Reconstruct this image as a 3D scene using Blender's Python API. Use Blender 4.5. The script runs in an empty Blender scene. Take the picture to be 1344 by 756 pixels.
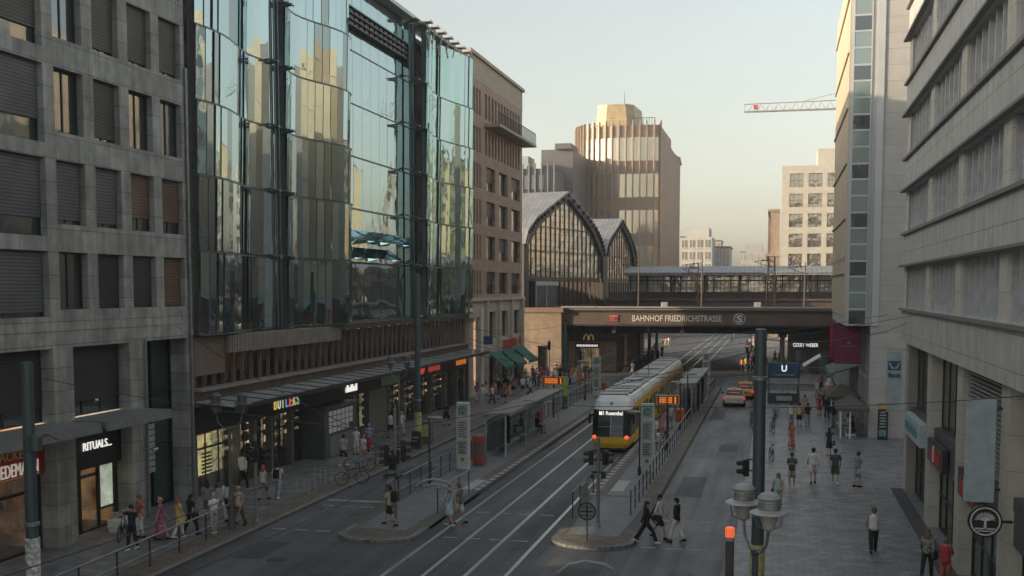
import bpy, bmesh, math, random
from mathutils import Matrix, Vector
random.seed(7)
sc = bpy.context.scene
C = sc.collection
R = math.radians
# ---------------------------------------------------------------- camera maths
FPX = 1500.0; PITCH = R(4.5); CAMH = 10.0
YAW = math.atan((1020-672)/FPX*math.cos(PITCH))
PPY = 379+FPX*math.tan(PITCH)
def G(px, py, z=0.0):
    a = (px-672)/FPX; b = -(py-PPY)/FPX
    f = math.cos(PITCH)+b*math.sin(PITCH); u = -math.sin(PITCH)+b*math.cos(PITCH)
    r = (a*math.cos(YAW)-f*math.sin(YAW), a*math.sin(YAW)+f*math.cos(YAW), u)
    t = (z-CAMH)/r[2]
    return Vector((r[0]*t, r[1]*t, z))
# ---------------------------------------------------------------- materials
MATS = {}
def nt(name):
    m = bpy.data.materials.new(name); m.use_nodes = True
    n = m.node_tree.nodes; l = m.node_tree.links
    n.clear()
    out = n.new('ShaderNodeOutputMaterial')
    return m, n, l, out
def mat(name, col, rough=.6, metal=0, var=.15, scale=3.0, bump=0, emit=0, spec=.5, stretch=(1,1,1), fine=0):
    if name in MATS: return MATS[name]
    m, n, l, out = nt(name)
    p = n.new('ShaderNodeBsdfPrincipled')
    p.inputs['Roughness'].default_value = rough; p.inputs['Metallic'].default_value = metal
    p.inputs['Specular IOR Level'].default_value = spec
    l.new(p.outputs[0], out.inputs[0])
    tc = n.new('ShaderNodeTexCoord'); mp = n.new('ShaderNodeMapping'); mp.inputs['Scale'].default_value = stretch
    l.new(tc.outputs['Object'], mp.inputs[0])
    no = n.new('ShaderNodeTexNoise'); no.inputs['Scale'].default_value = scale; no.inputs['Detail'].default_value = 6
    l.new(mp.outputs[0], no.inputs['Vector'])
    cr = n.new('ShaderNodeValToRGB')
    cr.color_ramp.elements[0].position = .3; cr.color_ramp.elements[1].position = .7
    cr.color_ramp.elements[0].color = [c*(1-var) for c in col]+[1]
    cr.color_ramp.elements[1].color = [min(1, c*(1+var)) for c in col]+[1]
    l.new(no.outputs[0], cr.inputs[0]); l.new(cr.outputs[0], p.inputs['Base Color'])
    if bump:
        b = n.new('ShaderNodeBump'); b.inputs['Strength'].default_value = bump; b.inputs['Distance'].default_value = .02
        l.new(no.outputs[0], b.inputs['Height']); l.new(b.outputs[0], p.inputs['Normal'])
    if emit:
        l.new(cr.outputs[0], p.inputs['Emission Color']); p.inputs['Emission Strength'].default_value = emit
    MATS[name] = m
    return m
def panel(name, col, bw, bh, axes='yz', rough=.7, joint=.55, mortar=.012, var=.12, offset=.5, bump=.3, dirt=.15, spec=.4, stain=0, vary=None):
    """stone slabs or paving laid in a bond, with joints and slab to slab variation"""
    if name in MATS: return MATS[name]
    m, n, l, out = nt(name)
    p = n.new('ShaderNodeBsdfPrincipled'); p.inputs['Roughness'].default_value = rough
    p.inputs['Specular IOR Level'].default_value = spec
    l.new(p.outputs[0], out.inputs[0])
    tc = n.new('ShaderNodeTexCoord'); sx = n.new('ShaderNodeSeparateXYZ'); cx = n.new('ShaderNodeCombineXYZ')
    l.new(tc.outputs['Object'], sx.inputs[0])
    idx = {'x': 0, 'y': 1, 'z': 2}
    l.new(sx.outputs[idx[axes[0]]], cx.inputs[0]); l.new(sx.outputs[idx[axes[1]]], cx.inputs[1])
    br = n.new('ShaderNodeTexBrick'); br.offset = offset
    br.inputs['Scale'].default_value = 1; br.inputs['Brick Width'].default_value = bw; br.inputs['Row Height'].default_value = bh
    br.inputs['Mortar Size'].default_value = mortar; br.inputs['Mortar Smooth'].default_value = .2
    br.inputs['Color1'].default_value = [c*(1-var) for c in col]+[1]
    br.inputs['Color2'].default_value = [c*(1+var) for c in col]+[1]
    br.inputs['Mortar'].default_value = [c*joint for c in col]+[1]
    l.new(cx.outputs[0], br.inputs['Vector'])
    no = n.new('ShaderNodeTexNoise'); no.inputs['Scale'].default_value = 1.3; no.inputs['Detail'].default_value = 8; no.inputs['Roughness'].default_value = .65
    l.new(tc.outputs['Object'], no.inputs['Vector'])
    mr = n.new('ShaderNodeMapRange'); mr.inputs[1].default_value = .3; mr.inputs[2].default_value = .7
    mr.inputs[3].default_value = 1-dirt; mr.inputs[4].default_value = 1+dirt
    l.new(no.outputs[0], mr.inputs[0])
    vm = n.new('ShaderNodeVectorMath'); vm.operation = 'SCALE'
    l.new(br.outputs['Color'], vm.inputs[0]); l.new(mr.outputs[0], vm.inputs['Scale'])
    last = vm.outputs[0]
    if stain:     # rain streaks running down the wall
        mp = n.new('ShaderNodeMapping'); mp.inputs['Scale'].default_value = (2.2, 2.2, .16)
        l.new(tc.outputs['Object'], mp.inputs[0])
        n2 = n.new('ShaderNodeTexNoise'); n2.inputs['Scale'].default_value = 1; n2.inputs['Detail'].default_value = 5
        l.new(mp.outputs[0], n2.inputs['Vector'])
        m2 = n.new('ShaderNodeMapRange'); m2.inputs[1].default_value = .35; m2.inputs[2].default_value = .75
        m2.inputs[3].default_value = 1; m2.inputs[4].default_value = 1-stain
        l.new(n2.outputs[0], m2.inputs[0])
        v2 = n.new('ShaderNodeVectorMath'); v2.operation = 'SCALE'
        l.new(last, v2.inputs[0]); l.new(m2.outputs[0], v2.inputs['Scale']); last = v2.outputs[0]
    l.new(last, p.inputs['Base Color'])
    b = n.new('ShaderNodeBump'); b.inputs['Strength'].default_value = bump; b.inputs['Distance'].default_value = .02
    b.invert = True
    l.new(br.outputs['Fac'], b.inputs['Height']); l.new(b.outputs[0], p.inputs['Normal'])
    MATS[name] = m
    return m
def worn(name, col, rough=.6, lane=0, crack=.5):
    """road surface: aggregate grain, blotches, long tyre-polished streaks, tar-sealed cracks and drips"""
    if name in MATS: return MATS[name]
    m, n, l, out = nt(name)
    p = n.new('ShaderNodeBsdfPrincipled'); p.inputs['Specular IOR Level'].default_value = .45
    l.new(p.outputs[0], out.inputs[0]); tc = n.new('ShaderNodeTexCoord')
    def noise(scale, st, det=5, ro=.6):
        mp = n.new('ShaderNodeMapping'); mp.inputs['Scale'].default_value = st; l.new(tc.outputs['Object'], mp.inputs[0])
        t = n.new('ShaderNodeTexNoise'); t.inputs['Scale'].default_value = scale; t.inputs['Detail'].default_value = det; t.inputs['Roughness'].default_value = ro
        l.new(mp.outputs[0], t.inputs['Vector']); return t.outputs[0]
    def rng(s, a, b, c, d):
        q = n.new('ShaderNodeMapRange'); q.inputs[1].default_value = a; q.inputs[2].default_value = b; q.inputs[3].default_value = c; q.inputs[4].default_value = d
        l.new(s, q.inputs[0]); return q.outputs[0]
    def mul(a, b):
        q = n.new('ShaderNodeMath'); q.operation = 'MULTIPLY'; l.new(a, q.inputs[0]); l.new(b, q.inputs[1]); return q.outputs[0]
    k = mul(rng(noise(.28, (1, 1, 1), 8, .65), .3, .7, .66, 1.34), rng(noise(1.1, (1, .045, 1), 5), .3, .7, .66, 1.34))
    k = mul(k, rng(noise(55, (1, 1, 1), 2), .3, .7, .88, 1.12))
    k = mul(k, rng(noise(3.2, (1, 1, 1), 3, .4), .66, .74, 1, .68))
    v = n.new('ShaderNodeTexVoronoi'); v.feature = 'DISTANCE_TO_EDGE'; v.inputs['Scale'].default_value = .16
    wp = n.new('ShaderNodeVectorMath'); wp.operation = 'ADD'; w2 = n.new('ShaderNodeTexNoise'); w2.inputs['Scale'].default_value = .6; w2.inputs['Detail'].default_value = 6
    l.new(tc.outputs['Object'], w2.inputs['Vector']); ws = n.new('ShaderNodeVectorMath'); ws.operation = 'SCALE'; ws.inputs['Scale'].default_value = 2.5
    l.new(w2.outputs['Color'], ws.inputs[0]); l.new(tc.outputs['Object'], wp.inputs[0]); l.new(ws.outputs[0], wp.inputs[1]); l.new(wp.outputs[0], v.inputs['Vector'])
    k = mul(k, rng(v.outputs['Distance'], .002, .008, crack, 1))
    vm = n.new('ShaderNodeVectorMath'); vm.operation = 'SCALE'; vm.inputs[0].default_value = col; l.new(k, vm.inputs['Scale']); l.new(vm.outputs[0], p.inputs['Base Color'])
    l.new(rng(noise(.9, (1, .1, 1)), .3, .7, rough-.14, rough+.1), p.inputs['Roughness'])
    b = n.new('ShaderNodeBump'); b.inputs['Strength'].default_value = .25; b.inputs['Distance'].default_value = .01; l.new(noise(60, (1, 1, 1), 2), b.inputs['Height']); l.new(b.outputs[0], p.inputs['Normal'])
    MATS[name] = m
    return m
def slats(name, col, pitch, dark=.45, axis=2, rough=.5, metal=0, var=.12):
    if name in MATS: return MATS[name]
    m, n, l, out = nt(name)
    p = n.new('ShaderNodeBsdfPrincipled'); p.inputs['Roughness'].default_value = rough; p.inputs['Metallic'].default_value = metal
    l.new(p.outputs[0], out.inputs[0])
    tc = n.new('ShaderNodeTexCoord'); sx = n.new('ShaderNodeSeparateXYZ'); l.new(tc.outputs['Object'], sx.inputs[0])
    no = n.new('ShaderNodeTexNoise'); no.inputs['Scale'].default_value = .8; no.inputs['Detail'].default_value = 3
    l.new(tc.outputs['Object'], no.inputs['Vector'])
    d = n.new('ShaderNodeMath'); d.operation = 'DIVIDE'; l.new(sx.outputs[axis], d.inputs[0]); d.inputs[1].default_value = pitch
    f = n.new('ShaderNodeMath'); f.operation = 'FRACT'; l.new(d.outputs[0], f.inputs[0])
    cr = n.new('ShaderNodeValToRGB'); cr.color_ramp.elements[0].color = [c*dark for c in col]+[1]
    cr.color_ramp.elements[1].color = list(col)+[1]; cr.color_ramp.elements[0].position = .08; cr.color_ramp.elements[1].position = .45
    l.new(f.outputs[0], cr.inputs[0])
    mr = n.new('ShaderNodeMapRange'); mr.inputs[1].default_value = .3; mr.inputs[2].default_value = .7
    mr.inputs[3].default_value = 1-var*1.6; mr.inputs[4].default_value = 1+var*1.6
    l.new(no.outputs[0], mr.inputs[0])
    vm = n.new('ShaderNodeVectorMath'); vm.operation = 'SCALE'; l.new(cr.outputs[0], vm.inputs[0]); l.new(mr.outputs[0], vm.inputs['Scale'])
    l.new(vm.outputs[0], p.inputs['Base Color'])
    b = n.new('ShaderNodeBump'); b.inputs['Strength'].default_value = .6; b.inputs['Distance'].default_value = .03
    l.new(f.outputs[0], b.inputs['Height']); l.new(b.outputs[0], p.inputs['Normal'])
    MATS[name] = m
    return m
def glass(name, tint, base, refl, rough=.02, wave=0, wscale=.35, see=0):
    """coated glass: a dark (or see-through) pane under a tinted mirror coat, slightly wavy"""
    if name in MATS: return MATS[name]
    m, n, l, out = nt(name)
    g = n.new('ShaderNodeBsdfGlossy'); g.inputs['Color'].default_value = list(tint)+[1]; g.inputs['Roughness'].default_value = rough
    if see:
        d = n.new('ShaderNodeBsdfTransparent'); d.inputs['Color'].default_value = list(base)+[1]
    else:
        d = n.new('ShaderNodeBsdfPrincipled'); d.inputs['Base Color'].default_value = list(base)+[1]; d.inputs['Roughness'].default_value = .3
    mx = n.new('ShaderNodeMixShader')
    fr = n.new('ShaderNodeLayerWeight'); fr.inputs['Blend'].default_value = .35
    mr = n.new('ShaderNodeMapRange'); mr.inputs[3].default_value = refl; mr.inputs[4].default_value = min(1, refl+.45)
    l.new(fr.outputs['Fresnel'], mr.inputs[0]); l.new(mr.outputs[0], mx.inputs[0])
    l.new(d.outputs[0], mx.inputs[1]); l.new(g.outputs[0], mx.inputs[2]); l.new(mx.outputs[0], out.inputs[0])
    if wave:
        tc = n.new('ShaderNodeTexCoord'); no = n.new('ShaderNodeTexNoise'); no.inputs['Scale'].default_value = wscale; no.inputs['Detail'].default_value = 2.5
        l.new(tc.outputs['Object'], no.inputs['Vector'])
        b = n.new('ShaderNodeBump'); b.inputs['Strength'].default_value = wave; b.inputs['Distance'].default_value = .3
        l.new(no.outputs[0], b.inputs['Height']); l.new(b.outputs[0], g.inputs['Normal'])
    MATS[name] = m
    return m
def col(name, r, g, b, rough=.7): return mat(name, (r, g, b), rough, var=.12, scale=6)
# ---------------------------------------------------------------- mesh builder
I4 = Matrix.Identity(4)
def frameX(x, out=1):      # facade on plane X=x: local (u along +Y, d outwards, v up)
    return Matrix(((0, out, 0, x), (1, 0, 0, 0), (0, 0, 1, 0), (0, 0, 0, 1)))
def frameY(y, out=-1):     # facade on plane Y=y: local (u along +X, d outwards, v up)
    return Matrix(((1, 0, 0, 0), (0, out, 0, y), (0, 0, 1, 0), (0, 0, 0, 1)))
def frameAB(ax, ay, bx, by, out=1):
    d = Vector((bx-ax, by-ay, 0)).normalized(); nrm = Vector((d.y, -d.x, 0))*out
    return Matrix(((d.x, nrm.x, 0, ax), (d.y, nrm.y, 0, ay), (0, 0, 1, 0), (0, 0, 0, 1)))
class MB:
    def __init__(s, M=None):
        s.v = []; s.f = []; s.mi = []; s.cuts = []; s.M = M or I4; s.k = 0; s.sm = []
        s.smooth = False
    def add(s, vs, fs):
        o = len(s.v); s.cuts.append((o, len(s.f)))
        s.v += [s.M @ Vector(p) for p in vs]
        for f in fs: s.f.append([i+o for i in f]); s.mi.append(s.k); s.sm.append(s.smooth)
        return s
    def box(s, x0, x1, y0, y1, z0, z1):
        vs = [(x, y, z) for x in (x0, x1) for y in (y0, y1) for z in (z0, z1)]
        return s.add(vs, [(0, 1, 3, 2), (4, 6, 7, 5), (0, 4, 5, 1), (2, 3, 7, 6), (0, 2, 6, 4), (1, 5, 7, 3)])
    def bev(s, x0, x1, y0, y1, z0, z1, b=.05):   # box with its vertical edges and top rim chamfered
        def ring(i, z): return [(x0+i+b, y0+i, z), (x1-i-b, y0+i, z), (x1-i, y0+i+b, z), (x1-i, y1-i-b, z), (x1-i-b, y1-i, z), (x0+i+b, y1-i, z), (x0+i, y1-i-b, z), (x0+i, y0+i+b, z)]
        return s.loft([ring(b*.6, z0), ring(0, z0+b*.6), ring(0, z1-b*.6), ring(b*.6, z1)])
    def loft(s, rings, cap=True, closed=True):
        n = len(rings[0]); vs = [p for r in rings for p in r]; fs = []
        for i in range(len(rings)-1):
            for j in range(n if closed else n-1):
                k = (j+1) % n
                fs.append((i*n+j, i*n+k, (i+1)*n+k, (i+1)*n+j))
        if cap and closed:
            fs.append(tuple(range(n))); fs.append(tuple((len(rings)-1)*n+j for j in range(n)))
        return s.add(vs, fs)
    def tube(s, path, r, n=8, cap=True):
        path = [Vector(p) for p in path]; rs = r if isinstance(r, (list, tuple)) else [r]*len(path)
        rings = []; up = None
        for i, p in enumerate(path):
            d = (path[min(i+1, len(path)-1)]-path[max(i-1, 0)])
            if d.length < 1e-9: d = Vector((0, 0, 1))
            d.normalize()
            if up is None: up = Vector((0, 0, 1)) if abs(d.z) < .9 else Vector((0, 1, 0))
            a = d.cross(up).normalized(); b = a.cross(d).normalized(); up = b
            rings.append([tuple(p+(a*math.cos(t)+b*math.sin(t))*rs[i]) for t in [2*math.pi*(j+.5)/n for j in range(n)]])
        return s.loft(rings, cap)
    def lathe(s, prof, c=(0, 0), n=16):
        return s.loft([[(c[0]+r*math.cos(2*math.pi*j/n), c[1]+r*math.sin(2*math.pi*j/n), z) for j in range(n)] for r, z in prof])
    def prism(s, poly, vec):
        vec = Vector(vec)
        return s.loft([[tuple(p) for p in poly], [tuple(Vector(p)+vec) for p in poly]])
    def quad(s, *pts): return s.add(pts, [tuple(range(len(pts)))])
    def ell(s, c, rx, ry, rz, n=12, m=8, lo=-90, hi=90):
        rings = []
        for i in range(m+1):
            t = R(lo+(hi-lo)*i/m); k = max(math.cos(t), .02)
            rings.append([(c[0]+rx*k*math.cos(2*math.pi*j/n), c[1]+ry*k*math.sin(2*math.pi*j/n), c[2]+rz*math.sin(t)) for j in range(n)])
        return s.loft(rings)
    def mesh(s, name, mats, org=Vector((0, 0, 0)), smooth=False):
        me = bpy.data.meshes.new(name)
        me.from_pydata([p-org for p in s.v], [], s.f)
        for m in (mats if isinstance(mats, (list, tuple)) else [mats]): me.materials.append(m)
        for i, p in enumerate(me.polygons): p.material_index = s.mi[i]; p.use_smooth = smooth or s.sm[i]
        bm = bmesh.new(); bm.from_mesh(me); bmesh.ops.recalc_face_normals(bm, faces=bm.faces); bm.to_mesh(me); bm.free()
        return me
    def build(s, name, mats, parent=None, smooth=False):
        org = Vector((0, 0, 0))
        if parent is not None:
            r = parent
            while r.parent: r = r.parent
            org = Vector(r.location)
        o = bpy.data.objects.new(name, s.mesh(name, mats, org, smooth)); C.objects.link(o)
        if parent is not None: o.parent = parent
        return o
    def split(s, name, mats, parent, per=1):      # every piece (per consecutive pieces) becomes a part of its own
        out = []
        for i in range(0, len(s.cuts), per):
            seg = s.cuts[i:i+per]; q = MB(); v0, f0 = seg[0]; v1, f1 = s.cuts[i+per] if i+per < len(s.cuts) else (len(s.v), len(s.f))
            q.v = s.v[v0:v1]; q.f = [[k-v0 for k in f] for f in s.f[f0:f1]]; q.mi = s.mi[f0:f1]; q.sm = s.sm[f0:f1]
            out.append(q.build(name, mats, parent))
        return out
def tag(o, label=None, cat=None, group=None, kind=None):
    if label: o['label'] = label
    if cat: o['category'] = cat
    if group: o['group'] = group
    if kind: o['kind'] = kind
    return o
def thing(name, label, cat, loc=(0, 0, 0), group=None):
    o = bpy.data.objects.new(name, None); o.empty_display_size = .3; C.objects.link(o); o.location = loc
    return tag(o, label, cat, group)
def struct(name, mb, m, smooth=False): return tag(mb.build(name, m, smooth=smooth), kind='structure')
def copy_tree(o, parent=None):
    c = o.copy(); C.objects.link(c); c.parent = parent
    for ch in list(o.children): copy_tree(ch, c)
    return c
def place(o, x, y, z=0, rz=0, label=None, group=None):
    o.location = (x, y, z); o.rotation_euler = (0, 0, rz)
    if label: o['label'] = label
    if group: o['group'] = group
    return o
def text(name, string, M, u, v, h, m, parent, w=None, d=.03, ext=.02, align='LEFT', thick=0, flip=False):
    cu = bpy.data.curves.new(name, 'FONT'); cu.body = string; cu.size = h/.72; cu.extrude = ext; cu.offset = thick
    cu.align_x = align; cu.resolution_u = 3
    t = bpy.data.objects.new(name, cu); C.objects.link(t)
    dg = bpy.context.evaluated_depsgraph_get(); me = bpy.data.meshes.new_from_object(t.evaluated_get(dg))
    bpy.data.objects.remove(t)
    xs = [q.co.x for q in me.vertices]; k = 1
    if w: k = w/max(1e-6, max(xs)-min(xs))
    org = Vector((0, 0, 0))
    if parent is not None:
        r = parent
        while r.parent: r = r.parent
        org = Vector(r.location)
    for q in me.vertices:
        x = q.co.x*k
        q.co = M @ Vector((u+(-x if flip else x), d+q.co.z, v+q.co.y)) - org
    me.materials.clear(); me.materials.append(m)
    bm = bmesh.new(); bm.from_mesh(me); bmesh.ops.recalc_face_normals(bm, faces=bm.faces); bm.to_mesh(me); bm.free()
    o = bpy.data.objects.new(name, me); C.objects.link(o)
    if parent is not None: o.parent = parent
    return o
# a wall with a grid of openings; us / vs list the OPENINGS; piers and spandrels butt
def grid_wall(mb, us, vs, u0, u1, v0, v1, t=.35, d=0):
    v = v0
    rows = sorted(vs)
    for a, b in rows:
        if a > v+1e-4: mb.box(u0, u1, d-t, d, v, a)
        u = u0
        for p, q in sorted(us):
            if p > u+1e-4: mb.box(u, p, d-t, d, a, b)
            u = q
        if u1 > u+1e-4: mb.box(u, u1, d-t, d, a, b)
        v = b
    if v1 > v+1e-4: mb.box(u0, u1, d-t, d, v, v1)
def window(parent, M, u0, u1, v0, v1, d, fm, gm, bm_=None, blind=0, mull=1, trans=0, fw=.07, name='window'):
    f = MB(M)
    f.box(u0, u1, d-.08, d, v0, v0+fw); f.box(u0, u1, d-.08, d, v1-fw, v1)
    f.box(u0, u0+fw, d-.08, d, v0+fw, v1-fw); f.box(u1-fw, u1, d-.08, d, v0+fw, v1-fw)
    for i in range(1, mull+1):
        u = u0+(u1-u0)*i/(mull+1); f.box(u-fw/2, u+fw/2, d-.08, d-.005, v0+fw, v1-fw)
    for i in range(1, trans+1):
        v = v0+(v1-v0)*i/(trans+1); f.box(u0+fw, u1-fw, d-.075, d-.01, v-fw/2, v+fw/2)
    w = f.build(name, fm, parent)
    MB(M).box(u0+.01, u1-.01, d-.06, d-.045, v0+.01, v1-.01).build('pane', gm, w)
    if bm_ is not None and blind > 0:
        vb = v1-fw-(v1-v0-2*fw)*blind
        MB(M).box(u0+fw*.6, u1-fw*.6, d+.01, d+.045, vb, v1-.02).build('blind', bm_, w)
    return w
HAZE_D = .0005; EXPO = 1.1; SAZ = math.radians(-114)
# ---------------------------------------------------------------- palette
M_stone = panel('stone_slabs', (.33, .33, .305), 1.27, .875, 'yz', .75, .45, .014, .17, .0, .4, .28, stain=.42)
M_asph = worn('asphalt', (.078, .080, .085), .62)
M_asph2 = worn('worn_asphalt', (.098, .099, .103), .56)
M_track = worn('track_asphalt', (.068, .070, .075), .62)
M_rail = mat('rail_steel', (.55, .55, .56), .3, .85, .1, 2)
M_kerb = panel('kerb_granite', (.20, .195, .19), .25, 1.0, 'xy', .75, .5, .015, .12, 0, .3, .2)
M_pav = panel('sidewalk_slabs', (.165, .167, .172), .5, .5, 'xy', .5, .5, .016, .2, .5, .3, .42, spec=.55)
M_pavR = panel('sidewalk_slabs_wide', (.175, .178, .184), .55, .4, 'xy', .46, .46, .016, .2, .5, .35, .45, spec=.6)
M_sett = panel('brown_setts', (.175, .145, .12), .16, .16, 'xy', .7, .6, .02, .25, .5, .5, .25)
M_plat = panel('platform_slabs', (.185, .19, .198), .3, .3, 'xy', .6, .75, .01, .08, 0, .3, .18)
M_white = mat('white_paint', (.62, .62, .60), .5, 0, .12, 4)
M_mark = mat('road_paint', (.34, .34, .33), .6, 0, .3, 5)
M_dark = mat('dark_metal', (.035, .037, .04), .45, .2, .2, 4)
M_frame = mat('window_metal', (.05, .052, .055), .4, .5, .15, 4)
M_green = mat('green_grey_pole', (.075, .105, .105), .4, .25, .15, 2, stretch=(1, 1, .2))
M_grey = mat('galvanised_steel', (.26, .27, .28), .45, .6, .15, 3)
M_lgrey = mat('light_grey_metal', (.42, .43, .43), .45, .3, .12, 3)
M_black = mat('black_plastic', (.015, .015, .016), .45, 0, .1, 4)
M_conc = mat('concrete', (.26, .255, .24), .8, 0, .14, 1.2, .2)
M_roofm = mat('roof_felt', (.12, .12, .12), .9, 0, .15, .6)
M_wglass = glass('window_glass', (.62, .68, .70), (.012, .015, .018), .22, .03, .05, .6)
M_sglass = glass('shop_glass', (.7, .76, .78), (.80, .84, .84), .16, .03, .04, .5, see=1)
M_blind = slats('blind_grey', (.088, .08, .077), .13, .3)
M_blindR = slats('blind_rust', (.17, .10, .075), .13, .35)
M_blindL = slats('blind_light', (.135, .135, .145), .13, .3)
M_blindD = slats('blind_dark', (.05, .048, .048), .13, .35)
M_curt = glass('curtain_glass', (.55, .69, .72), (.05, .075, .08), .58, .012, .22, .25)
M_curt2 = glass('curtain_glass_dark', (.40, .47, .47), (.04, .048, .05), .48, .02, .16, .3)
M_curtG = glass('curtain_glass_green', (.50, .70, .66), (.05, .085, .075), .55, .015, .28, .3)
M_warm = mat('shelves_glow', (1.0, .62, .28), .5, 0, .55, 2.2, emit=.9)  # shelves glow themselves, shop light put into their colour
M_warm2 = mat('interior_glow', (.62, .38, .22), .5, 0, .8, 1.1, emit=.22)  # room light put into the surface colour as a glow
M_cool = mat('lit_lamp', (1, .9, .75), .5, emit=2)
M_inner = mat('interior_faint_glow', (.10, .085, .075), .8, 0, .7, 1.0, emit=.06)  # faint emission painted in, stands for light inside the rooms
M_wood = mat('wood_brown', (.16, .085, .045), .5, 0, .3, 2, stretch=(3, 3, .4))
M_red = mat('sign_red', (.42, .045, .03), .45, 0, .06, 2)
M_redlit = mat('sign_red_lit', (.9, .10, .05), .5, 0, .05, 3, emit=.2)
M_orlit = mat('sign_orange_lit', (1, .25, .04), .5, 0, .25, 20, emit=.2)
M_wlit = mat('letters_white_lit', (1, .96, .9), .5, 0, .02, 3, emit=.35)
M_yel = mat('letters_yellow', (.85, .62, .25), .5, 0, .05, 3)
M_cream = mat('cream_render', (.50, .42, .31), .8, 0, .08, .7)
# ================================================================ SETTING
m = MB(); m.quad((-1500, -200, 0), (1500, -200, 0), (1500, 3000, 0), (-1500, 3000, 0)); struct('ground', m, M_asph)
m = MB(); m.box(-20.75, -17.25, 10, 134, -.05, .004); struct('road', m, M_asph2)
m = MB(); m.box(-5.2, -1.75, 10, 134, -.05, .004); struct('road', m, M_asph2)
m = MB(); m.box(-13.95, -8.55, 10, 300, -.05, .008); struct('tram_track_bed', m, M_track)
m = MB()
for x in (-9.03, -10.465, -11.86, -13.295):
    m.box(x-.045, x+.045, 10, 300, .0, .017); m.box(x+.06 if x in (-10.465, -13.295) else x-.10, x+.10 if x in (-10.465, -13.295) else x-.06, 10, 300, 0, .012)
struct('tram_rails', m, M_rail)
# sidewalks and kerbs
m = MB(); m.box(-45, -22.3, 10, 133, -.1, .12); struct('sidewalk_left', m, M_pav)
m = MB(); m.box(-22.3, -20.98, 10, 112, -.1, .124); struct('sett_strip', m, M_sett)
m = MB(); m.box(-20.98, -20.75, 10, 112, -.1, .13); struct('kerb', m, M_kerb)
m = MB(); m.box(-22.3, -20.75, 112, 133, -.1, .118); struct('sidewalk_corner', m, M_pav)
m = MB(); m.box(-1.45, 30, 10, 113, -.1, .12); struct('sidewalk_right', m, M_pavR)
m = MB(); m.box(-1.75, -1.45, 10, 113, -.1, .13); struct('kerb', m, M_kerb)
m = MB(); m.box(-1.75, 30, 113, 113.5, -.1, .128); m.box(-1.75, 30, 122.5, 123, -.1, .128); struct('kerb', m, panel('kerb_pale', (.34, .30, .24), 1, .5, 'xy', .7, .6))
m = MB(); m.box(-1.75, 60, 123, 260, -.1, .12); struct('sidewalk_right', m, M_pav)
m = MB(); m.box(-60, -20.8, 178, 260, -.1, .12); struct('sidewalk_left', m, M_pav)
m = MB()
for x0, x1 in ((-20.4, -17.4), (-13.0, -9.2), (-5.0, -2.0)):
    for y in (48.9, 43.6):
        x = x0
        while x < x1:
            m.box(x, min(x+.62, x1), y+.15*(x+5)*-.02, y+.13+.15*(x+5)*-.02, 0, .013); x += .98
struct('crossing_marking', m, M_mark)
m = MB(); m.box(-20.6, -17.3, 50.2, 50.5, 0, .013); m.box(-5, -1.9, 125.0, 125.5, 0, .013); struct('stop_line', m, M_mark)
m = MB(); m.lathe([(.42, 0), (.42, .014), (.36, .018), (0.01, .018)], (-3.1, 39.9), 24); struct('manhole_cover', m, mat('cast_iron', (.07, .07, .07), .5, .5, .3, 12, .5))
m = MB(); m.lathe([(.36, 0), (.36, .016), (0.01, .018)], (-17.9, 38.6), 24); struct('manhole_cover', m, MATS['cast_iron'])
m = MB(); m.lathe([(.34, 0), (.34, .132), (0.01, .134)], (2.4, 36.5), 20); struct('manhole_cover', m, MATS['cast_iron'])
pr = random.Random(4); m = MB()      # repaired rectangles of newer asphalt
for x, y, w, h in ((-19.9, 57, 1.5, 4.2), (-18.6, 74, 1.0, 7), (-4.7, 55, 1.3, 6), (-3.4, 71, 1.2, 3.2), (-4.2, 36, 1.6, 2.6), (-15.9, 35.6, 2.6, 1.4), (-19.7, 38.5, 1.2, 3.0), (-7.4, 38.0, 1.5, 1.9), (-4.9, 88, 1.1, 8)):
    m.loft([[(x, y, z), (x+w, y+.05, z), (x+w-.04, y+h, z), (x+.03, y+h-.1, z)] for z in (0, .0085)])
struct('asphalt_patch', m, worn('patch_asphalt', (.055, .056, .06), .66))
m = MB()
for x, y in ((-17.5, 47), (-17.5, 66), (-5.5+.0, 46), (-2.05, 52), (-2.05, 74), (-20.55, 56), (-20.55, 78)): m.box(x, x+.28, y, y+.5, 0, .0095)
struct('drain_grate', m, MATS['cast_iron'])
m = MB()
for k in range(160):
    x = pr.uniform(-1, 5.8) if k % 2 else pr.uniform(-26, -22.5); y = pr.uniform(30, 105); s = pr.uniform(.02, .055); m.box(x, x+s*1.6, y, y+s, .1, .135)
tag(m.build('litter', mat('litter_pale', (.45, .44, .42), .8, 0, .4, 8)), kind='stuff')
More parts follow.
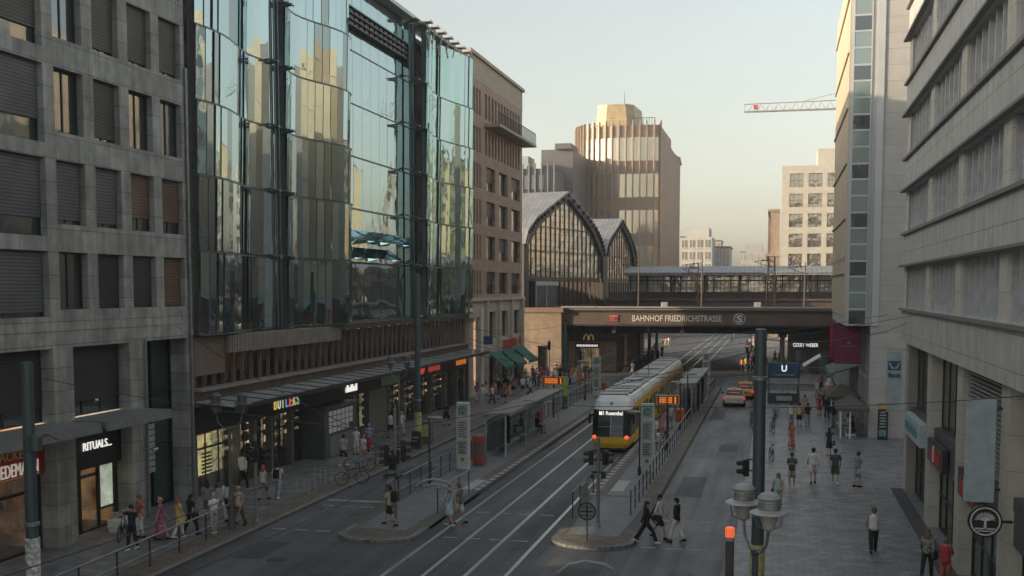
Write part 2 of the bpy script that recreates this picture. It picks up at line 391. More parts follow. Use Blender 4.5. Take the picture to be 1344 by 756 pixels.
# traffic islands: a paved nose, a low ramp and the raised platform
def island(name, x0, x1, yn, yp, ye, nose_w):
    cx = (x0+x1)/2; hw = (x1-x0)/2
    def outline(off, z, yb):
        pts = []
        for i in range(13):
            t = math.pi*i/12
            pts.append((cx-(hw-off)*math.cos(t), yn+off+1.3*(1-math.sin(t)), z))
        pts += [(x1-off, yb, z), (x0+off, yb, z)]
        return pts
    m = MB(); m.prism(outline(0, -.05, yp), (0, 0, .17)); struct(name+'_kerb', m, M_kerb)
    m = MB(); m.prism(outline(.26, 0, yp), (0, 0, .128)); struct(name+'_nose', m, M_sett)
    m = MB(); m.loft([[(x0+.5, yn+2.0, z0), (x1-.75, yn+2.0, z0), (x1-.3, yp+.02, z1), (x0+.3, yp+.02, z1)] for z0, z1 in ((.1, .1), (.134, .226))]); struct(name+'_path', m, M_plat)
    m = MB(); m.box(x0, x1, yp, ye, -.05, .215); m.loft([[(x0, yn+3, z), (x1, yn+3, z), (x1, yp, z2), (x0, yp, z2)] for z, z2 in ((0, 0), (.121, .214))]); struct(name+'_edge', m, mat('platform_edge', (.12, .115, .11), .8))
    m = MB(); m.box(x0+.3, x1-.3, yp+.3, ye-.3, .1, .222); struct(name, m, M_plat)
island('platform_left', -17.2, -13.93, 42.0, 53.2, 112, 0)
island('platform_right', -8.58, -5.25, 42.8, 53.0, 116, 0)
m = MB(); m.box(-5.95, -5.3, 53.4, 115.6, .1, .228); struct('sett_strip', m, M_sett)
m = MB(); m.box(-14.75, -14.28, 53.4, 111.8, .1, .2265); m.box(-8.2, -7.75, 53.4, 115, .1, .2265); struct('sett_strip', m, M_sett)
m = MB()
y = 53.3
while y < 111:
    m.box(-14.24, -13.98, y, y+.5, .1, .231); m.box(-8.53, -8.27, y, y+.5, .1, .231); y += 1.0
m.box(-14.9, -14.35, 53.3, 56.2, .1, .233); m.box(-7.7, -7.1, 54.4, 57.6, .1, .233)
struct('platform_marking', m, mat('pale_tactile', (.40, .40, .385), .6, 0, .15, 6))

# ================================================================ STONE OFFICE BUILDING (left)
b = thing('office_building', 'dark grey stone office block at the left edge with rows of blinds over shopfronts', 'building', (-26.5, 40, 0))
FX = -26.5
wide = [(28.3, 32.3), (33.35, 37.85)]; nar = [(38.5, 40.35), (41.05, 42.9), (43.6, 45.45), (46.1, 47.95)]
rows = [(8.95, 11.4), (11.95, 14.85), (15.4, 18.3), (18.9, 21.85), (22.4, 25.3)]
m = MB(frameX(FX))
grid_wall(m, [(a, c) for a, c in wide], rows, 20, 38.15, 8.45, 28, .4)
grid_wall(m, nar, [(a+.5 if a > 9 else a+.25, c) for a, c in rows], 38.15, 48.3, 8.45, 28, .4)
bays = [(31.2, 37.95), (39.2, 43.15), (44.4, 48.0)]
grid_wall(m, bays, [(0, 7.75)], 20, 48.3, 0, 8.45, 1.0)
m.box(-25, 20, -14, 0, 0, 30); m.box(20, 48.3, -14, 0, 28, 30)  # unseen block and raised top added to keep the sun off the street
m.box(20, 20.3, -14, -1.0, 0, 28); m.box(47.9, 48.3, -14, -1.0, 0, 28)
# joint strip and thin ledge over the arcade
m.box(20, 48.3, -0.0, .03, 8.40, 8.47)
m.build('wall', M_stone, b)
wi = random.Random(3)
for ri, (a, c) in enumerate(rows):
    for ci, (p, q) in enumerate(wide):
        window(b, frameX(FX), p, q, a, c, -.28, M_frame, M_wglass, M_blindL if ri < 3 else M_blind, [.95, .78, .72, .8, .9][ri], 1, 2)
    for ci, (p, q) in enumerate(nar):
        full = {(0, 0): 0, (0, 1): 1, (0, 2): 1, (0, 3): 1, (1, 0): .95, (1, 1): .95, (1, 2): .78, (1, 3): .8, (2, 0): 0, (2, 1): .96, (2, 2): 0, (2, 3): 0, (3, 0): .1, (3, 1): .95, (3, 2): .95, (3, 3): .95}.get((ri, ci), .9)
        window(b, frameX(FX), p, q, a+(.5 if a > 9 else .25), c, -.28, M_frame, M_wglass, M_blindR if ci == 3 and ri < 2 or (ri, ci) == (1, 2) else (M_blindD if ri == 0 else M_blind if ri != 1 else M_blindL), full, 1, 0)
# arcade: blinds above, canopy, sign and shop below
for i, (p, q) in enumerate(bays[:2]):
    window(b, frameX(FX), p, q, 4.95, 7.7, -.55, M_frame, M_wglass, M_blindD, .8, 2, 1)
    cm = MB(frameX(FX)); cm.box(p-.2, q+.6, -.4, 1.55, 4.72, 4.92); cm.box(p-.2, q+.6, 1.45, 1.6, 4.55, 4.72)
    for k in range(int(q-p)+1): cm.box(p+k, p+k+.06, .0, 1.45, 4.6, 4.72)
    cm.build('canopy', mat('canopy_metal', (.24, .245, .25), .5, .4), b)
    f = MB(frameX(FX)); f.box(p, q, -.95, -.5, 3.02 if i == 0 else 2.75, 4.4 if i == 0 else 4.7); fo = f.build('fascia', M_red if i == 0 else M_black, b)
    g = MB(frameX(FX)); g.box(p, q, -.8, -.77, 0.2, 3.15); g.build('shop_window', M_sglass, b)
    fr = MB(frameX(FX))
    for u in [p+.04, p+1.3, p+2.6, q-.04]: fr.box(u-.04, u+.04, -.86, -.72, .15, 3.15)
    fr.box(p, q, -.87, -.71, .12, .2); fr.box(p, q, -.87, -.71, 2.35, 2.45); fr.build('shop_frame', M_black, b)
    inn = MB(frameX(FX)); inn.box(p, q, -6, -5.9, .1, 4); inn.box(p, q, -6, -1, 3.9, 4.0); inn.box(p-.1, p, -6, -1, .1, 4); inn.box(q, q+.1, -6, -1, .1, 4); inn.build('interior', mat('bakery_glow', (.45, .26, .15), .6, 0, .8, 1.5, emit=.10) if i == 0 else mat('wood_glow', (.50, .27, .13), .6, 0, .7, 1.2, emit=.22), b)  # inner walls emit a little, brightening the shops from their own colour
    la = MB(frameX(FX))
    for k in range(3):
        la.box(p+.6+k*1.2, p+1.0+k*1.2, -4.5, -4.1, 3.8, 3.88); la.box(p+.6+k*1.2, p+1.0+k*1.2, -2.4, -2.1, 3.8, 3.88)
    la.split('ceiling_lamp', M_cool, b)
    sh = MB(frameX(FX))
    for k in range(5):
        sh.box(p+.5, q-.5, -5.6, -5.2, .4+k*.6, .46+k*.6)
        for j in range(14): sh.box(p+.6+j*.2, p+.72+j*.2, -5.5, -5.3, .46+k*.6, .46+k*.6+.15+.25*wi.random())
    sh.build('shelf', M_warm if i == 1 else M_warm2, b)
# bakery sign and cosmetics sign
text('letters', 'BÄCKEREI', frameX(FX), 35.0, 3.78, .36, M_yel, b, 2.3, -.47)
text('letters', 'WIEDEMANN', frameX(FX), 34.75, 3.16, .5, mat('letters_sign_pale', (.8, .74, .66), .5, 0, .03, 3, emit=.15), b, 2.75, -.47)
e = MB(); e.prism([(FX-.49, 33.95+.42*math.cos(t*math.pi/12), 3.68+.45*math.sin(t*math.pi/12)) for t in range(24)], (.03, 0, 0)); e.build('emblem', M_yel, b)
m2 = MB(frameX(FX)); m2.box(33.1, 37.6, -.499, -.485, 3.06, 3.1); m2.box(33.1, 37.6, -.499, -.485, 4.32, 4.36); m2.build('sign_border', M_yel, b)
text('letters', 'RITUALS...', frameX(FX), 40.35, 3.5, .34, M_wlit, b, 2.0, -.47)
# screen in the cosmetics window
s1 = MB(frameX(FX)); s1.box(41.6, 42.7, -.7, -.62, .9, 2.9); sco = s1.build('advert_screen', M_black, b)
s1 = MB(frameX(FX)); s1.box(41.72, 42.58, -.62, -.6, 1.0, 2.8); s1.build('screen_face', mat('screen_lit', (.55, .62, .5), .4, 0, .35, 1.5, emit=.2), sco)
# glass entrance recess
m = MB(frameX(FX)); m.box(44.4, 48.0, -1.0, -.94, .15, 7.75); en = m.build('entrance_glass', glass('entrance_glass_green', (.42, .5, .48), (.015, .04, .04), .25, .04, .1, .4), b)
m = MB(frameX(FX))
for u in (44.44, 46.3, 47.96): m.box(u-.04, u+.04, -.94, -.86, .15, 7.75)
for v in (.15, 2.9, 5.3): m.box(44.4, 48, -.93, -.87, v, v+.08)
m.build('entrance_frame', M_black, b)
m = MB(frameX(FX)); 
for k in range(8): m.box(45.55, 46.35, -.85, -.8, 1.75+k*.28, 1.98+k*.28)
m.split('name_plate', mat('plate_grey', (.36, .35, .36), .5), b)
m = MB(frameX(FX)); m.box(46.3, 48.0, -1.3, -1.1, .15, 1.6); m.build('reception_desk', M_wood, b)
rdp = MB(frameX(FX)); rdp.tube([(44.25, .1, 7.9), (44.25, .1, .1)], .06); rdp.tube([(48.22, .1, 20), (48.22, .1, .1)], .07); rdp.split('rain_pipe', M_grey, b)
m = MB(frameX(FX)); m.tube([(44.0, .0, 3.1), (44.0, .5, 3.15)], .03); m.tube([(44.0, .5, 3.08), (44.25, .55, 3.12)], .07); m.build('security_camera', M_lgrey, b)

# ================================================================ GLASS DEPARTMENT STORE
b = thing('glass_department_store', 'department store with a wavy blue green glass front over a long shop canopy', 'building', (-26.6, 70, 0))
GX = -26.45
# core behind the skin
m = MB(); m.box(-44, GX-2.3, 48.5, 97.6, 0, 29.2); m.build('core_wall', M_inner, b)
zr = [7.85, 11.72, 15.26, 18.68, 22.09, 25.5, 29.8]
def curtain(name, y0, y1, n, gm, amp, ph, seed, flat=False, x=GX):
    cw = MB(); rd = random.Random(seed)
    ys = [y0+(y1-y0)*i/n for i in range(n+1)]
    off = lambda y: amp*math.sin((y-y0)/(y1-y0)*math.pi*1.6+ph)
    yaw = [rd.uniform(-.11, .11)+.07*math.sin(i*.9+ph) for i in range(n)]
    for z in zr: 
        for i in range(n):
            a, c = ys[i], ys[i+1]
            cw.add([(x+off(a)-.12, a, z-.05), (x+off(a)+.09, a, z-.05), (x+off(c)+.09, c, z-.05), (x+off(c)-.12, c, z-.05), (x+off(a)-.12, a, z+.03), (x+off(a)+.09, a, z+.03), (x+off(c)+.09, c, z+.03), (x+off(c)-.12, c, z+.03)], [(0, 1, 2, 3), (4, 5, 6, 7), (0, 1, 5, 4), (2, 3, 7, 6), (1, 2, 6, 5)])
    for y in ys: cw.box(x+off(y)-.32, x+off(y)-.05, y-.03, y+.03, zr[0], zr[-1])
    c_ = cw.build(name, mat('skin_frame', (.10, .125, .125), .4, .5), b)
    for r in range(len(zr)-1):
        lean = .10 if not flat else .02
        for i in range(n):
            a, c = ys[i]+.02, ys[i+1]-.02; k = yaw[i]*(0 if flat else 1)+rd.uniform(-.02, .02)*(0.4 if flat else 1); w = (c-a)/2*k
            xa, xc = x+off(a)+w, x+off(c)-w
            z0, z1 = zr[r]+.07, zr[r+1]-.07; tl = .04+lean*.5
            p = MB(); p.loft([[(xa, a, z0), (xc, c, z0), (xc-.02, c, z0), (xa-.02, a, z0)][::1], [(xa+tl, a, z1), (xc+tl, c, z1), (xc+tl-.02, c, z1), (xa+tl-.02, a, z1)]])
            p.build('glass_panel', gm[(i*7+r*3+rd.randint(0, 9)) % len(gm)], c_)
curtain('curtain_wall', 48.7, 57.6, 13, [M_curt, M_curt, M_curt2], .45, .6, 11)
curtain('curtain_wall', 59.5, 67.9, 12, [M_curt, M_curt, M_curt2], .5, 3.4, 12)
curtain('curtain_wall', 68.4, 82.0, 8, [M_curt], 0, 0, 5, True, GX-.9)
curtain('curtain_wall', 84.0, 97.2, 14, [M_curtG, M_curt], .5, 2.4, 9)
m = MB()
for y in (58.1, 58.6, 59.1, 83.0): 
    m.tube([(GX-.35, y, 7.8), (GX-.35, y, 29.6)], .045)
for z in zr[1:]:
    for y in (57.6, 59.5, 68.1, 82.4, 83.9):
        m.tube([(GX-1.6, y, z-.3), (GX+.35, y, z)], .09); m.tube([(GX-.9, y-.5, z+.3), (GX+.3, y+.4, z)], .05); m.tube([(GX-.9, y+.5, z+.3), (GX+.3, y-.4, z)], .05)
m.split('bracket', mat('skin_bracket', (.13, .15, .15), .4, .5), b)
m = MB(); m.box(GX-2.29, GX-.42, 57.65, 59.45, 7.8, 29.6); m.box(GX-2.29, GX-.42, 82.2, 83.95, 7.8, 29.6); m.box(GX-2.2, GX-1.0, 68.0, 68.35, 7.8, 29.6); m.split('service_shaft', M_curt, b)
# louvre slots high on the flat part
m = MB(); 
for k in range(14): m.box(GX-.86, GX-.55, 68.6+k*.96, 69.3+k*.96, 26.9, 28.1)
for k in range(4): m.box(GX-.85, GX-.4, 68.5, 82, 26.85+k*.38, 26.93+k*.38)
m.build('louvre', M_black, b)
# tilted open windows
for r, z in enumerate((13.9, 12.75)):
    for k in range(5 - r):
        y = 69.2+k*2.45
        p = MB(); p.loft([[(GX-.85, y, z), (GX-.85, y+2.3, z), (GX-.89, y+2.3, z), (GX-.89, y, z)], [(GX+.15, y, z-.75-.1*((k*7+r) % 3)), (GX+.15, y+2.3, z-.75), (GX+.11, y+2.3, z-.75), (GX+.11, y, z-.75)]]); p.build('open_window', glass('open_glass', (.65, .85, .88), (.08, .14, .15), .65, .05), b)
# cladding band, window strip and ledge
m = MB(); m.box(GX-.4, GX+.15, 51.7, 66.6, 6.85, 7.72)
for k in range(50): m.box(GX+.15, GX+.19, 51.75+k*.3, 51.83+k*.3, 6.87, 7.7)
m.build('cladding_band', mat('fluted_cladding', (.25, .225, .20), .6, .2, .15, 1.5), b)
m = MB(); m.box(GX-.5, GX-.05, 48.6, 51.7, 5.9, 7.7); m.build('blind', slats('blind_brown', (.22, .165, .135), .09), b)
m = MB(); m.box(GX-2.3, GX+.35, 48.5, 97.5, 5.18, 5.3); m.build('ledge', mat('ledge_brown', (.24, .205, .185), .6), b)
m = MB(); m.box(GX-.35, GX-.32, 48.6, 97.2, 5.3, 7.85); m.build('strip_glass', glass('strip_glass', (.6, .6, .58), (.55, .52, .48), .14, .05, .1, .6, see=1), b)
m = MB(); y = 48.7
while y < 97.3: m.box(GX-.3, GX-.12, y, y+.05, 5.3, 6.85 if y < 66.6 else 7.7); y += 1.02
m.split('mullion', mat('mullion_bronze', (.20, .185, .17), .5, .3), b)
m = MB(); m.box(GX-.6, GX+.1, 66.6, 97.3, 7.45, 7.8); m.build('lintel', M_dark, b)
m = MB(); m.box(GX-2.25, GX-2.2, 48.7, 97.2, 5.3, 7.8); m.build('interior', mat('strip_interior_glow', (.34, .20, .13), .6, 0, .85, .9, emit=.13), b)  # back wall glows by itself to suggest a lit storey
wr = random.Random(5)
m = MB()
for k in range(24): y = 49.5+k*2; m.box(GX-1.6, GX-1.2, y, y+.5, 7.3, 7.36)
m.split('ceiling_lamp', M_cool, b)
m = MB()
for k in range(40):
    y = 49+k*1.2+wr.random()*.4; m.box(GX-1.7, GX-1.3, y, y+.35+.4*wr.random(), 5.3, 5.6+1.1*wr.random()*wr.random())
m.build('furniture', M_wood, b)
m = MB(); m.box(GX-1.0, GX-.05, 48.6, 97.4, 4.72, 5.18); m.build('sign_band', mat('brown_band', (.10, .07, .055), .5, 0, .4, .8), b)
# canopy
m = MB(); M0 = frameX(GX)
m2 = MB(M0); k = 0; y = 48.5
while y < 96.6:
    m.M = M0; m.loft([[(y+.05, -.0, 4.68), (y+1.75, -.0, 4.68), (y+1.75, 2.0, 4.5), (y+.05, 2.0, 4.5)], [(y+.05, 0, 4.71), (y+1.75, 0, 4.71), (y+1.75, 2.0, 4.53), (y+.05, 2.0, 4.53)]])
    m2.loft([[(y+1.75, 0, 4.55), (y+1.85, 0, 4.55), (y+1.85, 2.05, 4.4), (y+1.75, 2.05, 4.4)], [(y+1.75, 0, 4.74), (y+1.85, 0, 4.74), (y+1.85, 2.05, 4.56), (y+1.75, 2.05, 4.56)]]); y += 1.8
m2.box(48.4, 97, 2.05, 2.12, 4.38, 4.58)
cn = m2.build('canopy', M_dark, b); m.build('canopy_glass', mat('frosted_glass', (.36, .38, .38), .25, 0, .2, .8), cn)
# shops under the canopy
m = MB(M0); m.box(48.5, 97.4, -.5, -.02, 3.15, 4.3); m.build('fascia', M_dark, b)
piers = [48.5, 52.9, 54.8, 56.8, 59.5, 62.2, 68.6, 72.0, 75.5, 79.0, 82.5, 86, 90, 93.5, 97.2]
m = MB(M0)
for y in piers: m.box(y-.11, y+.11, -.32, .03, 0, 3.15)
m.box(72.2, 75.4, -.5, 0, 0, 3.15)
m.split('pier', mat('pier_metal', (.17, .165, .16), .45, .4), b)
m = MB(M0)
for i in range(len(piers)-1):
    if i == 7: continue
    a, c = piers[i]+.18, piers[i+1]-.18
    m.box(a, c, -.4, -.37, .2, 3.15)
m.split('shop_window', M_sglass, b)
m = MB(M0)
for i in range(len(piers)-1):
    a, c = piers[i]+.18, piers[i+1]-.18
    m.box(a, c, -.42, -.3, .1, .2); m.box(a, c, -.36, -.32, 2.3, 2.4)
    for q in (.33, .66): m.box(a+(c-a)*q-.03, a+(c-a)*q+.03, -.36, -.3, .2, 3.15)
m.build('shop_frame', M_frame, b)
m = MB(M0); m.box(48.5, 97.4, -2.28, -2.2, .1, 3.3); m.box(48.5, 97.4, -2.2, -.5, 3.2, 3.3); m.build('shop_interior', M_inner, b)
# shelving of each shop before wall patches that glow in place of room light
shop = MB(M0); shop2 = MB(M0); lamp = MB(M0); goods = MB(M0)
for i in range(len(piers)-1):
    a, c = piers[i]+.3, piers[i+1]-.3
    if i == 7: continue
    if i == 0: continue
    shop2.box(a, c-.6*(i % 2), -2.15, -2.05, .3 if i % 3 else 1.2, 2.8)
    goods.box(a+.3, a+.9, -1.5, -1.0, .15, 1.0+.3*(i % 2)); goods.box(c-.9, c-.4, -1.3, -.9, .15, 1.3)
    for k in range(4):
        goods.box(a, c, -2.0, -1.7, .5+k*.6, .54+k*.6)
        u = a
        while u < c-.2:
            h = .15+.3*wr.random(); goods.box(u, u+.12+.1*wr.random(), -1.95, -1.75, .54+k*.6, .54+k*.6+h); u += .3
    lamp.box((a+c)/2-.4, (a+c)/2+.4, -1.2, -1.1, 3.1, 3.16)
shop2.split('glow_patch', mat('shop_wall_glow', (.75, .46, .26), .5, 0, .75, 1.6, emit=.38), b); lamp.split('ceiling_lamp', M_cool, b); goods.build('goods_shelf', mat('goods', (.22, .14, .10), .6, 0, .8, 2.5), b)  # emissive wall patches added to brighten the shops
# the bright corner shop: poster wall of shelves
m = MB(M0); m.box(48.75, 51.4, -.9, -.8, .9, 3.1)
for k in range(8): m.box(48.78, 49.6, -.8, -.6, 1.0+k*.26, 1.2+k*.26)
m.build('glow_shelf', M_warm, b)
m = MB(M0); m.box(51.5, 52.65, -.9, -.8, .9, 3.0)
m.build('glow_shelf', mat('goods_glow', (.9, .45, .25), .5, 0, .85, 5, emit=.6), b)  # shop light put into the goods colour as a glow
m = MB(M0); m.box(49.4, 51.2, -.62, -.58, 2.95, 3.25); m.box(50.3, 50.6, -.58, -.55, 2.25, 2.5); m.build('red_sign', M_redlit, b)
m = MB(M0)
for k in range(6): m.box(50.1, 51.1, -.58, -.55, 1.05+k*.18, 1.15+k*.18)
m.build('notice', mat('notice_brown', (.28, .16, .10), .6), b)
m = MB(M0); m.box(48.7, 52.7, -.9, -.8, .15, .9); m.build('shop_plinth', mat('plinth_orange', (.35, .17, .09), .6), b)
# sign letters
cs = [(.85, .6, .1), (.8, .8, .75), (.7, .75, .2), (.2, .35, .7), (.8, .2, .15), (.85, .6, .2), (.3, .5, .4)]
for k, ch in enumerate('BUTLERS'):
    text('letters', ch, M0, 57.1+k*.50, 3.45, .62, mat('letter_%d' % k, cs[k], .5, 0, .02, 3, emit=.25), b, .36, .0, thick=.01)
for (u0, u1, v0, v1, mm) in ((67.7, 69.7, 3.45, 4.0, M_wlit), (74.3, 78.2, 3.3, 4.15, mat('sign_pale_green', (.30, .36, .26), .6)), (82.3, 84.6, 3.5, 4.3, M_redlit), (85.4, 88.4, 3.5, 4.15, mat('sign_dull_red', (.42, .05, .04), .5, 0, .3, 3, emit=.25)), (93.3, 96.3, 3.5, 4.35, M_orlit)):
    m = MB(M0)
    if mm in (M_wlit,):   # blurred lettering in strokes
        k = u0
        while k < u1: m.box(k, k+.11, .0, .04, v0, v1-.25*((int(k*9)) % 2)); k += .17
    elif mm is M_redlit: m.prism([((u0+u1)/2+.85*math.cos(t*math.pi/10), -.01, (v0+v1)/2+.45*math.sin(t*math.pi/10)) for t in range(20)], (0, .06, 0))
    else: m.box(u0, u1, -.01, .05, v0, v1)
    m.build('sign', mm, b)
# roof edge
m = MB(); m.box(GX-1.5, GX+.05, 48.5, 97.5, 29.85, 30.1); m.box(-44, GX-1.5, 48.5, 97.5, 29.2, 29.6); m.build('roof_edge', M_lgrey, b)
m = MB()
for k in range(7): m.box(GX-.2, GX+.6, 84.3+k*1.9, 85.2+k*1.9, 30.1, 30.25); m.tube([(GX, 85+k*1.9, 29), (GX+.3, 85+k*1.9, 30.4)], .05)
m.split('roof_fin', M_lgrey, b)

# ================================================================ BROWN STONE CORNER BUILDING
b = thing('corner_building', 'reddish brown stone corner block with tall slot windows and green awnings by the station', 'building', (-26.5, 108, 0))
M_br = panel('red_sandstone', (.35, .255, .205), 1.2, .55, 'yz', .8, .75, .012, .08, .5, .3, .12)
M_brt = panel('pale_sandstone', (.40, .34, .27), 1.4, .3, 'yz', .8, .8, .012, .06, .5, .3, .1)
M_brl = panel('cream_stone', (.48, .43, .36), 1.4, .6, 'yz', .8, .75, .012, .06, .5, .3, .12)
BX = -26.5
rws = [(9.5, 11.6), (12.7, 14.9), (15.9, 18.1), (19.1, 21.3), (22.3, 24.5), (25.6, 27.9)]
slots = [98.4+k*1.0 for k in range(4)]
m = MB(frameX(BX)); grid_wall(m, [(s, s+.55) for s in slots], rws, 97.8, 103.2, 9.1, 28.6, .5)
big = [(104.0, 107.4), (109.0, 112.6), (114.3, 118.2)]
sl2 = [103.6+k*1.25 for k in range(12)]
grid_wall(m, big, rws[:4], 103.2, 119.3, 9.1, 21.9, .5)
grid_wall(m, [(s, s+.7) for s in sl2], rws[4:], 103.2, 119.3, 21.9, 28.6, .5)
m.box(97.8, 98.2, -17, -.5, 0, 28.6); m.box(118.9, 119.3, -17, -.5, 0, 28.6); m.box(98.2, 118.9, -17, -.5, 28.0, 28.6)
m.build('wall', M_br, b)
m = MB(frameX(BX)); m.box(97.8, 119.35, -17, .02, 28.6, 30.6); m.box(97.7, 119.6, -17, .25, 30.6, 30.9); m.build('attic', M_brt, b)
for a, c in rws:
    for s in slots:
        window(b, frameX(BX), s, s+.55, a, c, -.3, M_frame, M_wglass, M_blindD, .0, 0, 0, .05)
for a, c in rws[:4]:
    for p, q in big: window(b, frameX(BX), p, q, a, c, -.3, M_frame, M_wglass, M_blind, .6 if (a+p) % 2 > 1 else 0, 2, 0)
for a, c in rws[4:]:
    for s in sl2: window(b, frameX(BX), s, s+.7, a, c, -.3, M_frame, M_wglass, M_blind, 0, 0, 0, .05)
m = MB(frameX(BX)); m.box(103.3, 119.6, 0.0, 1.5, 24.85, 25.1); ba = m.build('balcony', M_brt, b)
m = MB(frameX(BX)); y = 103.4
m.box(103.35, 119.5, 1.4, 1.45, 26.2, 26.26)
while y < 119.5: m.box(y, y+.04, 1.4, 1.44, 25.1, 26.2); y += .35
m.build('railing', M_dark, ba)
lo = [(104.0, 107.6), (109.0, 112.8), (114.3, 118.3)]
m = MB(frameX(BX)); grid_wall(m, lo, [(0, 3.5), (5.3, 7.8)], 103.0, 119.3, 0, 9.1, .6)
m.box(97.8, 103.0, -.6, 0, 7.4, 9.1); m.box(102.2, 103.0, -.6, 0, 0, 7.4)
for p, q in lo: 
    m.box(p-.75, p-.15, 0, .3, 0, 8.9)
m.box(118.6, 119.2, 0, .3, 0, 8.9); m.box(97.8, 119.4, 0, .35, 8.9, 9.15)
m.build('base_wall', M_brl, b)
for p, q in lo:
    window(b, frameX(BX), p, q, 5.3, 7.8, -.35, M_frame, M_wglass, None, 0, 2, 0)
    window(b, frameX(BX), p, q, 0.1, 3.5, -.35, M_wood, M_wglass, None, 0, 2, 1, name='shop_window')
m = MB(); m.lathe([(.62, 0), (.62, .4), (.5, .5), (.48, 6.9), (.62, 7.1), (.66, 7.38)], (-27.3, 100.3), 20); m.build('column', M_brl, b, smooth=False)
m = MB(); m.box(-31, -30.8, 98.3, 102.2, 0, 7.4); m.build('porch_wall', M_brl, b)
M_awn = mat('awning_green', (.015, .12, .085), .8, 0, .12, 4)
for p, q in lo:
    m = MB(frameX(BX)); m.loft([[(p-.3, .31, 3.95), (q+.1, .31, 3.95), (q+.1, 1.9, 2.65), (p-.3, 1.9, 2.65)], [(p-.3, .31, 4.0), (q+.1, .31, 4.0), (q+.1, 1.9, 2.7), (p-.3, 1.9, 2.7)]]); m.box(p-.3, q+.1, 1.9, 1.93, 2.4, 2.7); m.build('awning', M_awn, b)
m = MB(frameX(BX)); k = 109.2
while k < 115: m.box(k, k+.28, .32, .38, 4.15+.08*math.sin(k*5), 4.95); k += .42
m.prism([(116.8+.6*math.cos(t*math.pi/8), .32, 4.7+.5*math.sin(t*math.pi/8)) for t in range(16)], (0, .05, 0)); m.split('letters', M_red, b)
m = MB(); m.tube([(-24.9, 96.0, 0), (-24.9, 96.0, 8.3)], .17, 12); m.build('post', M_white, b)
m = MB(); m.box(-24.7, -23.9, 95.9, 95.95, 5.2, 5.9); m.build('street_sign', mat('sign_blue', (.03, .07, .14), .5), b)
# ================================================================ RAILWAY BRIDGE
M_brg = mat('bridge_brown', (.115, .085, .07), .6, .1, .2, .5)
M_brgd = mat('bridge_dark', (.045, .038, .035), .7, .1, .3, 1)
M_steel = mat('hall_steel', (.06, .052, .05), .55, .3, .2, 1)
b = thing('railway_bridge', 'brown steel railway bridge with white station lettering spanning the street', 'bridge', (-9, 134, 0))
m = MB(); m.box(-24.85, 60, 134, 134.5, 5.82, 7.35); m.build('girder', M_brg, b)
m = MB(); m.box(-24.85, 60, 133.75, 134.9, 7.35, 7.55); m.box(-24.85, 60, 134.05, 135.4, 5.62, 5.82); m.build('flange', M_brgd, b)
m = MB(); m.tube([(-24.9, 133.8, 7.82), (60, 133.8, 7.82)], .12); m.box(-24.9, 60, 133.9, 134.1, 7.55, 7.75); m.build('pipe', mat('pale_pipe', (.36, .33, .31), .5, .2), b)
m = MB(); m.box(-24.85, 60, 135.4, 175, 6.9, 7.5)
for k in range(15): m.box(-24.85, 60, 136+k*2.7, 136.5+k*2.7, 6.1, 6.9)
for k in range(12): m.box(-23+k*4, -22.6+k*4, 135, 175, 4.75 if k % 2 else 5.1, 6.1)
m.box(-24.85, 60, 174.5, 175, 5.0, 6.9)
m.box(-24.85, 60, 137.0, 137.5, 4.72, 6.1)
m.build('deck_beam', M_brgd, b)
for x, y in ((-17.6, 137.2), (.75, 137.2), (-17.6, 150), (.75, 150), (-17.6, 163), (.75, 163), (-17.6, 173), (.75, 173)):
    m = MB(); m.lathe([(.45, 0), (.45, .5), (.24, .7), (.22, 4.1), (.34, 4.3), (.5, 4.5), (.5, 4.72)], (x, y), 12); m.build('column', M_brg, b)
F_ = frameY(134)
text('letters', 'BAHNHOF FRIEDRICHSTRASSE', F_, -16.55, 6.22, .72, mat('letters_pale', (.62, .60, .55), .5, 0, .03, 3), b, 10.35, .03, thick=.012)
M_gold = mat('letters_pale', (.6, .6, .6))
def disc(M, u, v, r, d, t, n=24): return [(u+r*math.cos(2*math.pi*i/n), d, v+r*math.sin(2*math.pi*i/n)) for i in range(n)]
m = MB(F_); m.prism(disc(F_, -4.15, 6.55, .68, .02, 0), (0, .06, 0)); sd = m.build('emblem', mat('emblem_pale', (.55, .56, .52), .5), b)
m = MB(F_); m.prism(disc(F_, -4.15, 6.55, .58, .081, 0), (0, .02, 0)); m.build('emblem_field', mat('emblem_green', (.10, .15, .12), .5), sd)
text('emblem_letter', 'S', F_, -4.5, 6.13, .85, MATS['letters_pale'], sd, .68, .13, thick=.03)
m = MB(F_); m.box(-19.2, -18.15, .02, .07, 6.15, 6.95); dbp = m.build('emblem', mat('emblem_rose', (.58, .30, .26), .5), b)
text('emblem_letter', 'DB', F_, -19.08, 6.28, .52, mat('emblem_darkred', (.30, .04, .03), .5), dbp, .82, .1, thick=.015)
m = MB(F_)
for u0, u1, v0, v1 in ((-19.2, -18.15, 6.87, 6.95), (-19.2, -18.15, 6.15, 6.22), (-19.2, -19.13, 6.22, 6.87), (-18.22, -18.15, 6.22, 6.87)): m.box(u0, u1, .071, .085, v0, v1)
m.build('emblem_rim', MATS['emblem_darkred'], dbp)
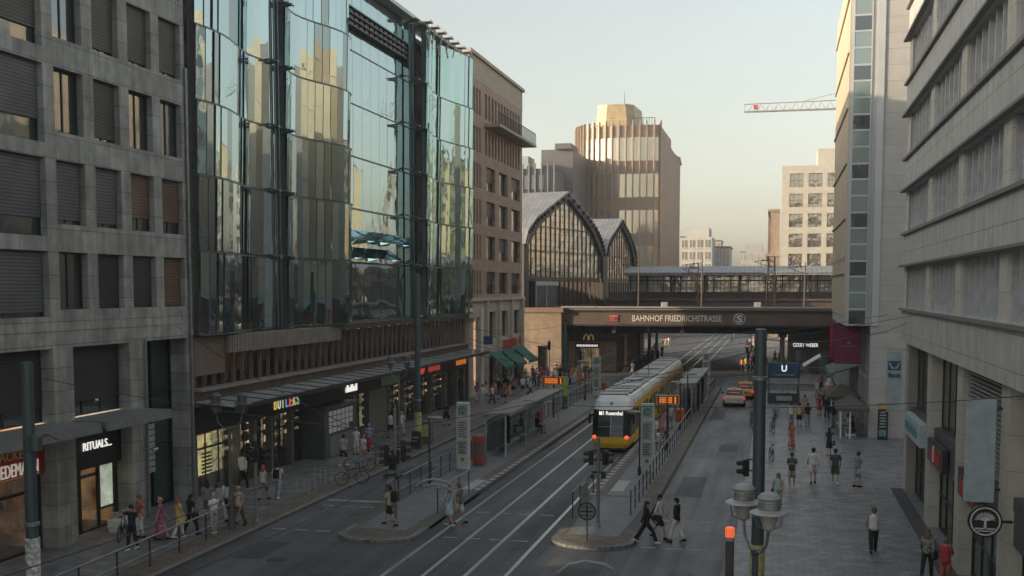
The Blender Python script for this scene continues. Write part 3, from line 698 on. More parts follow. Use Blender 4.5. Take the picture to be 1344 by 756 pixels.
# platform on the bridge
m = MB(); m.box(-22, 60, 150, 163, 7.5, 8.7); m.box(-22, 60, 149.7, 150, 8.45, 8.75); m.box(-22, 60, 153, 153.2, 8.7, 9.6); m.build('platform_wall', mat('platform_brown', (.10, .08, .072), .7, 0, .2, .8), b)
m = MB(); m.box(-19.6, 60, 149.6, 155, 11.75, 12.0); m.loft([[(-19.6, 149.5, 12.0), (60, 149.5, 12.0), (60, 163.5, 12.0), (-19.6, 163.5, 12.0)], [(-19.6, 149.5, 12.1), (60, 149.5, 12.1), (60, 156, 13.0), (-19.6, 156, 13.0)]]); m.build('canopy_roof', slats('canopy_zinc', (.25, .25, .255), .6, .7, 0), b)
m = MB()
for k in range(36): m.box(-19.2+k*2.2, -19.05+k*2.2, 153.25, 153.4, 8.7, 11.75)
for k in range(18): m.tube([(-18+k*4.4, 150.3, 11.8), (-18+k*4.4, 153.3, 10.4)], .07); m.box(-18.1+k*4.4, -17.85+k*4.4, 151, 151.25, 8.7, 11.75)
m.box(-19.4, 60, 153.22, 153.36, 11.0, 11.1); m.build('screen_frame', M_steel, b)
m = MB(); m.box(-19.4, 60, 153.45, 153.47, 9.6, 11.75); m.build('screen_glass', glass('screen_glass', (.8, .76, .70), (.55, .50, .43), .42, .10, .3, .5), b)
m = MB(); k = -19.4
while k < 20: m.box(k, k+.05, 153.38, 153.43, 9.6, 11.75); k += .55
for z in (10.1, 10.6, 11.1, 11.5): m.box(-19.4, 20, 153.4, 153.44, z, z+.04)
m.build('glazing_bar', M_steel, b)
# benches, boxes and signs standing on the deck
for x, lab in ((-13.2, 'small pale trackside cabinet on the bridge left of the round station emblem'), (-2.2, 'pale trackside cabinet beside the ornate mast on the bridge')):
    m = MB(); m.bev(x-.4, x+.4, 138.5, 139.1, 7.5, 8.4, .05); m.box(x-.3, x+.3, 138.46, 138.5, 7.7, 8.3)
    tag(m.build('trackside_cabinet', M_lgrey), lab, 'cabinet', 'cabinets on the railway bridge')
# masts
def mast(x, y, h, lab, big=False):
    t = thing('catenary_mast', lab, 'mast', (x, y, 7.5), 'masts standing on the railway bridge')
    m = MB()
    if big:
        for sx in (-.5, .5):
            m.tube([(x+sx, y, 7.5), (x+sx*.7, y, 7.5+h)], .10)
        k = 0
        while k < h-.6: m.tube([(x-.45, y, 7.5+k), (x+.45, y, 8.1+k)], .04); m.tube([(x+.45, y, 7.5+k), (x-.45, y, 8.1+k)], .04); k += .6
        m.box(x-1.2, x+1.2, y-.15, y+.15, 6.6, 7.3)
        m.box(x-.8, x+.8, y-.2, y+.2, 10.5, 10.7)
    else:
        m.tube([(x, y, 7.5), (x, y, 7.5+h)], [.11, .07])
    m.build('post', M_brg, t)
    m = MB(); m.tube([(x, y, 7.1+h), (x-2.0, y, 6.9+h)], .045); m.tube([(x, y, 6.2+h), (x-1.9, y, 6.85+h)], .035); m.tube([(x-1.2, y, 6.9+h), (x-1.2, y, 6.2+h)], .05); m.build('bracket_arm', M_dark, t)
    m = MB()
    for q in (-.5, -1.0): m.lathe([(.05, 6.9+h), (.1, 6.95+h), (.05, 7.02+h), (.1, 7.08+h), (.05, 7.15+h)], (x+q, y), 8)
    m.build('insulator', M_dark, t)
mast(-9.8, 147, 5.6, 'slim grey mast on the bridge, left one of the close pair', )
mast(-8.8, 139, 6.0, 'slim grey mast on the bridge, right one of the close pair')
mast(-.7, 138, 6.3, 'thick brown lattice mast on the bridge above the emblem side', True)
mast(-16.2, 137.5, 6.0, 'thin grey mast in front of the smaller arched hall')
mast(3.2, 141, 5.6, 'thin grey mast on the bridge near the cream facade')
# sandstone abutment at the left end of the bridge
b = thing('bridge_abutment', 'tan sandstone abutment with a dark doorway left of the bridge', 'abutment', (-27, 134, 0))
M_tan = panel('tan_ashlar', (.30, .225, .165), 1.6, 1.05, 'xz', .8, .72, .012, .08, .5, .3, .2, stain=.2)
m = MB(frameY(133.4)); grid_wall(m, [(-27.7, -26.5)], [(.1, 3.1)], -45, -24.86, 0, 7.2, 1.2); m.box(-45, -24.86, -30, -1.2, 0, 7.0); m.build('wall', M_tan, b)
m = MB(); m.box(-45, -24.6, 133.2, 160, 7.2, 7.75); m.build('cornice', mat('cornice_brown', (.22, .15, .11), .7), b)
m = MB(frameY(133.4)); m.box(-27.7, -26.5, -.5, -.4, .1, 3.1); m.box(-27.8, -26.4, -.02, .04, 3.1, 3.25); m.build('door', M_dark, b)
# restaurant front under the bridge
b = thing('restaurant_front', 'tan shopfront with a golden arches letter under the left end of the bridge', 'shopfront', (-22, 138, 0))
m = MB(frameY(138)); grid_wall(m, [(-24, -21.0)], [(.1, 3.4)], -24.8, -18.9, 0, 4.7, .5); m.box(-24.8, -18.9, -30, -29.5, 0, 4.7); m.box(-19.3, -18.9, -29.5, -.5, 0, 4.7); m.build('wall', M_tan, b)
window(b, frameY(138), -24, -21.0, .1, 2.7, -.2, M_dark, M_sglass, None, 0, 2, 0)
m = MB(frameY(138)); m.box(-24, -21, -.3, -.1, 2.75, 3.4); m.build('fascia', M_dark, b)
m = MB(frameY(138)); m.box(-24.8, -18.9, 0.0, .1, 3.6, 4.7); m.build('sign_board', mat('sign_board_dark', (.07, .06, .05), .6), b)
m = MB(frameY(138)); 
for s in (-.32, .32): m.tube([(-22.3+s-.28, .16, 3.75), (-22.3+s-.22, .16, 4.25), (-22.3+s, .16, 4.48), (-22.3+s+.22, .16, 4.25), (-22.3+s+.28, .16, 3.75)], .065, 6)
m.build('emblem', mat('emblem_gold', (.7, .45, .15), .5, 0, .05, 3, emit=.1), b)
m = MB(frameY(138)); k = -23.8
while k < -21.2: m.box(k, k+.12, -.09, -.06, 2.95, 3.2); k += .19
m.build('letters', M_wlit, b)
m = MB(frameY(138)); m.box(-23.9, -21.1, -4.2, -4.1, .2, 2.6); m.box(-22.5, -21.2, -2, -1.8, .2, 1.2); m.build('interior', M_warm2, b)
# fashion shop under the right end
b = thing('fashion_shop_front', 'dark shopfront with pale lit lettering under the right end of the bridge', 'shopfront', (6, 138.2, 0))
m = MB(frameY(138.2)); grid_wall(m, [(2.2, 3.9), (4.7, 7.6), (8.2, 11)], [(.1, 2.9)], 1.6, 30, 0, 4.7, .4); m.box(1.6, 2.0, -30, -.4, 0, 4.7); m.build('wall', mat('shop_dark', (.05, .042, .04), .6), b)
for p, q in ((2.2, 3.9), (4.7, 7.6), (8.2, 11)): window(b, frameY(138.2), p, q, .1, 2.9, -.2, M_dark, M_sglass, None, 0, 1, 0)
text('letters', 'GERRY WEBER', frameY(138.2), 1.9, 3.22, .42, M_wlit, b, 2.9, .03, thick=.01)
m = MB(frameY(138.2)); m.box(2, 11, -5, -4.9, .1, 3); m.build('interior', M_inner, b)
m = MB(frameY(138.2)); 
for k in range(5): m.box(3+k*1.6, 3.5+k*1.6, -3, -2.8, 2.9, 2.95)
m.split('ceiling_lamp', M_cool, b)
for u, lab in ((5.6, 'dressed shop dummy in the window under the lit lettering, left one'), (7.0, 'dressed shop dummy in the window under the lit lettering, right one')):
    m = MB(); m.loft([[(u+r*math.cos(t*.785), 138.9+r*.6*math.sin(t*.785), z) for t in range(8)] for r, z in ((.22, .3), (.17, 1.0), (.13, 1.2), (.2, 1.5), (.06, 1.62))]); m.ell((u, 138.9, 1.75), .09, .1, .13, 8, 6); tag(m.build('shop_dummy', M_lgrey), lab, 'shop dummy', 'dummies in the shop window')

# ================================================================ STATION HALLS
M_zinc = slats('zinc_roof', (.22, .225, .235), .62, .75, 0, .5)
M_hglass = glass('hall_glass', (.86, .80, .72), (.27, .24, .20), .30, .12, .7, .6)
def hall(lab, ax, ay, bx, by, prof, depth, zb):
    b = thing('station_hall', lab, 'station hall', (ax, ay, zb), 'arched station halls behind the bridge')
    M = frameAB(ax, ay, bx, by, 1); L = math.hypot(bx-ax, by-ay)
    out = [(u*L, z) for u, z in prof]
    def pt(u, z, d): return (u, d, z)
    # roof shell
    m = MB(M); m.loft([[pt(u, z, d) for u, z in out]+[pt(u, z-.25, d) for u, z in reversed(out)] for d in (.5, -depth)])
    m.build('roof', M_zinc, b)
    # arch rib: outer and inner outline
    cxu = L/2
    inn = [(cxu+(u-cxu)*.90, z-1.0 if 0 < i < len(out)-1 else z-.2) for i, (u, z) in enumerate(out)]
    m = MB(M)
    for i in range(len(out)-1):
        a, c, e, f = out[i], out[i+1], inn[i+1], inn[i]
        m.loft([[pt(a[0], a[1]-.26, d), pt(c[0], c[1]-.26, d), pt(e[0], e[1], d), pt(f[0], f[1], d)] for d in (.45, -.35)])
    for k in range(1, 30):
        t = k/30*(len(out)-1); i = min(int(t), len(out)-2); q = t-i
        u = out[i][0]*(1-q)+out[i+1][0]*q; z = out[i][1]*(1-q)+out[i+1][1]*q; m.box(u-.12, u+.12, .45, .75, z-.75, z-.3)
    m.box(-.5, .9, -.5, .5, zb, out[0][1]-.2); m.box(L-.9, L+.5, -.5, .5, zb, out[-1][1]-.2)
    m.build('arch', M_steel, b)
    def top(u):
        for i in range(len(inn)-1):
            if inn[i][0] <= u <= inn[i+1][0]:
                q = (u-inn[i][0])/(inn[i+1][0]-inn[i][0]); return inn[i][1]*(1-q)+inn[i+1][1]*q
        return inn[0][1]
    m = MB(M); g = MB(M); u = 1.0; st = 1.45
    while u < L-.9:
        m.box(u-.07, u+.07, -.1, .1, zb+.2, top(u)+.3); u += st
    for z in (zb+3.6, zb+3.9, zb+7.2, zb+10.2):
        us = [q for q in [x*.25 for x in range(int(L*4))] if 1 < q < L-1 and top(q) > z]
        if us: m.box(us[0], us[-1], -.16, .16, z-(.18 if z < zb+4 else .07), z+.07)
    z = zb+4.6
    while z < 22:
        us = [q for q in [x*.25 for x in range(int(L*4))] if 1 < q < L-1 and top(q) > z]
        if len(us) > 1: m.box(us[0], us[-1], -.04, .04, z-.025, z+.025)
        z += .8
    m.build('glazing_bar', M_steel, b)
    N = 24
    g = MB(M); pts = [(1+(L-2)*i/N, top(1+(L-2)*i/N)) for i in range(N+1)]
    g.loft([[pt(u, zb+4.0, d) for u, z in pts]+[pt(u, max(z, zb+4.1), d) for u, z in reversed(pts)] for d in (-.02, .0)]); g.build('glazing', M_hglass, b)
    m = MB(M); m.box(0, .3, -depth, -.6, zb, out[0][1]-.3); m.build('side_wall', M_brg, b)
    m = MB(M); m.box(.3, L, -depth, -depth+.2, zb, out[0][1]); m.build('rear_wall', mat('rear_beige', (.34, .30, .24), .8, 0, .3, .5), b)  # plain beige end wall
    return b, M, L
P1 = [(0, 15.6), (.035, 17.2), (.12, 18.7), (.26, 20.2), (.5, 22.6), (.74, 20.2), (.88, 18.4), (.95, 16.8), (1, 14.8)]
P2 = [(0, 14.9), (.06, 16.4), (.16, 17.6), (.3, 18.7), (.5, 20.4), (.7, 18.9), (.86, 17.4), (.95, 15.8), (1, 13.4)]
hb, hM, hL = hall('larger arched station hall with steel and glass gable and grey roof', -30.0, 135, -24.0, 160, P1, 26, 7.5)
hall('smaller arched station hall right of the larger gable', -24.0, 160.6, -22.0, 180, P2, 20, 7.5)
m = MB(hM); m.box(3.2, 9.5, -4, .3, 7.8, 11.0); 
m.build('platform_kiosk', mat('kiosk_dark', (.07, .075, .08), .5, 0, .3, 1), hb)
m = MB(hM); m.box(3.0, 9.7, .31, .5, 10.4, 10.9); m.box(3.1, 3.3, .31, .4, 7.8, 10.4); m.box(6.2, 6.4, .31, .4, 7.8, 10.4); m.build('kiosk_frame', M_lgrey, hb)

# ================================================================ FAR BUILDINGS
M_twr = mat('tower_brown', (.33, .255, .20), .7, 0, .12, .12)
M_fin = mat('tower_fin', (.36, .27, .20), .5, .15, .1, .2)
M_tgl = glass('tower_glass', (.80, .74, .62), (.30, .26, .21), .36, .06, .2, .1)  # pale beige base colour stands in for reflected light
b = thing('round_office_tower', 'tall brown rounded office tower with vertical fins and golden rooftop box', 'tower', (-33, 255, 0))
plan = [(-46, 275), (-45.3, 262), (-43.9, 255.5), (-41.6, 251.6), (-38.4, 249.3), (-34.6, 248.2), (-30, 248), (-26.2, 248.2), (-25.0, 249.2)]
# resample the curve
def resample(pl, step):
    o = [Vector((*pl[0], 0))]; acc = 0
    for i in range(len(pl)-1):
        a = Vector((*pl[i], 0)); c = Vector((*pl[i+1], 0)); L = (c-a).length; t = step-acc
        while t <= L: o.append(a+(c-a)*t/L); t += step
        acc = (acc+L) % step
    return o
core = plan+[(-21.4, 258), (-23.0, 275)]
def zt(x, y):
    if x <= -25.01: return 45.2
    return 39.2+6.0*max(0, (-21.4-x)/(3.6))**2 if x < -21.4 else 39.2
m = MB(); m.loft([[(x, y, 0) for x, y in core], [(x, y, 39.0) for x, y in core]])
m.loft([[(x, y, 39.0) for x, y in core[:9]+[(-25, 275)]], [(x, y, 45.0) for x, y in core[:9]+[(-25, 275)]]])
pts = [(-25+3.6*i/10, 249.2+8.8*i/10) for i in range(11)]
m.loft([[(x, y, 39.0) for x, y in pts]+[(x-1, 275, 39.0) for x, y in reversed(pts)], [(x, y, 39.05+6*(1-i/10)**2) for i, (x, y) in enumerate(pts)]+[(x-1, 275, 39.05+6*(1-i/10)**2) for i, (x, y) in reversed(list(enumerate(pts)))]])
m.build('wall', M_twr, b)
rs = resample(plan, 1.5)
def offp(i, d):
    a = rs[max(i-1, 0)]; c = rs[min(i+1, len(rs)-1)]; t = (c-a).normalized(); return rs[i]+Vector((t.y, -t.x, 0))*d if True else 0
m = MB()
for i in range(len(rs)):
    p = offp(i, .55); q = offp(i, -.1); t = Vector((-(p-q).y, (p-q).x, 0)).normalized()*.11
    m.loft([[tuple(v+Vector((0, 0, z))) for v in (q-t, p-t, p+t, q+t)] for z in (0, 46.0)])
m.split('fin', M_fin, b)
for fl in range(6):
    z0 = 37.4-fl*7.75; z1 = z0+5.0
    for i in range(len(rs)-1):
        if fl > 3 and i % 3: continue
        a, c = offp(i, .06), offp(i+1, .06); a2, c2 = offp(i, .1), offp(i+1, .1)
        m = MB(); d = (c-a)*.1
        m.loft([[(p.x, p.y, z) for p in (a+d, c-d, c2-d, a2+d)] for z in (z0, z1)]); m.build('window', M_tgl, b)
m = MB(); pc = [(-39.8, 254), (-39.2, 251.5), (-37, 250.2), (-32.2, 250.2), (-30.6, 252), (-30, 262), (-39.8, 262)]
m.loft([[(x, y, 45.0) for x, y in pc], [(x+(.35 if x < -35 else -.5), y, 49.9) for x, y in pc]]); pe = m.build('rooftop_box', slats('golden_slats', (.44, .34, .19), .45, .55, 2, .5), b)
m = MB(); m.tube([(-33.5, 255, 49.9), (-33.5, 255, 53.5)], [.08, .03]); m.build('antenna', M_dark, b)
m = MB()
for k in range(9): m.tube([(-31+k*.6, 249, 45), (-31+k*.6, 249, 46.6)], .05)
m.tube([(-31, 249, 46.6), (-26, 249, 46.6)], .06); m.build('railing', M_dark, b)
m = MB(); m.box(-24.6, -24.5+.0, 248.9, 249, 12, 12.1); 
# dark neighbours
b = thing('dark_office_block', 'dark slate office block with stepped curved roofs beyond the station roof', 'building', (-45, 225, 0))
M_slate = mat('slate_grey', (.115, .11, .115), .6, .1, .15, .15)
m = MB(); m.box(-60, -44.6, 222, 245, 0, 33.5); m.loft([[(-44.6, 222, z), (-43.2, 223.5, z), (-42.6, 226, z), (-42.6, 245, z), (-44.6, 245, z)] for z in (0, 33.0)]); m.box(-47.5, -40.9, 232, 255, 0, 38.3); m.box(-44.5, -41.2, 231, 240, 38.3, 39.4); m.build('wall', M_slate, b)
m = MB()
for k in range(13): m.box(-58+k*1.25, -57.75+k*1.25, 221.6, 222, 0, 34.5)
m.split('fin', mat('fin_grey', (.20, .20, .205), .5, .3), b)
for fl in range(7):
    for k in range(7):
        m = MB(); m.box(-54.6+k*1.45, -53.7+k*1.45, 221.9, 221.98, 29.5-fl*4.6, 32.2-fl*4.6); m.build('window', M_wglass, b)
m = MB(); m.box(-53, -48.5, 224, 230, 33.5, 36.2); m.build('rooftop_glass', glass('roof_glass', (.7, .75, .75), (.15, .17, .17), .4), b)
# pale houses in the distance
M_pale = mat('pale_render', (.46, .43, .39), .8, 0, .08, .3)
def farhouse(lab, X0, X1, Y, z, rows_, cols_, m_=M_pale, step=0, wm=M_tgl, group='houses seen over the bridge roof', depth=18, z0=9.0, ph=3.4):
    b = thing('far_house', lab, 'building', ((X0+X1)/2, Y, 0), group)
    m = MB(); m.box(X0, X1, Y, Y+depth, 0, z)
    if step: m.box(X0+step, X1-step, Y+2, Y+depth-2, z, z+2.8)
    m.build('wall', m_, b)
    m = MB(); m.box(X0-.25, X1+.25, Y-.3, Y+depth+.2, z, z+.3) if not step else m.box(X0-.2, X0+step, Y-.2, Y+2, z, z+.3); m.build('roof', M_roofm, b)
    w = (X1-X0)/cols_
    for r in range(rows_):
        for c in range(cols_):
            zz = z-2.9-r*ph
            f = MB(); u = X0+w*(c+.5); ww = w*.34
            f.box(u-ww, u+ww, Y-.06, Y-.01, zz, zz+2.1); win = f.build('window', wm, b)
            f = MB(); f.box(u-.06, u+.06, Y-.1, Y-.065, zz, zz+2.1); f.box(u-ww-.1, u+ww+.1, Y-.2, Y-.01, zz-.15, zz-.02); f.build('frame', M_white, win)
    return b
farhouse('white house with a glazed roof storey left of the gap over the bridge', -27.0, -18.2, 330, 24.6, 5, 4, mat('white_render', (.45, .44, .41), .8, 0, .06, .3), 1.0)
farhouse('lower pale house in the gap behind the white one', -18.0, -13.8, 345, 22.2, 4, 2)
farhouse('hazy grey house farthest right in the gap', -13.0, -4, 420, 23.0, 4, 4, mat('grey_render', (.34, .33, .31), .8), 1.5)
farhouse('hazy brown house behind the gap at the far end', -34, -21, 440, 28, 3, 4, mat('tan_render', (.36, .30, .25), .8))
# grid building right
M_lst = panel('limestone', (.43, .40, .355), 1.6, .8, 'xz', .8, .85, .01, .05, .5, .2, .1)
b = thing('grid_office_building', 'pale limestone office block with a grid of large square windows behind the bridge', 'building', (6, 232, 0))
us = [(2.0+k*3.55, 4.6+k*3.55) for k in range(6)]
vs = [(29.6-k*3.85, 32.2-k*3.85) for k in range(6)]
m = MB(frameY(230)); grid_wall(m, us, vs, .55, 24, 0, 33.7, .6); m.box(.55, 1.0, -20, -.6, 0, 33.7); m.box(1, 24, -20, -.6, 33.2, 33.7); m.box(7.3, 20, -14, -3, 33.7, 37.2); m.build('wall', M_lst, b)
m = MB(); m.box(.55, .9, 231, 250, 0, 33); 
M_gg = glass('grid_glass', (.85, .78, .66), (.07, .06, .05), .42, .05, .6, .5)
for a, c in vs:
    for p, q in us: window(b, frameY(230), p, q, a, c, -.3, mat('frame_bronze', (.20, .16, .12), .5, .3), M_gg, None, 0, 2, 1, .1)
m = MB(); m.box(1, 24, 236, 236.1, 0, 33); m.build('interior', M_inner, b)
b = thing('old_stone_building', 'narrow strip of an ornate older building left of the grid block', 'building', (-.8, 240, 0))
m = MB(); m.box(-1.6, .3, 240, 262, 0, 25.6)
for k in range(5): m.box(-2.0, -1.6, 240.3+k*4, 242+k*4, 6+0, 24.5)
m.box(-2.3, .3, 239.6, 262, 16.6, 17.2); m.box(-2.1, .3, 239.7, 262, 25.6, 26.1); m.build('wall', mat('old_stone', (.27, .20, .155), .8, 0, .2, .5), b)
# crane
t = thing('tower_crane', 'pale lattice crane jib reaching in over the roofs at right', 'crane', (30, 300, 0))
M_cr = mat('crane_pale', (.33, .33, .31), .5, .2)
m = MB(); x = -8.9; k = 0
m.tube([(-8.9, 300, 56.6), (52, 300, 57.2)], .13, 6); m.tube([(-8.9, 299.2, 54.7), (52, 299.2, 54.7)], .13, 6); m.tube([(-8.9, 300.8, 54.7), (52, 300.8, 54.7)], .13, 6); m.tube([(-8.9, 300, 56.6), (-8.9, 299.2, 54.7)], .1, 6)
while x < 50: m.tube([(x, 300, 56.6), (x+1.05, 299.2, 54.7), (x+2.1, 300, 56.62)], .075, 5); m.tube([(x, 300, 56.6), (x+1.05, 300.8, 54.7), (x+2.1, 300, 56.62)], .075, 5); x += 2.1
m.build('jib', M_cr, t)
m = MB()
for sx in (-.9, .9):
    for sy in (-.9, .9): m.tube([(30+sx, 300+sy, 0), (30+sx, 300+sy, 62)], .14, 6)
for k in range(20): m.tube([(29.1, 299.1, k*3), (30.9, 299.1, k*3+3)], .08, 5)
m.build('tower_mast', M_cr, t)
m = MB(); m.tube([(30, 300, 62), (6, 300, 57)], .07, 5); m.tube([(30, 300, 62), (52, 300, 57)], .07, 5); m.build('stay', M_cr, t)
m = MB(); m.box(-6.6, -5.5, 298.9, 299.1, 55.1, 56.2); m.build('jib_sign', M_red, t)

# ================================================================ RIGHT OFFICE BUILDING
b = thing('banded_office_building', 'beige stone office building with long window bands over shops on the right', 'building', (6, 42, 0))
M_bs = panel('beige_slabs', (.55, .535, .505), 40, .98, 'yz', .6, .45, .014, .03, 0, .3, .16, stain=.26)
M_pc = panel('pier_cream', (.56, .53, .46), 2, 1.1, 'yz', .6, .6, .012, .04, 0, .3, .1)
rw = [(9.07, 11.05), (12.7, 14.68), (16.33, 18.31), (19.96, 21.94), (23.6, 25.6)]
RX = 6.0; Mr = frameX(RX, -1)
m = MB(Mr); v = 7.42
for a, c in rw:
    m.box(12, 59.4, -.6, 0, v, a); v = c
m.box(12, 59.4, -.6, 0, v, 26.6); m.box(12, 59.4, -14, -.6, 26.2, 26.6); m.box(59.0, 59.4, -14, -.6, 0, 26.2)
m.box(12, 59.0, -14, -13.6, 0, 26.2)
m.build('wall', M_bs, b)
m = MB(Mr)
for a, c in rw: m.box(12, 59.5, 0, .22, c+.0, c+.09); m.box(12, 59.5, 0, .14, a-.12, a)
m.build('ledge', mat('ledge_dark', (.19, .185, .18), .6), b)
ps = [17.6, 25.75, 33.9, 42.05, 50.2, 58.6]
m = MB(Mr)
for a, c in rw:
    for p in ps: m.box(p-.6, min(p+.6, 59.4), -.5, -.07, a, c)
m.split('pier', M_pc, b)
M_wfin = mat('fin_white', (.50, .51, .52), .45, .2)
M_bcur = slats('grey_curtain', (.38, .38, .39), .22, .65, 1, .8)
for ri, (a, c) in enumerate(rw):
    for i in range(len(ps)-1):
        p, q = ps[i]+.6, ps[i+1]-.6; n = 6
        f = MB(Mr); f.box(p, q, -.45, -.2, a, a+.05)
        for k in range(n+1): u = p+(q-p)*k/n; f.box(u-.05, u+.05, -.5, -.16, a, c)
        w = f.build('window', M_wfin, b)
        MB(Mr).box(p, q, -.44, -.42, a+.05, c).build('pane', glass('band_glass', (.66, .70, .74), (.26, .26, .28), .26, .05, .1, .6), w)
        bl = MB(Mr)
        for k in range(n):
            if (k*5+i*3+ri*7) % 6 < 4: bl.box(p+(q-p)*k/n+.08, p+(q-p)*(k+1)/n-.2, -.40, -.38, a+.25, c)
        bl.build('blind', M_bcur, w)
# lower storeys
m = MB(Mr)
pl = [(p-.6, min(p+.6, 59.4)) for p in ps]
for p, q in pl: m.box(p, q, -.9, -.25, .1, 7.41)
m.split('column', panel('column_cream', (.48, .445, .385), 2, 1.0, 'yz', .6, .6, .012, .05, 0, .3, .12), b)
m = MB(Mr)
for i in range(len(pl)-1): m.box(pl[i][1], pl[i+1][0], -.95, -.42, 3.95, 4.3); m.box(pl[i][1], pl[i+1][0], -.6, -.45, 2.95, 3.95)
m.build('fascia', mat('fascia_grey', (.085, .085, .09), .5, .2), b)
for i in range(len(pl)-1):
    p, q = pl[i][1], pl[i+1][0]
    if i == 2:
        f = MB(Mr); v = 4.35
        while v < 7.3: f.loft([[(p, -.7, v), (q, -.7, v), (q, -.4, v+.02), (p, -.4, v+.02)], [(p, -.7, v+.03), (q, -.7, v+.03), (q, -.4, v+.05), (p, -.4, v+.05)]]); v += .14
        f.build('louvre', M_lgrey, b)
    else:
        window(b, Mr, p, q, 4.32, 7.4, -.7, M_frame, M_wglass, None, 0, 3, 0)
    window(b, Mr, p, q, .14, 2.94, -.7, M_frame, M_sglass, None, 0, 3, 1, name='shop_window')
m = MB(Mr); m.box(16, 59, -7, -6.9, .1, 7.3); m.box(16, 59, -6.9, -1, 3.9, 4.0); m.build('interior', M_inner, b)
m = MB(Mr)
for k in range(10): m.box(35+k*2.4, 35.8+k*2.4, -2.5, -2.3, 3.8, 3.86)
m.split('ceiling_lamp', M_cool, b)
m = MB(Mr)
for k in range(30):
    u = 34+k*.85; m.box(u, u+.5, -4.2, -3.4, .12, .8+1.2*wr.random())
m.build('goods_shelf', MATS['goods'], b)
# dark floor strips at the doors
m = MB(Mr); m.box(34.6, 59, -.25, .35, .1, .129); struct('entrance_mat', m, mat('mat_dark', (.06, .06, .062), .9))
# signs on it
def tag_obj(name, m, mm, label, cat, group=None): return tag(m.build(name, mm), label, cat, group)
t = thing('shop_sign', 'pale blue slanted shop sign over the first shop of the beige building', 'sign', (6, 54, 3.3))
m = MB(Mr); m.box(51.2, 57.4, -.40, -.05, 3.2, 4.15); m.build('board', mat('board_pale_blue', (.42, .50, .52), .5), t)
m = MB(Mr); k = 52.2
while k < 56.8: m.box(k, k+.22, -.05, -.03, 3.45+.05*math.sin(k*7), 3.85+.1*math.sin(k*9)); k += .36
m.build('letters', mat('letter_teal', (.10, .24, .26), .5), t)
for (u0, u1, lab) in ((46.0, 49.2, 'dark shop sign with red letters, nearer the pale blue sign'), (38.2, 41.0, 'dark shop sign with red letters behind the blank grey banner')):
    t = thing('shop_sign', lab, 'sign', (6, u0, 3.2), 'dark signs with red lettering')
    m = MB(Mr); m.box(u0-.6, u1+.6, -.40, -.2, 2.98, 3.9); m.build('board', M_frame, t)
    m = MB(Mr); k = u0
    for j, hh in enumerate((.62, .4, .45, .62, .4, .45, .5)):
        if j != 4: m.box(k, k+.26, -.2, -.16, 3.12, 3.12+hh); m.box(k+.26, k+.36, -.2, -.17, 3.12, 3.12+.12)
        k += .42
    m.build('letters', M_red, t)
    m = MB(Mr); m.box(u0+1.7, u0+1.95, -.2, -.16, 3.1, 3.75); m.build('letter', M_white, t)
# bank banner
t = thing('banner_sign', 'narrow pale bank banner projecting from the far corner of the beige building', 'banner', (5.7, 58.2, 4.2))
Fb = frameY(58.2)
m = MB(Fb); m.box(5.25, 5.98, -.05, .05, 4.15, 6.95); m.build('panel', mat('banner_pale', (.40, .475, .49), .55), t)
m = MB(Fb); m.box(5.28, 6.25, -.04, .04, 7.0, 7.08); m.box(5.28, 6.25, -.04, .04, 4.02, 4.1); m.split('bracket', M_lgrey, t)
m = MB(Fb); m.box(5.31, 5.92, .051, .06, 6.05, 6.5); em = m.build('emblem', mat('bank_blue', (.03, .10, .19), .5), t)
m = MB(Fb)
for s in (-1, 1): m.loft([[(5.615+s*.03, d, 6.12), (5.615+s*.12, d, 6.12), (5.615+s*.28, d, 6.40), (5.615+s*.2, d, 6.44)] for d in (.062, .068)]); m.box(5.615-.03 if s < 0 else 5.615, 5.615 if s < 0 else 5.645, .062, .068, 6.12, 6.2)
m.build('emblem_mark', MATS['banner_pale'], em)
text('letters', 'Bank', Fb, 5.33, 5.72, .22, MATS['bank_blue'], t, .58, .07, thick=.008)
t = thing('banner_sign', 'blank grey blue banner projecting above the round tree sign', 'banner', (5.7, 34.3, 4))
Fc = frameY(34.3)
m = MB(Fc); m.bev(5.28, 6.1, -.06, .06, 3.95, 6.9, .03); m.build('panel', mat('banner_grey_blue', (.36, .43, .46), .5), t)
m = MB(Fc); m.box(5.9, 6.4, -.02, .02, 6.6, 6.66); m.box(5.9, 6.4, -.02, .02, 4.3, 4.36); m.split('bracket', M_dark, t)
# round tree sign
t = thing('round_sign', 'round black shop sign with a white tree emblem at the right edge', 'sign', (5.6, 32.7, 3.7))
Ft = frameY(32.7)
m = MB(Ft); m.prism(disc(0, 5.6, 3.72, .44, -.06, 0, 32), (0, .12, 0)); m.tube([(6.3, 0, 3.72), (6.0, 0, 3.72)], .04); m.build('disc', M_black, t)
m = MB(Ft)
n = 40
o_ = [(5.6+.39*math.cos(2*math.pi*i/n), 3.72+.39*math.sin(2*math.pi*i/n)) for i in range(n)]; i_ = [(5.6+.35*math.cos(2*math.pi*i/n), 3.72+.35*math.sin(2*math.pi*i/n)) for i in range(n)]
for i in range(n):
    j = (i+1) % n; m.loft([[(o_[i][0], d, o_[i][1]), (o_[j][0], d, o_[j][1]), (i_[j][0], d, i_[j][1]), (i_[i][0], d, i_[i][1])] for d in (.061, .07)])
m.build('ring', M_white, t)
m = MB(Ft)
m.loft([[(5.56, d, 3.5), (5.64, d, 3.5), (5.625, d, 3.8), (5.575, d, 3.8)] for d in (.061, .07)])
m.box(5.34, 5.86, .061, .07, 3.5, 3.54); m.box(5.40, 5.80, .061, .07, 3.44, 3.47)
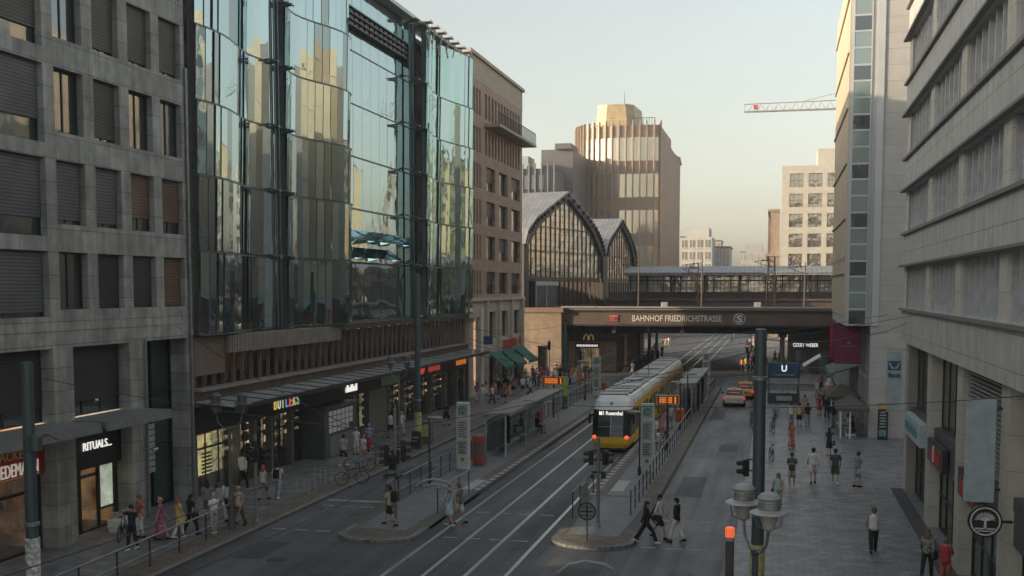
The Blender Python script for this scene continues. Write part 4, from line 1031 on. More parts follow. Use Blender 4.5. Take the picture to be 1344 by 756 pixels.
for k in range(11):
    a = R(15+k*15); c = (5.6, 3.72); L1 = .28
    p0 = Vector((5.6, .072, 3.74)); p1 = p0+Vector((math.cos(a)*L1*.6, 0, math.sin(a)*L1*.5)); p2 = p0+Vector((math.cos(a+.12)*L1, 0, math.sin(a+.12)*L1*.86))
    m.tube([p0, p1, p2], [.016, .012, .009], 5); m.tube([p1, p1+Vector((math.cos(a-.5)*.10, 0, math.sin(a-.5)*.10))], .008, 5); m.tube([p1, p1+Vector((math.cos(a+.6)*.09, 0, math.sin(a+.6)*.09))], .008, 5)
m.build('tree_emblem', M_white, t)

# ================================================================ BAY BUILDING (second on the right)
b = thing('bay_window_building', 'grey panelled building with a narrow projecting bay of stacked windows', 'building', (6.1, 88, 0))
M_gp = panel('lilac_grey_panels', (.42, .40, .385), 8, 1.02, 'xz', .6, .55, .012, .05, 0, .3, .08)
M_wp = mat('white_metal_panel', (.47, .48, .49), .5, .1, .06, .5)
m = MB(); m.box(6.1, 22, 79, 130.5, 7.55, 31); m.box(6.05, 22, 79.0, 79.5, 0, 7.55); m.box(7.6, 22, 79.5, 130.5, 0, 7.55); m.build('wall', M_gp, b)
m = MB(); m.box(4.45, 6.1, 79.3, 97, 7.55, 31); m.box(6.1, 6.55, 78.9, 79, 7.55, 31); m.build('bay', M_wp, b)
m = MB(); m.box(4.36, 4.449, 79.3, 97, 8.2, 31)
for k in range(8): m.box(4.26, 4.36, 80+k*2.1, 81.0+k*2.1, 12, 12.2); 
for k in range(6): m.box(4.24, 4.36, 79.4, 97, 11+k*3.6, 11.12+k*3.6)
m.build('side_wall', M_cream, b)
Fy = frameY(79.3)
z = 7.68; k = 0
M_lw = glass('bay_light_glass', (.7, .78, .76), (.17, .22, .22), .25, .1)
while z < 29:
    for j, (h, mm) in enumerate(((1.0, M_black), (1.08, M_lw), (1.05, M_lw))):
        m = MB(Fy); m.box(4.66, 5.72, 0.0, .05, z, z+h-.1)
        if j == 0: m.k = 0
        w = m.build('window', mm if j else M_wglass, b)
        f = MB(Fy); f.box(4.58, 5.8, -.0, .08, z+h-.1, z+h+.02); f.box(4.58, 4.66, 0, .08, z, z+h-.1); f.box(5.72, 5.8, 0, .08, z, z+h-.1); f.build('frame', M_wp, w)
        z += h+.02
    k += 1
# street level glass
m = MB(); 
for y in [80+k*3.6 for k in range(14)]: m.box(6.15, 6.4, y-.12, y+.12, .1, 7.5)
m.box(6.2, 6.38, 80, 128, 3.6, 3.9); m.build('frame', M_lgrey, b)
m = MB(); m.box(6.45, 6.48, 79.6, 128, .1, 7.5); m.build('shop_window', M_wglass, b)
# burgundy banners
for i, (Y, mm, lab) in enumerate(((80.7, mat('banner_burgundy', (.17, .02, .055), .7), 'burgundy hanging banner nearest below the window bay'), (84.8, MATS['banner_burgundy'], 'burgundy hanging banner, middle of the three'), (88.9, mat('banner_crimson', (.42, .02, .04), .7), 'brighter red hanging banner, farthest of the three'))):
    t = thing('hanging_banner', lab, 'banner', (4.7, Y, 5), 'banners hanging below the window bay')
    m = MB(); m.box(3.92, 5.6, Y-.02, Y+.02, 4.95, 7.4); m.build('cloth', mm, t)
    m = MB(); m.tube([(3.9, Y, 7.43), (6.1, Y, 7.43)], .03); m.tube([(3.9, Y, 4.93), (5.6, Y, 4.93)], .025); m.split('rod', M_dark, t)
    m = MB(frameY(Y)); m.prism(disc(0, 4.8, 6.35, .1, .021, 0, 10), (0, .01, 0)); m.box(4.3, 5.3, .021, .03, 6.08, 6.13); m.build('print', mat('print_pink', (.35, .16, .18), .7), t)
# parasols of the cafe
for (x0, x1, y0, y1, z, lab) in ((3.95, 6.05, 78.0, 81.8, 2.15, 'taupe cafe awning parasol nearest the panelled wall'), (3.6, 5.9, 84, 89, 2.35, 'taupe cafe awning parasol behind the nearest one')):
    t = thing('cafe_parasol', lab, 'parasol', ((x0+x1)/2, (y0+y1)/2, .12), 'parasols outside the cafe')
    cx, cy = (x0+x1)/2, (y0+y1)/2
    m = MB(); m.loft([[(x0, y0, z-.2), (x1, y0, z-.2), (x1, y1, z-.2), (x0, y1, z-.2)], [(x0, y0, z), (x1, y0, z), (x1, y1, z), (x0, y1, z)], [(cx-.05, cy-.05, z+.75), (cx+.05, cy-.05, z+.75), (cx+.05, cy+.05, z+.75), (cx-.05, cy+.05, z+.75)]]); m.build('canopy', mat('taupe_canvas', (.105, .09, .078), .9), t)
    m = MB(); m.tube([(cx, cy, .12), (cx, cy, z+.7)], .035); m.box(cx-.35, cx+.35, cy-.35, cy+.35, .12, .22); m.build('pole', M_white, t)
    m = MB()
    for x in (x0+.3, x0+.9): m.box(x-.05, x+.05, y0+.2, y0+.25, .12, z-.1)
    m.split('windbreak_post', M_white, t)
t = thing('shop_awning', 'pale tilted awning above the ice cream queue', 'awning', (4, 110, 3))
m = MB(); m.loft([[(3.9, 105, 3.95), (3.9, 109, 3.95), (2.4, 109, 3.0), (2.4, 105, 3.0)], [(3.9, 105, 4.03), (3.9, 109, 4.03), (2.4, 109, 3.08), (2.4, 105, 3.08)]]); m.build('canvas', M_white, t)
m = MB(); m.tube([(2.45, 105.1, 3.05), (6.2, 105.1, 2.95)], .03); m.tube([(3.9, 105.1, 3.98), (6.2, 105.1, 3.95)], .03); m.split('arm', M_grey, t)
t = thing('shop_awning', 'wide grey awning over the shop behind the burgundy banners', 'awning', (5, 95, 3))
m = MB(); m.loft([[(6.4, 91, 4.1), (6.4, 101, 4.1), (4.1, 101, 3.4), (4.1, 91, 3.4)], [(6.4, 91, 4.2), (6.4, 101, 4.2), (4.1, 101, 3.5), (4.1, 91, 3.5)]]); m.box(4.08, 4.12, 91, 101, 3.15, 3.4); m.build('canvas', mat('grey_canvas', (.13, .13, .135), .8), t)
# ice cream cone
t = thing('ice_cream_sign', 'giant ice cream cone figure with white swirl by the queue', 'shop figure', (4.5, 99, .12))
m = MB(); m.lathe([(.08, .5), (.36, 1.55), (.40, 1.75), (.40, 1.85)], (4.5, 99), 16); m.lathe([(.3, .12), (.3, .2), (.06, .25), (.06, .55)], (4.5, 99), 12); m.build('cone', mat('cone_orange', (.55, .30, .10), .6), t)
m = MB(); m.lathe([(.40, 1.85), (.46, 2.0), (.36, 2.12), (.38, 2.22), (.26, 2.36), (.26, 2.44), (.12, 2.6), (.02, 2.75)], (4.5, 99), 16); m.build('swirl', M_white, t)
# black totem with yellow top
t = thing('display_totem', 'black display board with a yellow top standing against the panelled wall', 'display board', (6.9, 77.8, .1))
m = MB(); m.box(6.58, 7.22, 77.9, 78.05, .12, 2.5); m.build('board', M_black, t)
m = MB(frameY(77.9)); m.box(6.6, 7.2, .01, .03, 2.15, 2.48); m.build('header', mat('header_yellow', (.55, .33, .06), .5), t)
m = MB(frameY(77.9)); m.box(6.66, 7.12, .01, .02, .35, .8); m.build('poster', mat('poster_teal', (.10, .24, .28), .5, 0, .6, 6), t)
m = MB(frameY(77.9))
for q in range(6): m.box(6.68+.02*(q % 3), 7.1-.05*(q % 2), .01, .02, .95+q*.19, 1.03+q*.19)
m.build('print', M_lgrey, t)
# further buildings on the right that the glass front mirrors
farhouse('sandy office block beyond the bridge on the right', 26, 60, 180, 31, 8, 9, mat('sandy_render', (.40, .33, .22), .8), 0, M_wglass, 'blocks on the right beyond the bay building', 30)
# ================================================================ POLES, LAMPS, SIGNALS
def pole(lab, x, y, h, r, z0=.12, wrap=None, name='catenary_pole', rings=(3.0,)):
    t = thing(name, lab, 'pole', (x, y, z0))
    m = MB(); m.lathe([(r*1.35, z0), (r*1.35, z0+.25), (r, z0+.32), (r*.86, h), (r*.5, h+.03)], (x, y), 20); m.build('shaft', M_green, t, smooth=False)
    m = MB()
    for z in rings: m.lathe([(r*1.0, z), (r*1.18, z+.02), (r*1.18, z+.12), (r, z+.14)], (x, y), 20)
    m.split('band', M_grey, t)
    if wrap:
        m = MB(); m.lathe([(r*1.04+.01, wrap[0]), (r*1.04+.02, wrap[1]), (r*.9, wrap[1]+.01)], (x, y), 20); m.build('poster_wrap', wrap[2], t)
    return t
M_post = mat('poster_print', (.50, .49, .46), .7, 0, .75, 7)
M_ysti = mat('sticker_yellow', (.48, .46, .20), .6, 0, .4, 8)
t = pole('thick green grey pole wrapped in a torn white poster in front of the bakery sign', -21.35, 29.3, 7.85, .19, wrap=(1.3, 2.65, M_post))
m = MB(); m.tube([(-21.2, 29.3, 5.6), (-20.7, 29.3, 5.75), (-20.4, 29.3, 5.6)], .03); m.lathe([(.16, 5.25), (.2, 5.3), (.2, 5.7), (.1, 5.75)], (-21.0, 29.1), 10); m.build('bracket', M_green, t)
t = pole('thick green grey pole with a yellow sticker rising before the bridge at right', -.42, 33, 8.85, .185, wrap=(1.0, 2.7, M_ysti), rings=(3.9, 7.4))
pole('tall dark pole with a yellow green sticker on the sidewalk by the long canopy', -21.74, 67.93, 10.9, .19, wrap=(1.0, 2.3, M_ysti))
pole('dark pole at the far end of the left platform before the bridge', -16.75, 91.6, 7.2, .2, .22, wrap=(1.2, 2.9, mat('sticker_lime', (.33, .48, .12), .6, 0, .3, 6)))
M_lampg = mat('lamp_glass', (.42, .39, .34), .25, 0, .1, 5)
def twin_lamp(name, lab, x, y, ang, h=5.05, mcol=None, s=1.0):
    mc = mcol or M_lgrey
    t = thing(name, lab, 'street lamp', (x, y, .12), 'twin headed street lamps')
    d = Vector((math.cos(ang), math.sin(ang), 0))*.62*s
    m = MB(); m.lathe([(.13, .12), (.13, .9), (.085, 1.0), (.07, h-1.1), (.10, h-1.05), (.1, h-.95)], (x, y), 12); m.build('post', M_green if mcol is None else mc, t)
    for sg in (-1, 1):
        c = Vector((x, y, 0))+d*sg
        m = MB(); m.tube([(x, y, h-1.0), (x+d.x*sg*.45, y+d.y*sg*.45, h-.98), (x+d.x*sg*.85, y+d.y*sg*.85, h-.75), (c.x, c.y, h-.35)], .035); 
        for q in (-1, 1): m.tube([(c.x, c.y, h-.42), (c.x+.26*q*s, c.y, h-.3), (c.x+.3*q*s, c.y, h-.05)], .015, 5)
        m.build('arm', M_grey if mcol is None else mc, t)
        m = MB(); m.lathe([(.05, h-.42), (.13*s, h-.36), (.2*s, h-.1), (.235*s, h+.02), (.22*s, h+.28), (.17*s, h+.34)], (c.x, c.y), 16); hd = m.build('lantern', M_lampg if mcol is None else mc, t)
        m = MB(); m.lathe([(.21*s, h+.03), (.43*s, h-.01), (.435*s, h+.0), (.41*s, h+.03), (.23*s, h+.09)], (c.x, c.y), 24); m.build('brim', M_lgrey if mcol is None else mc, hd, smooth=False)
        m = MB(); m.lathe([(.25*s, h+.30), (.265*s, h+.34), (.2*s, h+.42), (.1*s, h+.46), (.01, h+.48)], (c.x, c.y), 20); m.build('cap', mat('lamp_cap_pale', (.34, .36, .37), .5, .1) if mcol is None else mc, hd, smooth=False)
        m = MB()
        for z in (.10, .16, .22): m.lathe([(.232*s, h+z), (.25*s, h+z), (.25*s, h+z+.02), (.232*s, h+z+.02)], (c.x, c.y), 16)
        m.build('louvre', M_grey if mcol is None else mc, hd)
    return t
twin_lamp('street_lamp', 'twin headed street lamp with pale caps beside the thick pole with yellow sticker', -.38, 26.2, R(-62), 5.05)
M_dlamp = mat('lamp_dark', (.13, .13, .14), .5, .3, .1, 3)
twin_lamp('street_lamp', 'twin headed dark street lamp at the left kerb before the lit shop', -21.75, 42.7, R(25), 5.3, M_dlamp, .85)
twin_lamp('street_lamp', 'twin headed grey street lamp beyond the cyclists stands under the long canopy', -23.0, 68.0, R(25), 5.4, mat('lamp_mid', (.2, .19, .19), .5, .3), .85)
# traffic signals
def sig_head(t, x, y, z, rz, n=3, lit=None):
    M = Matrix.Translation((x, y, z)) @ Matrix.Rotation(rz, 4, 'Z')
    m = MB(M); m.bev(-.15, .15, -.10, .10, 0, .3*n, .03)
    for k in range(n):      # visors
        pts = [(.115*math.cos(a), .115*math.sin(a)+.15+.3*k) for a in [math.pi*(j/8) for j in range(-1, 10)]]
        m.loft([[(px_, -.10, pz) for px_, pz in pts]+[(px_*.88, -.10, (pz-.15-.3*k)*.88+.15+.3*k) for px_, pz in reversed(pts)],
                [(px_, -.32, pz-.02) for px_, pz in pts]+[(px_*.88, -.32, (pz-.17-.3*k)*.88+.15+.3*k) for px_, pz in reversed(pts)]])
    h = m.build('signal_head', M_black, t)
    for k in range(n):
        m = MB(M); m.prism([(.09*math.cos(a*.524), -.101, .15+.3*k+.09*math.sin(a*.524)) for a in range(12)], (0, -.012, 0))
        on = lit == k
        m.build('lens', mat('lens_red_on', (1, .12, .05), .3, emit=.8) if on else mat('lens_dark', (.03, .02, .02), .2), h)
def signal(lab, x, y, h, heads, z0=.13, r=.07, grp=None):
    t = thing('traffic_light', lab, 'traffic light', (x, y, z0), grp)
    m = MB(); m.lathe([(r*1.6, z0), (r*1.6, z0+.1), (r, z0+.15), (r, h)], (x, y), 12); m.build('pole', M_grey, t)
    m = MB()
    for hx, hy, hz, rz, n, lit in heads:
        m.tube([(x, y, hz+.2), (x+hx, y+hy, hz+.2)], .03); m.tube([(x, y, hz+.6), (x+hx, y+hy, hz+.6)], .03)
        sig_head(t, x+hx, y+hy, hz, rz, n, lit)
    m.split('bracket', M_dark, t, 2)
    return t
t = signal('cluster of black traffic lights on the nose of the left island by the crossing', -15.55, 45.4, 5.0, [(-.38, 0, 2.55, R(-70), 3, None), (.33, .1, 2.75, R(100), 3, None), (0, -.35, 2.45, R(10), 2, None), (-.1, .35, 2.6, R(170), 2, None)])
m = MB(); 
for s in (-.28, .22): m.tube([(-15.55+s, 45.3, 2.2), (-15.55+s, 44.95, 2.15)], .11, 10)
m.tube([(-15.9, 45.3, 2.2), (-15.2, 45.3, 2.2)], .04); m.build('camera', M_dark, t)
t = signal('traffic light with two black heads facing sideways on the nose of the right island', -7.07, 46.4, 3.9, [(-.30, 0, 2.75, R(-80), 2, None), (.30, 0, 2.75, R(80), 2, None)])
m = MB(); m.tube([(-7.35, 46.4, 2.45), (-6.8, 46.4, 2.45)], .05); m.tube([(-7.3, 46.3, 2.3), (-7.3, 46.15, 2.3)], .10, 8); m.bev(-6.95, -6.75, 46.25, 46.4, 2.2, 2.5, .02); m.build('camera', M_dark, t)
signal('black traffic light at the left kerb beside the red haired person', -21.3, 44.1, 3.9, [(0, -.2, 2.75, R(-20), 3, None), (.25, .1, 2.75, R(90), 2, None)])
signal('traffic light at the right kerb left of the thick pole', -.68, 41.5, 5.4, [(-.30, 0, 3.3, R(-75), 2, None)])
signal('tall traffic light with a red head under the bridge', -3.0, 124, 4.6, [(0, -.2, 3.2, 0, 3, 2)], .01, .08)
for px, py, lab in ((721, 500, 'traffic light pole on the left beneath the restaurant emblem'), (762, 520, 'thin traffic light at the far end of the left fence')):
    g = G(px, py); signal(lab, g.x, g.y, 4.6, [(0, -.15, 3.4, 0, 3, None)], .01, .05)
# thin lamps on the islands
def thin_lamp(lab, x, y, h, side):
    t = thing('platform_lamp', lab, 'lamp', (x, y, .22), 'slim lamps on the tram platforms')
    m = MB(); m.lathe([(.09, .2), (.09, .6), (.045, .7), (.045, h)], (x, y), 10); m.build('post', M_dark, t)
    m = MB(); m.ell((x+side*.32, y, h+.05), .42, .2, .09, 14, 6); m.build('lamp_head', mat('lamp_cap_grey', (.30, .31, .30), .5), t, smooth=True)
thin_lamp('slim platform lamp on the left platform before the white stop column', -16.77, 54.2, 3.55, 1)
thin_lamp('slim platform lamp beside the white stop column on the right platform', -6.9, 59.6, 3.5, -1)
thin_lamp('slim platform lamp halfway along the right platform, nearer of the two by the red display', -6.35, 69.0, 3.5, -1)
thin_lamp('slim platform lamp halfway along the right platform, behind the red display', -6.4, 79.5, 3.5, -1)
thin_lamp('slim platform lamp right in front of the glass shelter on the right platform', -6.4, 86, 3.6, 1)
thin_lamp('slim platform lamp at the far end of the left platform', -16.3, 99, 3.6, -1)
# stop columns
M_stop = mat('stop_white', (.50, .51, .47), .5, 0, .08, 3)
def stop_column(lab, x, y, h=3.9, w=.72):
    t = thing('stop_column', lab, 'information column', (x, y, .22), 'white stop columns on the tram platforms')
    m = MB(); m.bev(x-w/2, x+w/2, y-.16, y+.16, .24, h, .05); m.box(x-w/2+.08, x+w/2-.08, y-.1, y+.1, .2, .26); m.build('body', M_stop, t)
    F_ = frameY(y-.165)
    m = MB(F_); m.box(x-w*.36, x+w*.36, 0, .012, h-.72, h-.14); e = m.build('emblem_panel', mat('stop_sage', (.28, .36, .32), .5), t)
    m = MB(F_); m.prism(disc(0, x, h-.43, .21, .013, 0, 20), (0, .012, 0)); d_ = m.build('emblem', mat('stop_green', (.07, .20, .16), .5), e)
    text('emblem_letter', 'H', F_, x-.1, h-.54, .22, M_stop, d_, .2, .03)
    for a, c in ((1.95, 2.95), (1.05, 1.85)):
        m = MB(F_); m.box(x-w*.36, x+w*.36, 0, .012, a, c); p = m.build('timetable', mat('timetable_grey', (.36, .38, .37), .5), t)
        m = MB(F_)
        for k in range(7): m.box(x-w*.3, x+w*(.28-.08*(k % 3)), .013, .02, a+.1+k*(c-a-.15)/7, a+.14+k*(c-a-.15)/7)
        m.build('print', M_dark, p)
    m = MB(F_); m.prism(disc(0, x, .82, .1, .0, 0, 14), (0, .014, 0)); m.build('round_mark', mat('mark_brown', (.20, .13, .08), .5), t)
stop_column('white stop column nearest the camera on the left platform', -16.4, 59.2)
stop_column('white stop column nearest the camera on the right platform right of the tram', -6.62, 60.8)
stop_column('white stop column at the far end of the left platform by the restaurant front', -15.9, 103)
stop_column('white stop column at the far end of the right platform', -6.5, 111)
# bins and machines
def bin_(lab, px, py, z0=.22, h=1.1, r=.25, c=None):
    g = G(px, py, z0); t = thing('litter_bin', lab, 'litter bin', (g.x, g.y, z0), 'orange litter bins on the platforms')
    m = MB(); m.lathe([(r*.8, z0+.35), (r, z0+.4), (r, z0+h-.1), (r*.85, z0+h), (r*.4, z0+h+.05)], (g.x, g.y), 14); m.build('body', c or mat('bin_orange', (.55, .11, .03), .5), t)
    m = MB(); m.tube([(g.x, g.y+r, z0), (g.x, g.y+r, z0+h+.1)], .04); m.box(g.x-.12, g.x+.12, g.y-r-.01, g.y-r+.02, z0+h-.3, z0+h-.2); m.build('post', M_dark, t)
bin_('orange litter bin at the far post of the left shelter', 706, 560)
bin_('orange litter bin on the right platform by the red display', 892, 560, h=1.3, r=.32)
bin_('orange litter bin next to the far stop column on the left platform', 793, 517)
t = thing('ticket_machine', 'red and grey ticket machine behind the near stop column on the left platform', 'ticket machine', (-15.95, 60.9, .22))
m = MB(); m.bev(-16.3, -15.6, 60.7, 61.3, .22, 1.9, .06); m.build('cabinet', mat('machine_grey', (.16, .12, .12), .5), t)
m = MB(); m.box(-16.25, -15.65, 60.66, 60.7, 1.45, 1.85); m.box(-16.25, -15.65, 60.66, 60.7, .4, .8); m.build('front_panel', mat('machine_red', (.40, .07, .05), .5), t)
# displays
def display(lab, x, y, h, w=1.7, z0=.22, panel_m=None):
    t = thing('departure_display', lab, 'display', (x, y, z0), 'orange departure displays')
    m = MB(); m.tube([(x, y, z0), (x, y, h+.75)], .06, 10); m.build('post', M_dark, t)
    m = MB(); m.box(x-w/2, x+w/2, y-.32, y-.07, h, h+.62); c = m.build('case', mat('case_orange', (.55, .30, .12), .5), t)
    m = MB(); m.box(x-w/2+.1, x+w/2-.1, y-.33, y-.32, h+.08, h+.54); c2 = m.build('screen', mat('screen_maroon', (.10, .02, .01), .4), c)
    F_ = frameY(y-.33); m = MB(F_)
    for r_ in range(3):
        k = x-w/2+.22; 
        while k < x+w/2-.5: m.box(k, k+.055, 0, .01, h+.12+r_*.14, h+.21+r_*.14); k += .085
        m.box(x+w/2-.32, x+w/2-.2, 0, .01, h+.12+r_*.14, h+.21+r_*.14)
    m.build('led_text', mat('led_orange', (1, .22, .03), .5, emit=.5), c2)
display('orange departure display on a dark post behind the left shelter', -16.4, 85, 2.75)
display('orange departure display on the right platform beside the tram', -6.75, 74, 2.55, 1.5)
# shelters
def shelter(lab, x0, x1, y0, y1, h, xf):
    t = thing('tram_shelter', lab, 'shelter', ((x0+x1)/2, (y0+y1)/2, .22), 'tram shelters')
    n = 3; L = (y1-y0)/n
    m = MB()
    for k in range(n): m.loft([[(x0, y0+k*L+.05, h+.0), (x1, y0+k*L+.05, h+.1), (x1, y0+(k+1)*L-.05, h+.1), (x0, y0+(k+1)*L-.05, h)], [(x0, y0+k*L+.05, h+.09), (x1, y0+k*L+.05, h+.19), (x1, y0+(k+1)*L-.05, h+.19), (x0, y0+(k+1)*L-.05, h+.09)]])
    m.build('roof', mat('shelter_roof', (.23, .225, .215), .5, .1, .2, 1), t)
    m = MB(); xs = xf
    m.box(x0+.02, x0+.1, y0, y1, h-.12, h-.02); m.box(x1-.1, x1-.02, y0, y1, h-.02, h+.08); m.build('beam', M_grey, t)
    for k in range(n+1):
        for x in (x0+.12, x1-.35):
            y = y0+.25+(y1-y0-.5)*k/n
            m = MB(); m.tube([(x, y, .22), (x, y, h)], .065 if x < x0+.2 else .05, 8); m.build('post', M_lgrey, t)
    for k in range(n):
        a = y0+.4+(y1-y0-.5)*k/n; c = y0+.1+(y1-y0-.5)*(k+1)/n
        m = MB(); m.box(xs-.01, xs+.01, a, c, .5, h-.25); m.build('glass_pane', glass('shelter_glass', (.8, .85, .85), (.62, .66, .66), .12, .04, .05, .5, see=1), t)
    m = MB(); m.box(x0+.12, x1-.4, y0+.24, y0+.26, .5, h-.25); m.build('glass_pane', MATS['shelter_glass'], t)
    for k in range(n):
        y = y0+.9+(y1-y0-.5)*k/n; m = MB(); m.box(xs+.35 if xs < (x0+x1)/2 else xs-.8, xs+.8 if xs < (x0+x1)/2 else xs-.35, y, y+1.5, .62, .68); m.box(xs+.5 if xs < (x0+x1)/2 else xs-.65, xs+.6 if xs < (x0+x1)/2 else xs-.55, y+.2, y+.3, .22, .62); m.box(xs+.5 if xs < (x0+x1)/2 else xs-.65, xs+.6 if xs < (x0+x1)/2 else xs-.55, y+1.2, y+1.3, .22, .62); m.build('bench', M_grey, t)
    m = MB(); m.box(xs-.1, xs+.1, y0+(y1-y0)*.62, y0+(y1-y0)*.62+.12, .3, h-.3); m.box(xs-.1, xs+.1, y0+(y1-y0)*.32, y0+(y1-y0)*.32+.12, .3, h-.3); m.build('advert_frame', M_black, t)
shelter('glass tram shelter with bench on the left platform', -16.55, -14.9, 64.0, 81.0, 2.65, -16.3)
shelter('glass tram shelter with grey roof on the right platform', -7.3, -5.8, 86.5, 104.0, 2.75, -6.0)
# fences
def fence(name, lab, pts, z0, h=1.05, step=1.5, mid=.5, mm=None, r=.03, bars=False, grp=None):
    mm = mm or M_grey
    t = thing(name, lab, 'railing', (pts[0][0], pts[0][1], z0), grp)
    m = MB()
    for z in (h, mid): m.tube([(x, y, z0+z) for x, y in pts], r*(1.0 if z == h else .75), 8)
    m.build('rail', mm, t)
    for i in range(len(pts)-1):
        a, c = Vector((*pts[i], 0)), Vector((*pts[i+1], 0)); n = max(1, round((c-a).length/step))
        for k in range(n+(1 if i == len(pts)-2 else 0)):
            p = a+(c-a)*k/n; m = MB(); m.tube([(p.x, p.y, z0), (p.x, p.y, z0+h)], r*.95, 6); m.build('post', M_dark, t)
        if bars:
            m = MB(); n2 = int((c-a).length/.28)
            for k in range(n2): p = a+(c-a)*k/n2; m.tube([(p.x, p.y, z0+.15), (p.x, p.y, z0+h)], .012, 4)
            m.build('infill_bars', M_grey, t)
fence('railing', 'long grey railing along the road side of the left platform', [(-16.95, 48.2), (-16.95, 58.5)], .2, 1.1, 1.65)
fence('railing', 'barred railing behind the left shelter running towards the bridge', [(-17.0, 61.5), (-16.95, 84), (-16.9, 108)], .2, 1.1, 1.6, .15, bars=True)
fence('railing', 'short grey railing at the track side of the left island', [(-14.3, 47.4), (-14.3, 52.6)], .2, 1.1, 1.7)
fence('railing', 'long grey railing along the road side of the right platform', [(-6.02, 48.9), (-6.0, 84.5)], .2, 1.1, 1.55, .55)
fence('railing', 'far railing of the right platform beyond the shelter', [(-5.9, 105), (-5.85, 115)], .2, 1.1, 1.5, .5)
t = fence('railing', 'short railing with a pale plate at the track side of the right island', [(-8.35, 47.6), (-8.4, 53.6)], .2, 1.15, 2.0)
fence('railing', 'grey two bar railing along the left kerb in the foreground', [(-21.35, 25), (-21.55, 34), (-21.75, 42.6)], .13, 1.05, 2.35, .5, r=.035)
m = MB(); m.box(-8.42, -8.36, 50.1, 51.8, .5, 1.2); tag(m.build('fence_plate', M_grey), 'pale grey plate fixed inside the short railing of the right island', 'plate')
# round sign seen from behind
t = thing('road_sign', 'back of a round road sign at the tip of the right island', 'road sign', (-7.07, 43.6, .13))
m = MB(); m.tube([(-7.07, 43.6, .13), (-7.07, 43.6, 2.75)], .035); m.build('post', M_grey, t)
Fs = frameY(43.55); m = MB(Fs)
o_ = disc(0, -7.07, 1.35, .36, 0, 0, 24); i_ = disc(0, -7.07, 1.35, .30, 0, 0, 24)
for i in range(24):
    j = (i+1) % 24; m.loft([[(q[0], d, q[2]) for q in (o_[i], o_[j], i_[j], i_[i])] for d in (-.02, .03)])
m.build('rim', M_dark, t)
m = MB(Fs); m.prism(disc(0, -7.07, 1.35, .30, -.01, 0, 24), (0, .012, 0)); dd = m.build('disc', M_grey, t)
m = MB(Fs); m.box(-7.1, -7.04, .01, .03, 1.07, 1.63); m.box(-7.33, -6.81, .01, .03, 1.32, 1.38); m.box(-7.30, -6.84, .01, .028, 1.17, 1.20); m.box(-7.30, -6.84, .01, .028, 1.50, 1.53); m.build('brace', M_black, dd)
# beacon post right
t = thing('beacon_post', 'dark square post with a glowing orange cap at the right kerb', 'post', (-1.1, 30.6, .13))
m = MB(); m.bev(-1.22, -1.0, 30.5, 30.72, .13, 3.3, .03); m.build('post', mat('post_brown', (.07, .065, .065), .6), t)
m = MB(); m.bev(-1.235, -.985, 30.485, 30.735, 3.39, 3.66, .05); m.build('beacon', mat('beacon_orange', (1, .16, .05), .4, emit=.3), t)
m = MB(); m.box(-1.2, -1.02, 30.52, 30.7, 3.3, 3.39); m.build('collar', mat('collar_lilac', (.35, .28, .42), .5), t)
# grey cabinet and kiosk
t = thing('kiosk', 'dark metal kiosk box covered in a grid of white notices in front of the shops', 'kiosk', (-26, 66, .12))
g0 = G(428, 602, .12)
kx, ky = g0.x, g0.y
m = MB(); m.bev(kx-1.5, kx+.15, ky-.4, ky+4.6, .12, 3.0, .06); m.box(kx-1.6, kx+.25, ky-.5, ky+4.7, 3.0, 3.15); m.build('body', mat('kiosk_green_grey', (.085, .095, .095), .5, .2), t)
m = MB(frameX(kx+.15)); m.box(ky, ky+4.0, 0, .02, 1.55, 2.9); pp = m.build('notice_board', M_frame, t)
m = MB(frameX(kx+.15))
for r_ in range(4):
    for c_ in range(6):
        if (r_, c_) != (0, 5): m.box(ky+.06+c_*.66, ky+.6+c_*.66, .02, .03, 1.58+r_*.33, 1.86+r_*.33)
m.build('notice', M_white, pp)
m = MB(); m.box(kx+.15, kx+.19, ky+.2, ky+3.9, .2, 1.35); m.build('door', M_grey, t)
t = thing('advert_box', 'yellow green news stand box behind the dark pole under the canopy', 'box', (-22.9, 71, .12))
g0 = G(560, 582, .12)
m = MB(); m.bev(g0.x-.5, g0.x+.3, g0.y-.3, g0.y+.5, .12, 1.55, .05); m.build('body', mat('box_dark', (.13, .14, .12), .6), t)
m = MB(); m.box(g0.x-.42, g0.x+.22, g0.y-.34, g0.y-.3, .6, 1.4); m.build('poster', M_ysti, t)
t = thing('a_frame_board', 'black chalk board at the foot of the tall dark pole', 'sign board', (-21.6, 66.9, .12))
m = MB(); m.loft([[(-21.9, 66.9, .12), (-21.3, 66.9, .12), (-21.3, 66.95, .12), (-21.9, 66.95, .12)], [(-21.88, 67.1, 1.2), (-21.32, 67.1, 1.2), (-21.32, 67.15, 1.2), (-21.88, 67.15, 1.2)]]); m.build('board', M_black, t)
m = MB(); m.box(-21.8, -21.4, 66.93, 66.96, .8, .88); m.box(-21.8, -21.5, 66.9, 66.93, .6, .66); m.build('chalk', M_lgrey, t)
# planter box near the cosmetics shop
t = thing('flower_trough', 'white trough of pale flowers outside the cosmetics shop window', 'planter', (-26, 41, .12))
m = MB(); 
m.bev(-26.4, -25.95, 41.0, 42.5, .3, .62, .03); m.box(-26.35, -26.0, 41.05, 41.12, .12, .3); m.box(-26.35, -26.0, 42.38, 42.45, .12, .3); m.build('trough', M_white, t)
m = MB(); fr_ = random.Random(2)
for k in range(70):
    c = (-26.18+fr_.uniform(-.2, .2), 41.1+fr_.random()*1.3, .62+fr_.random()*.28); m.ell(c, .05, .05, .04, 5, 3)
fl_ = m.build('flowers', mat('flowers_pale', (.42, .40, .36), .7, 0, .5, 30), t); fl_['kind'] = 'stuff'

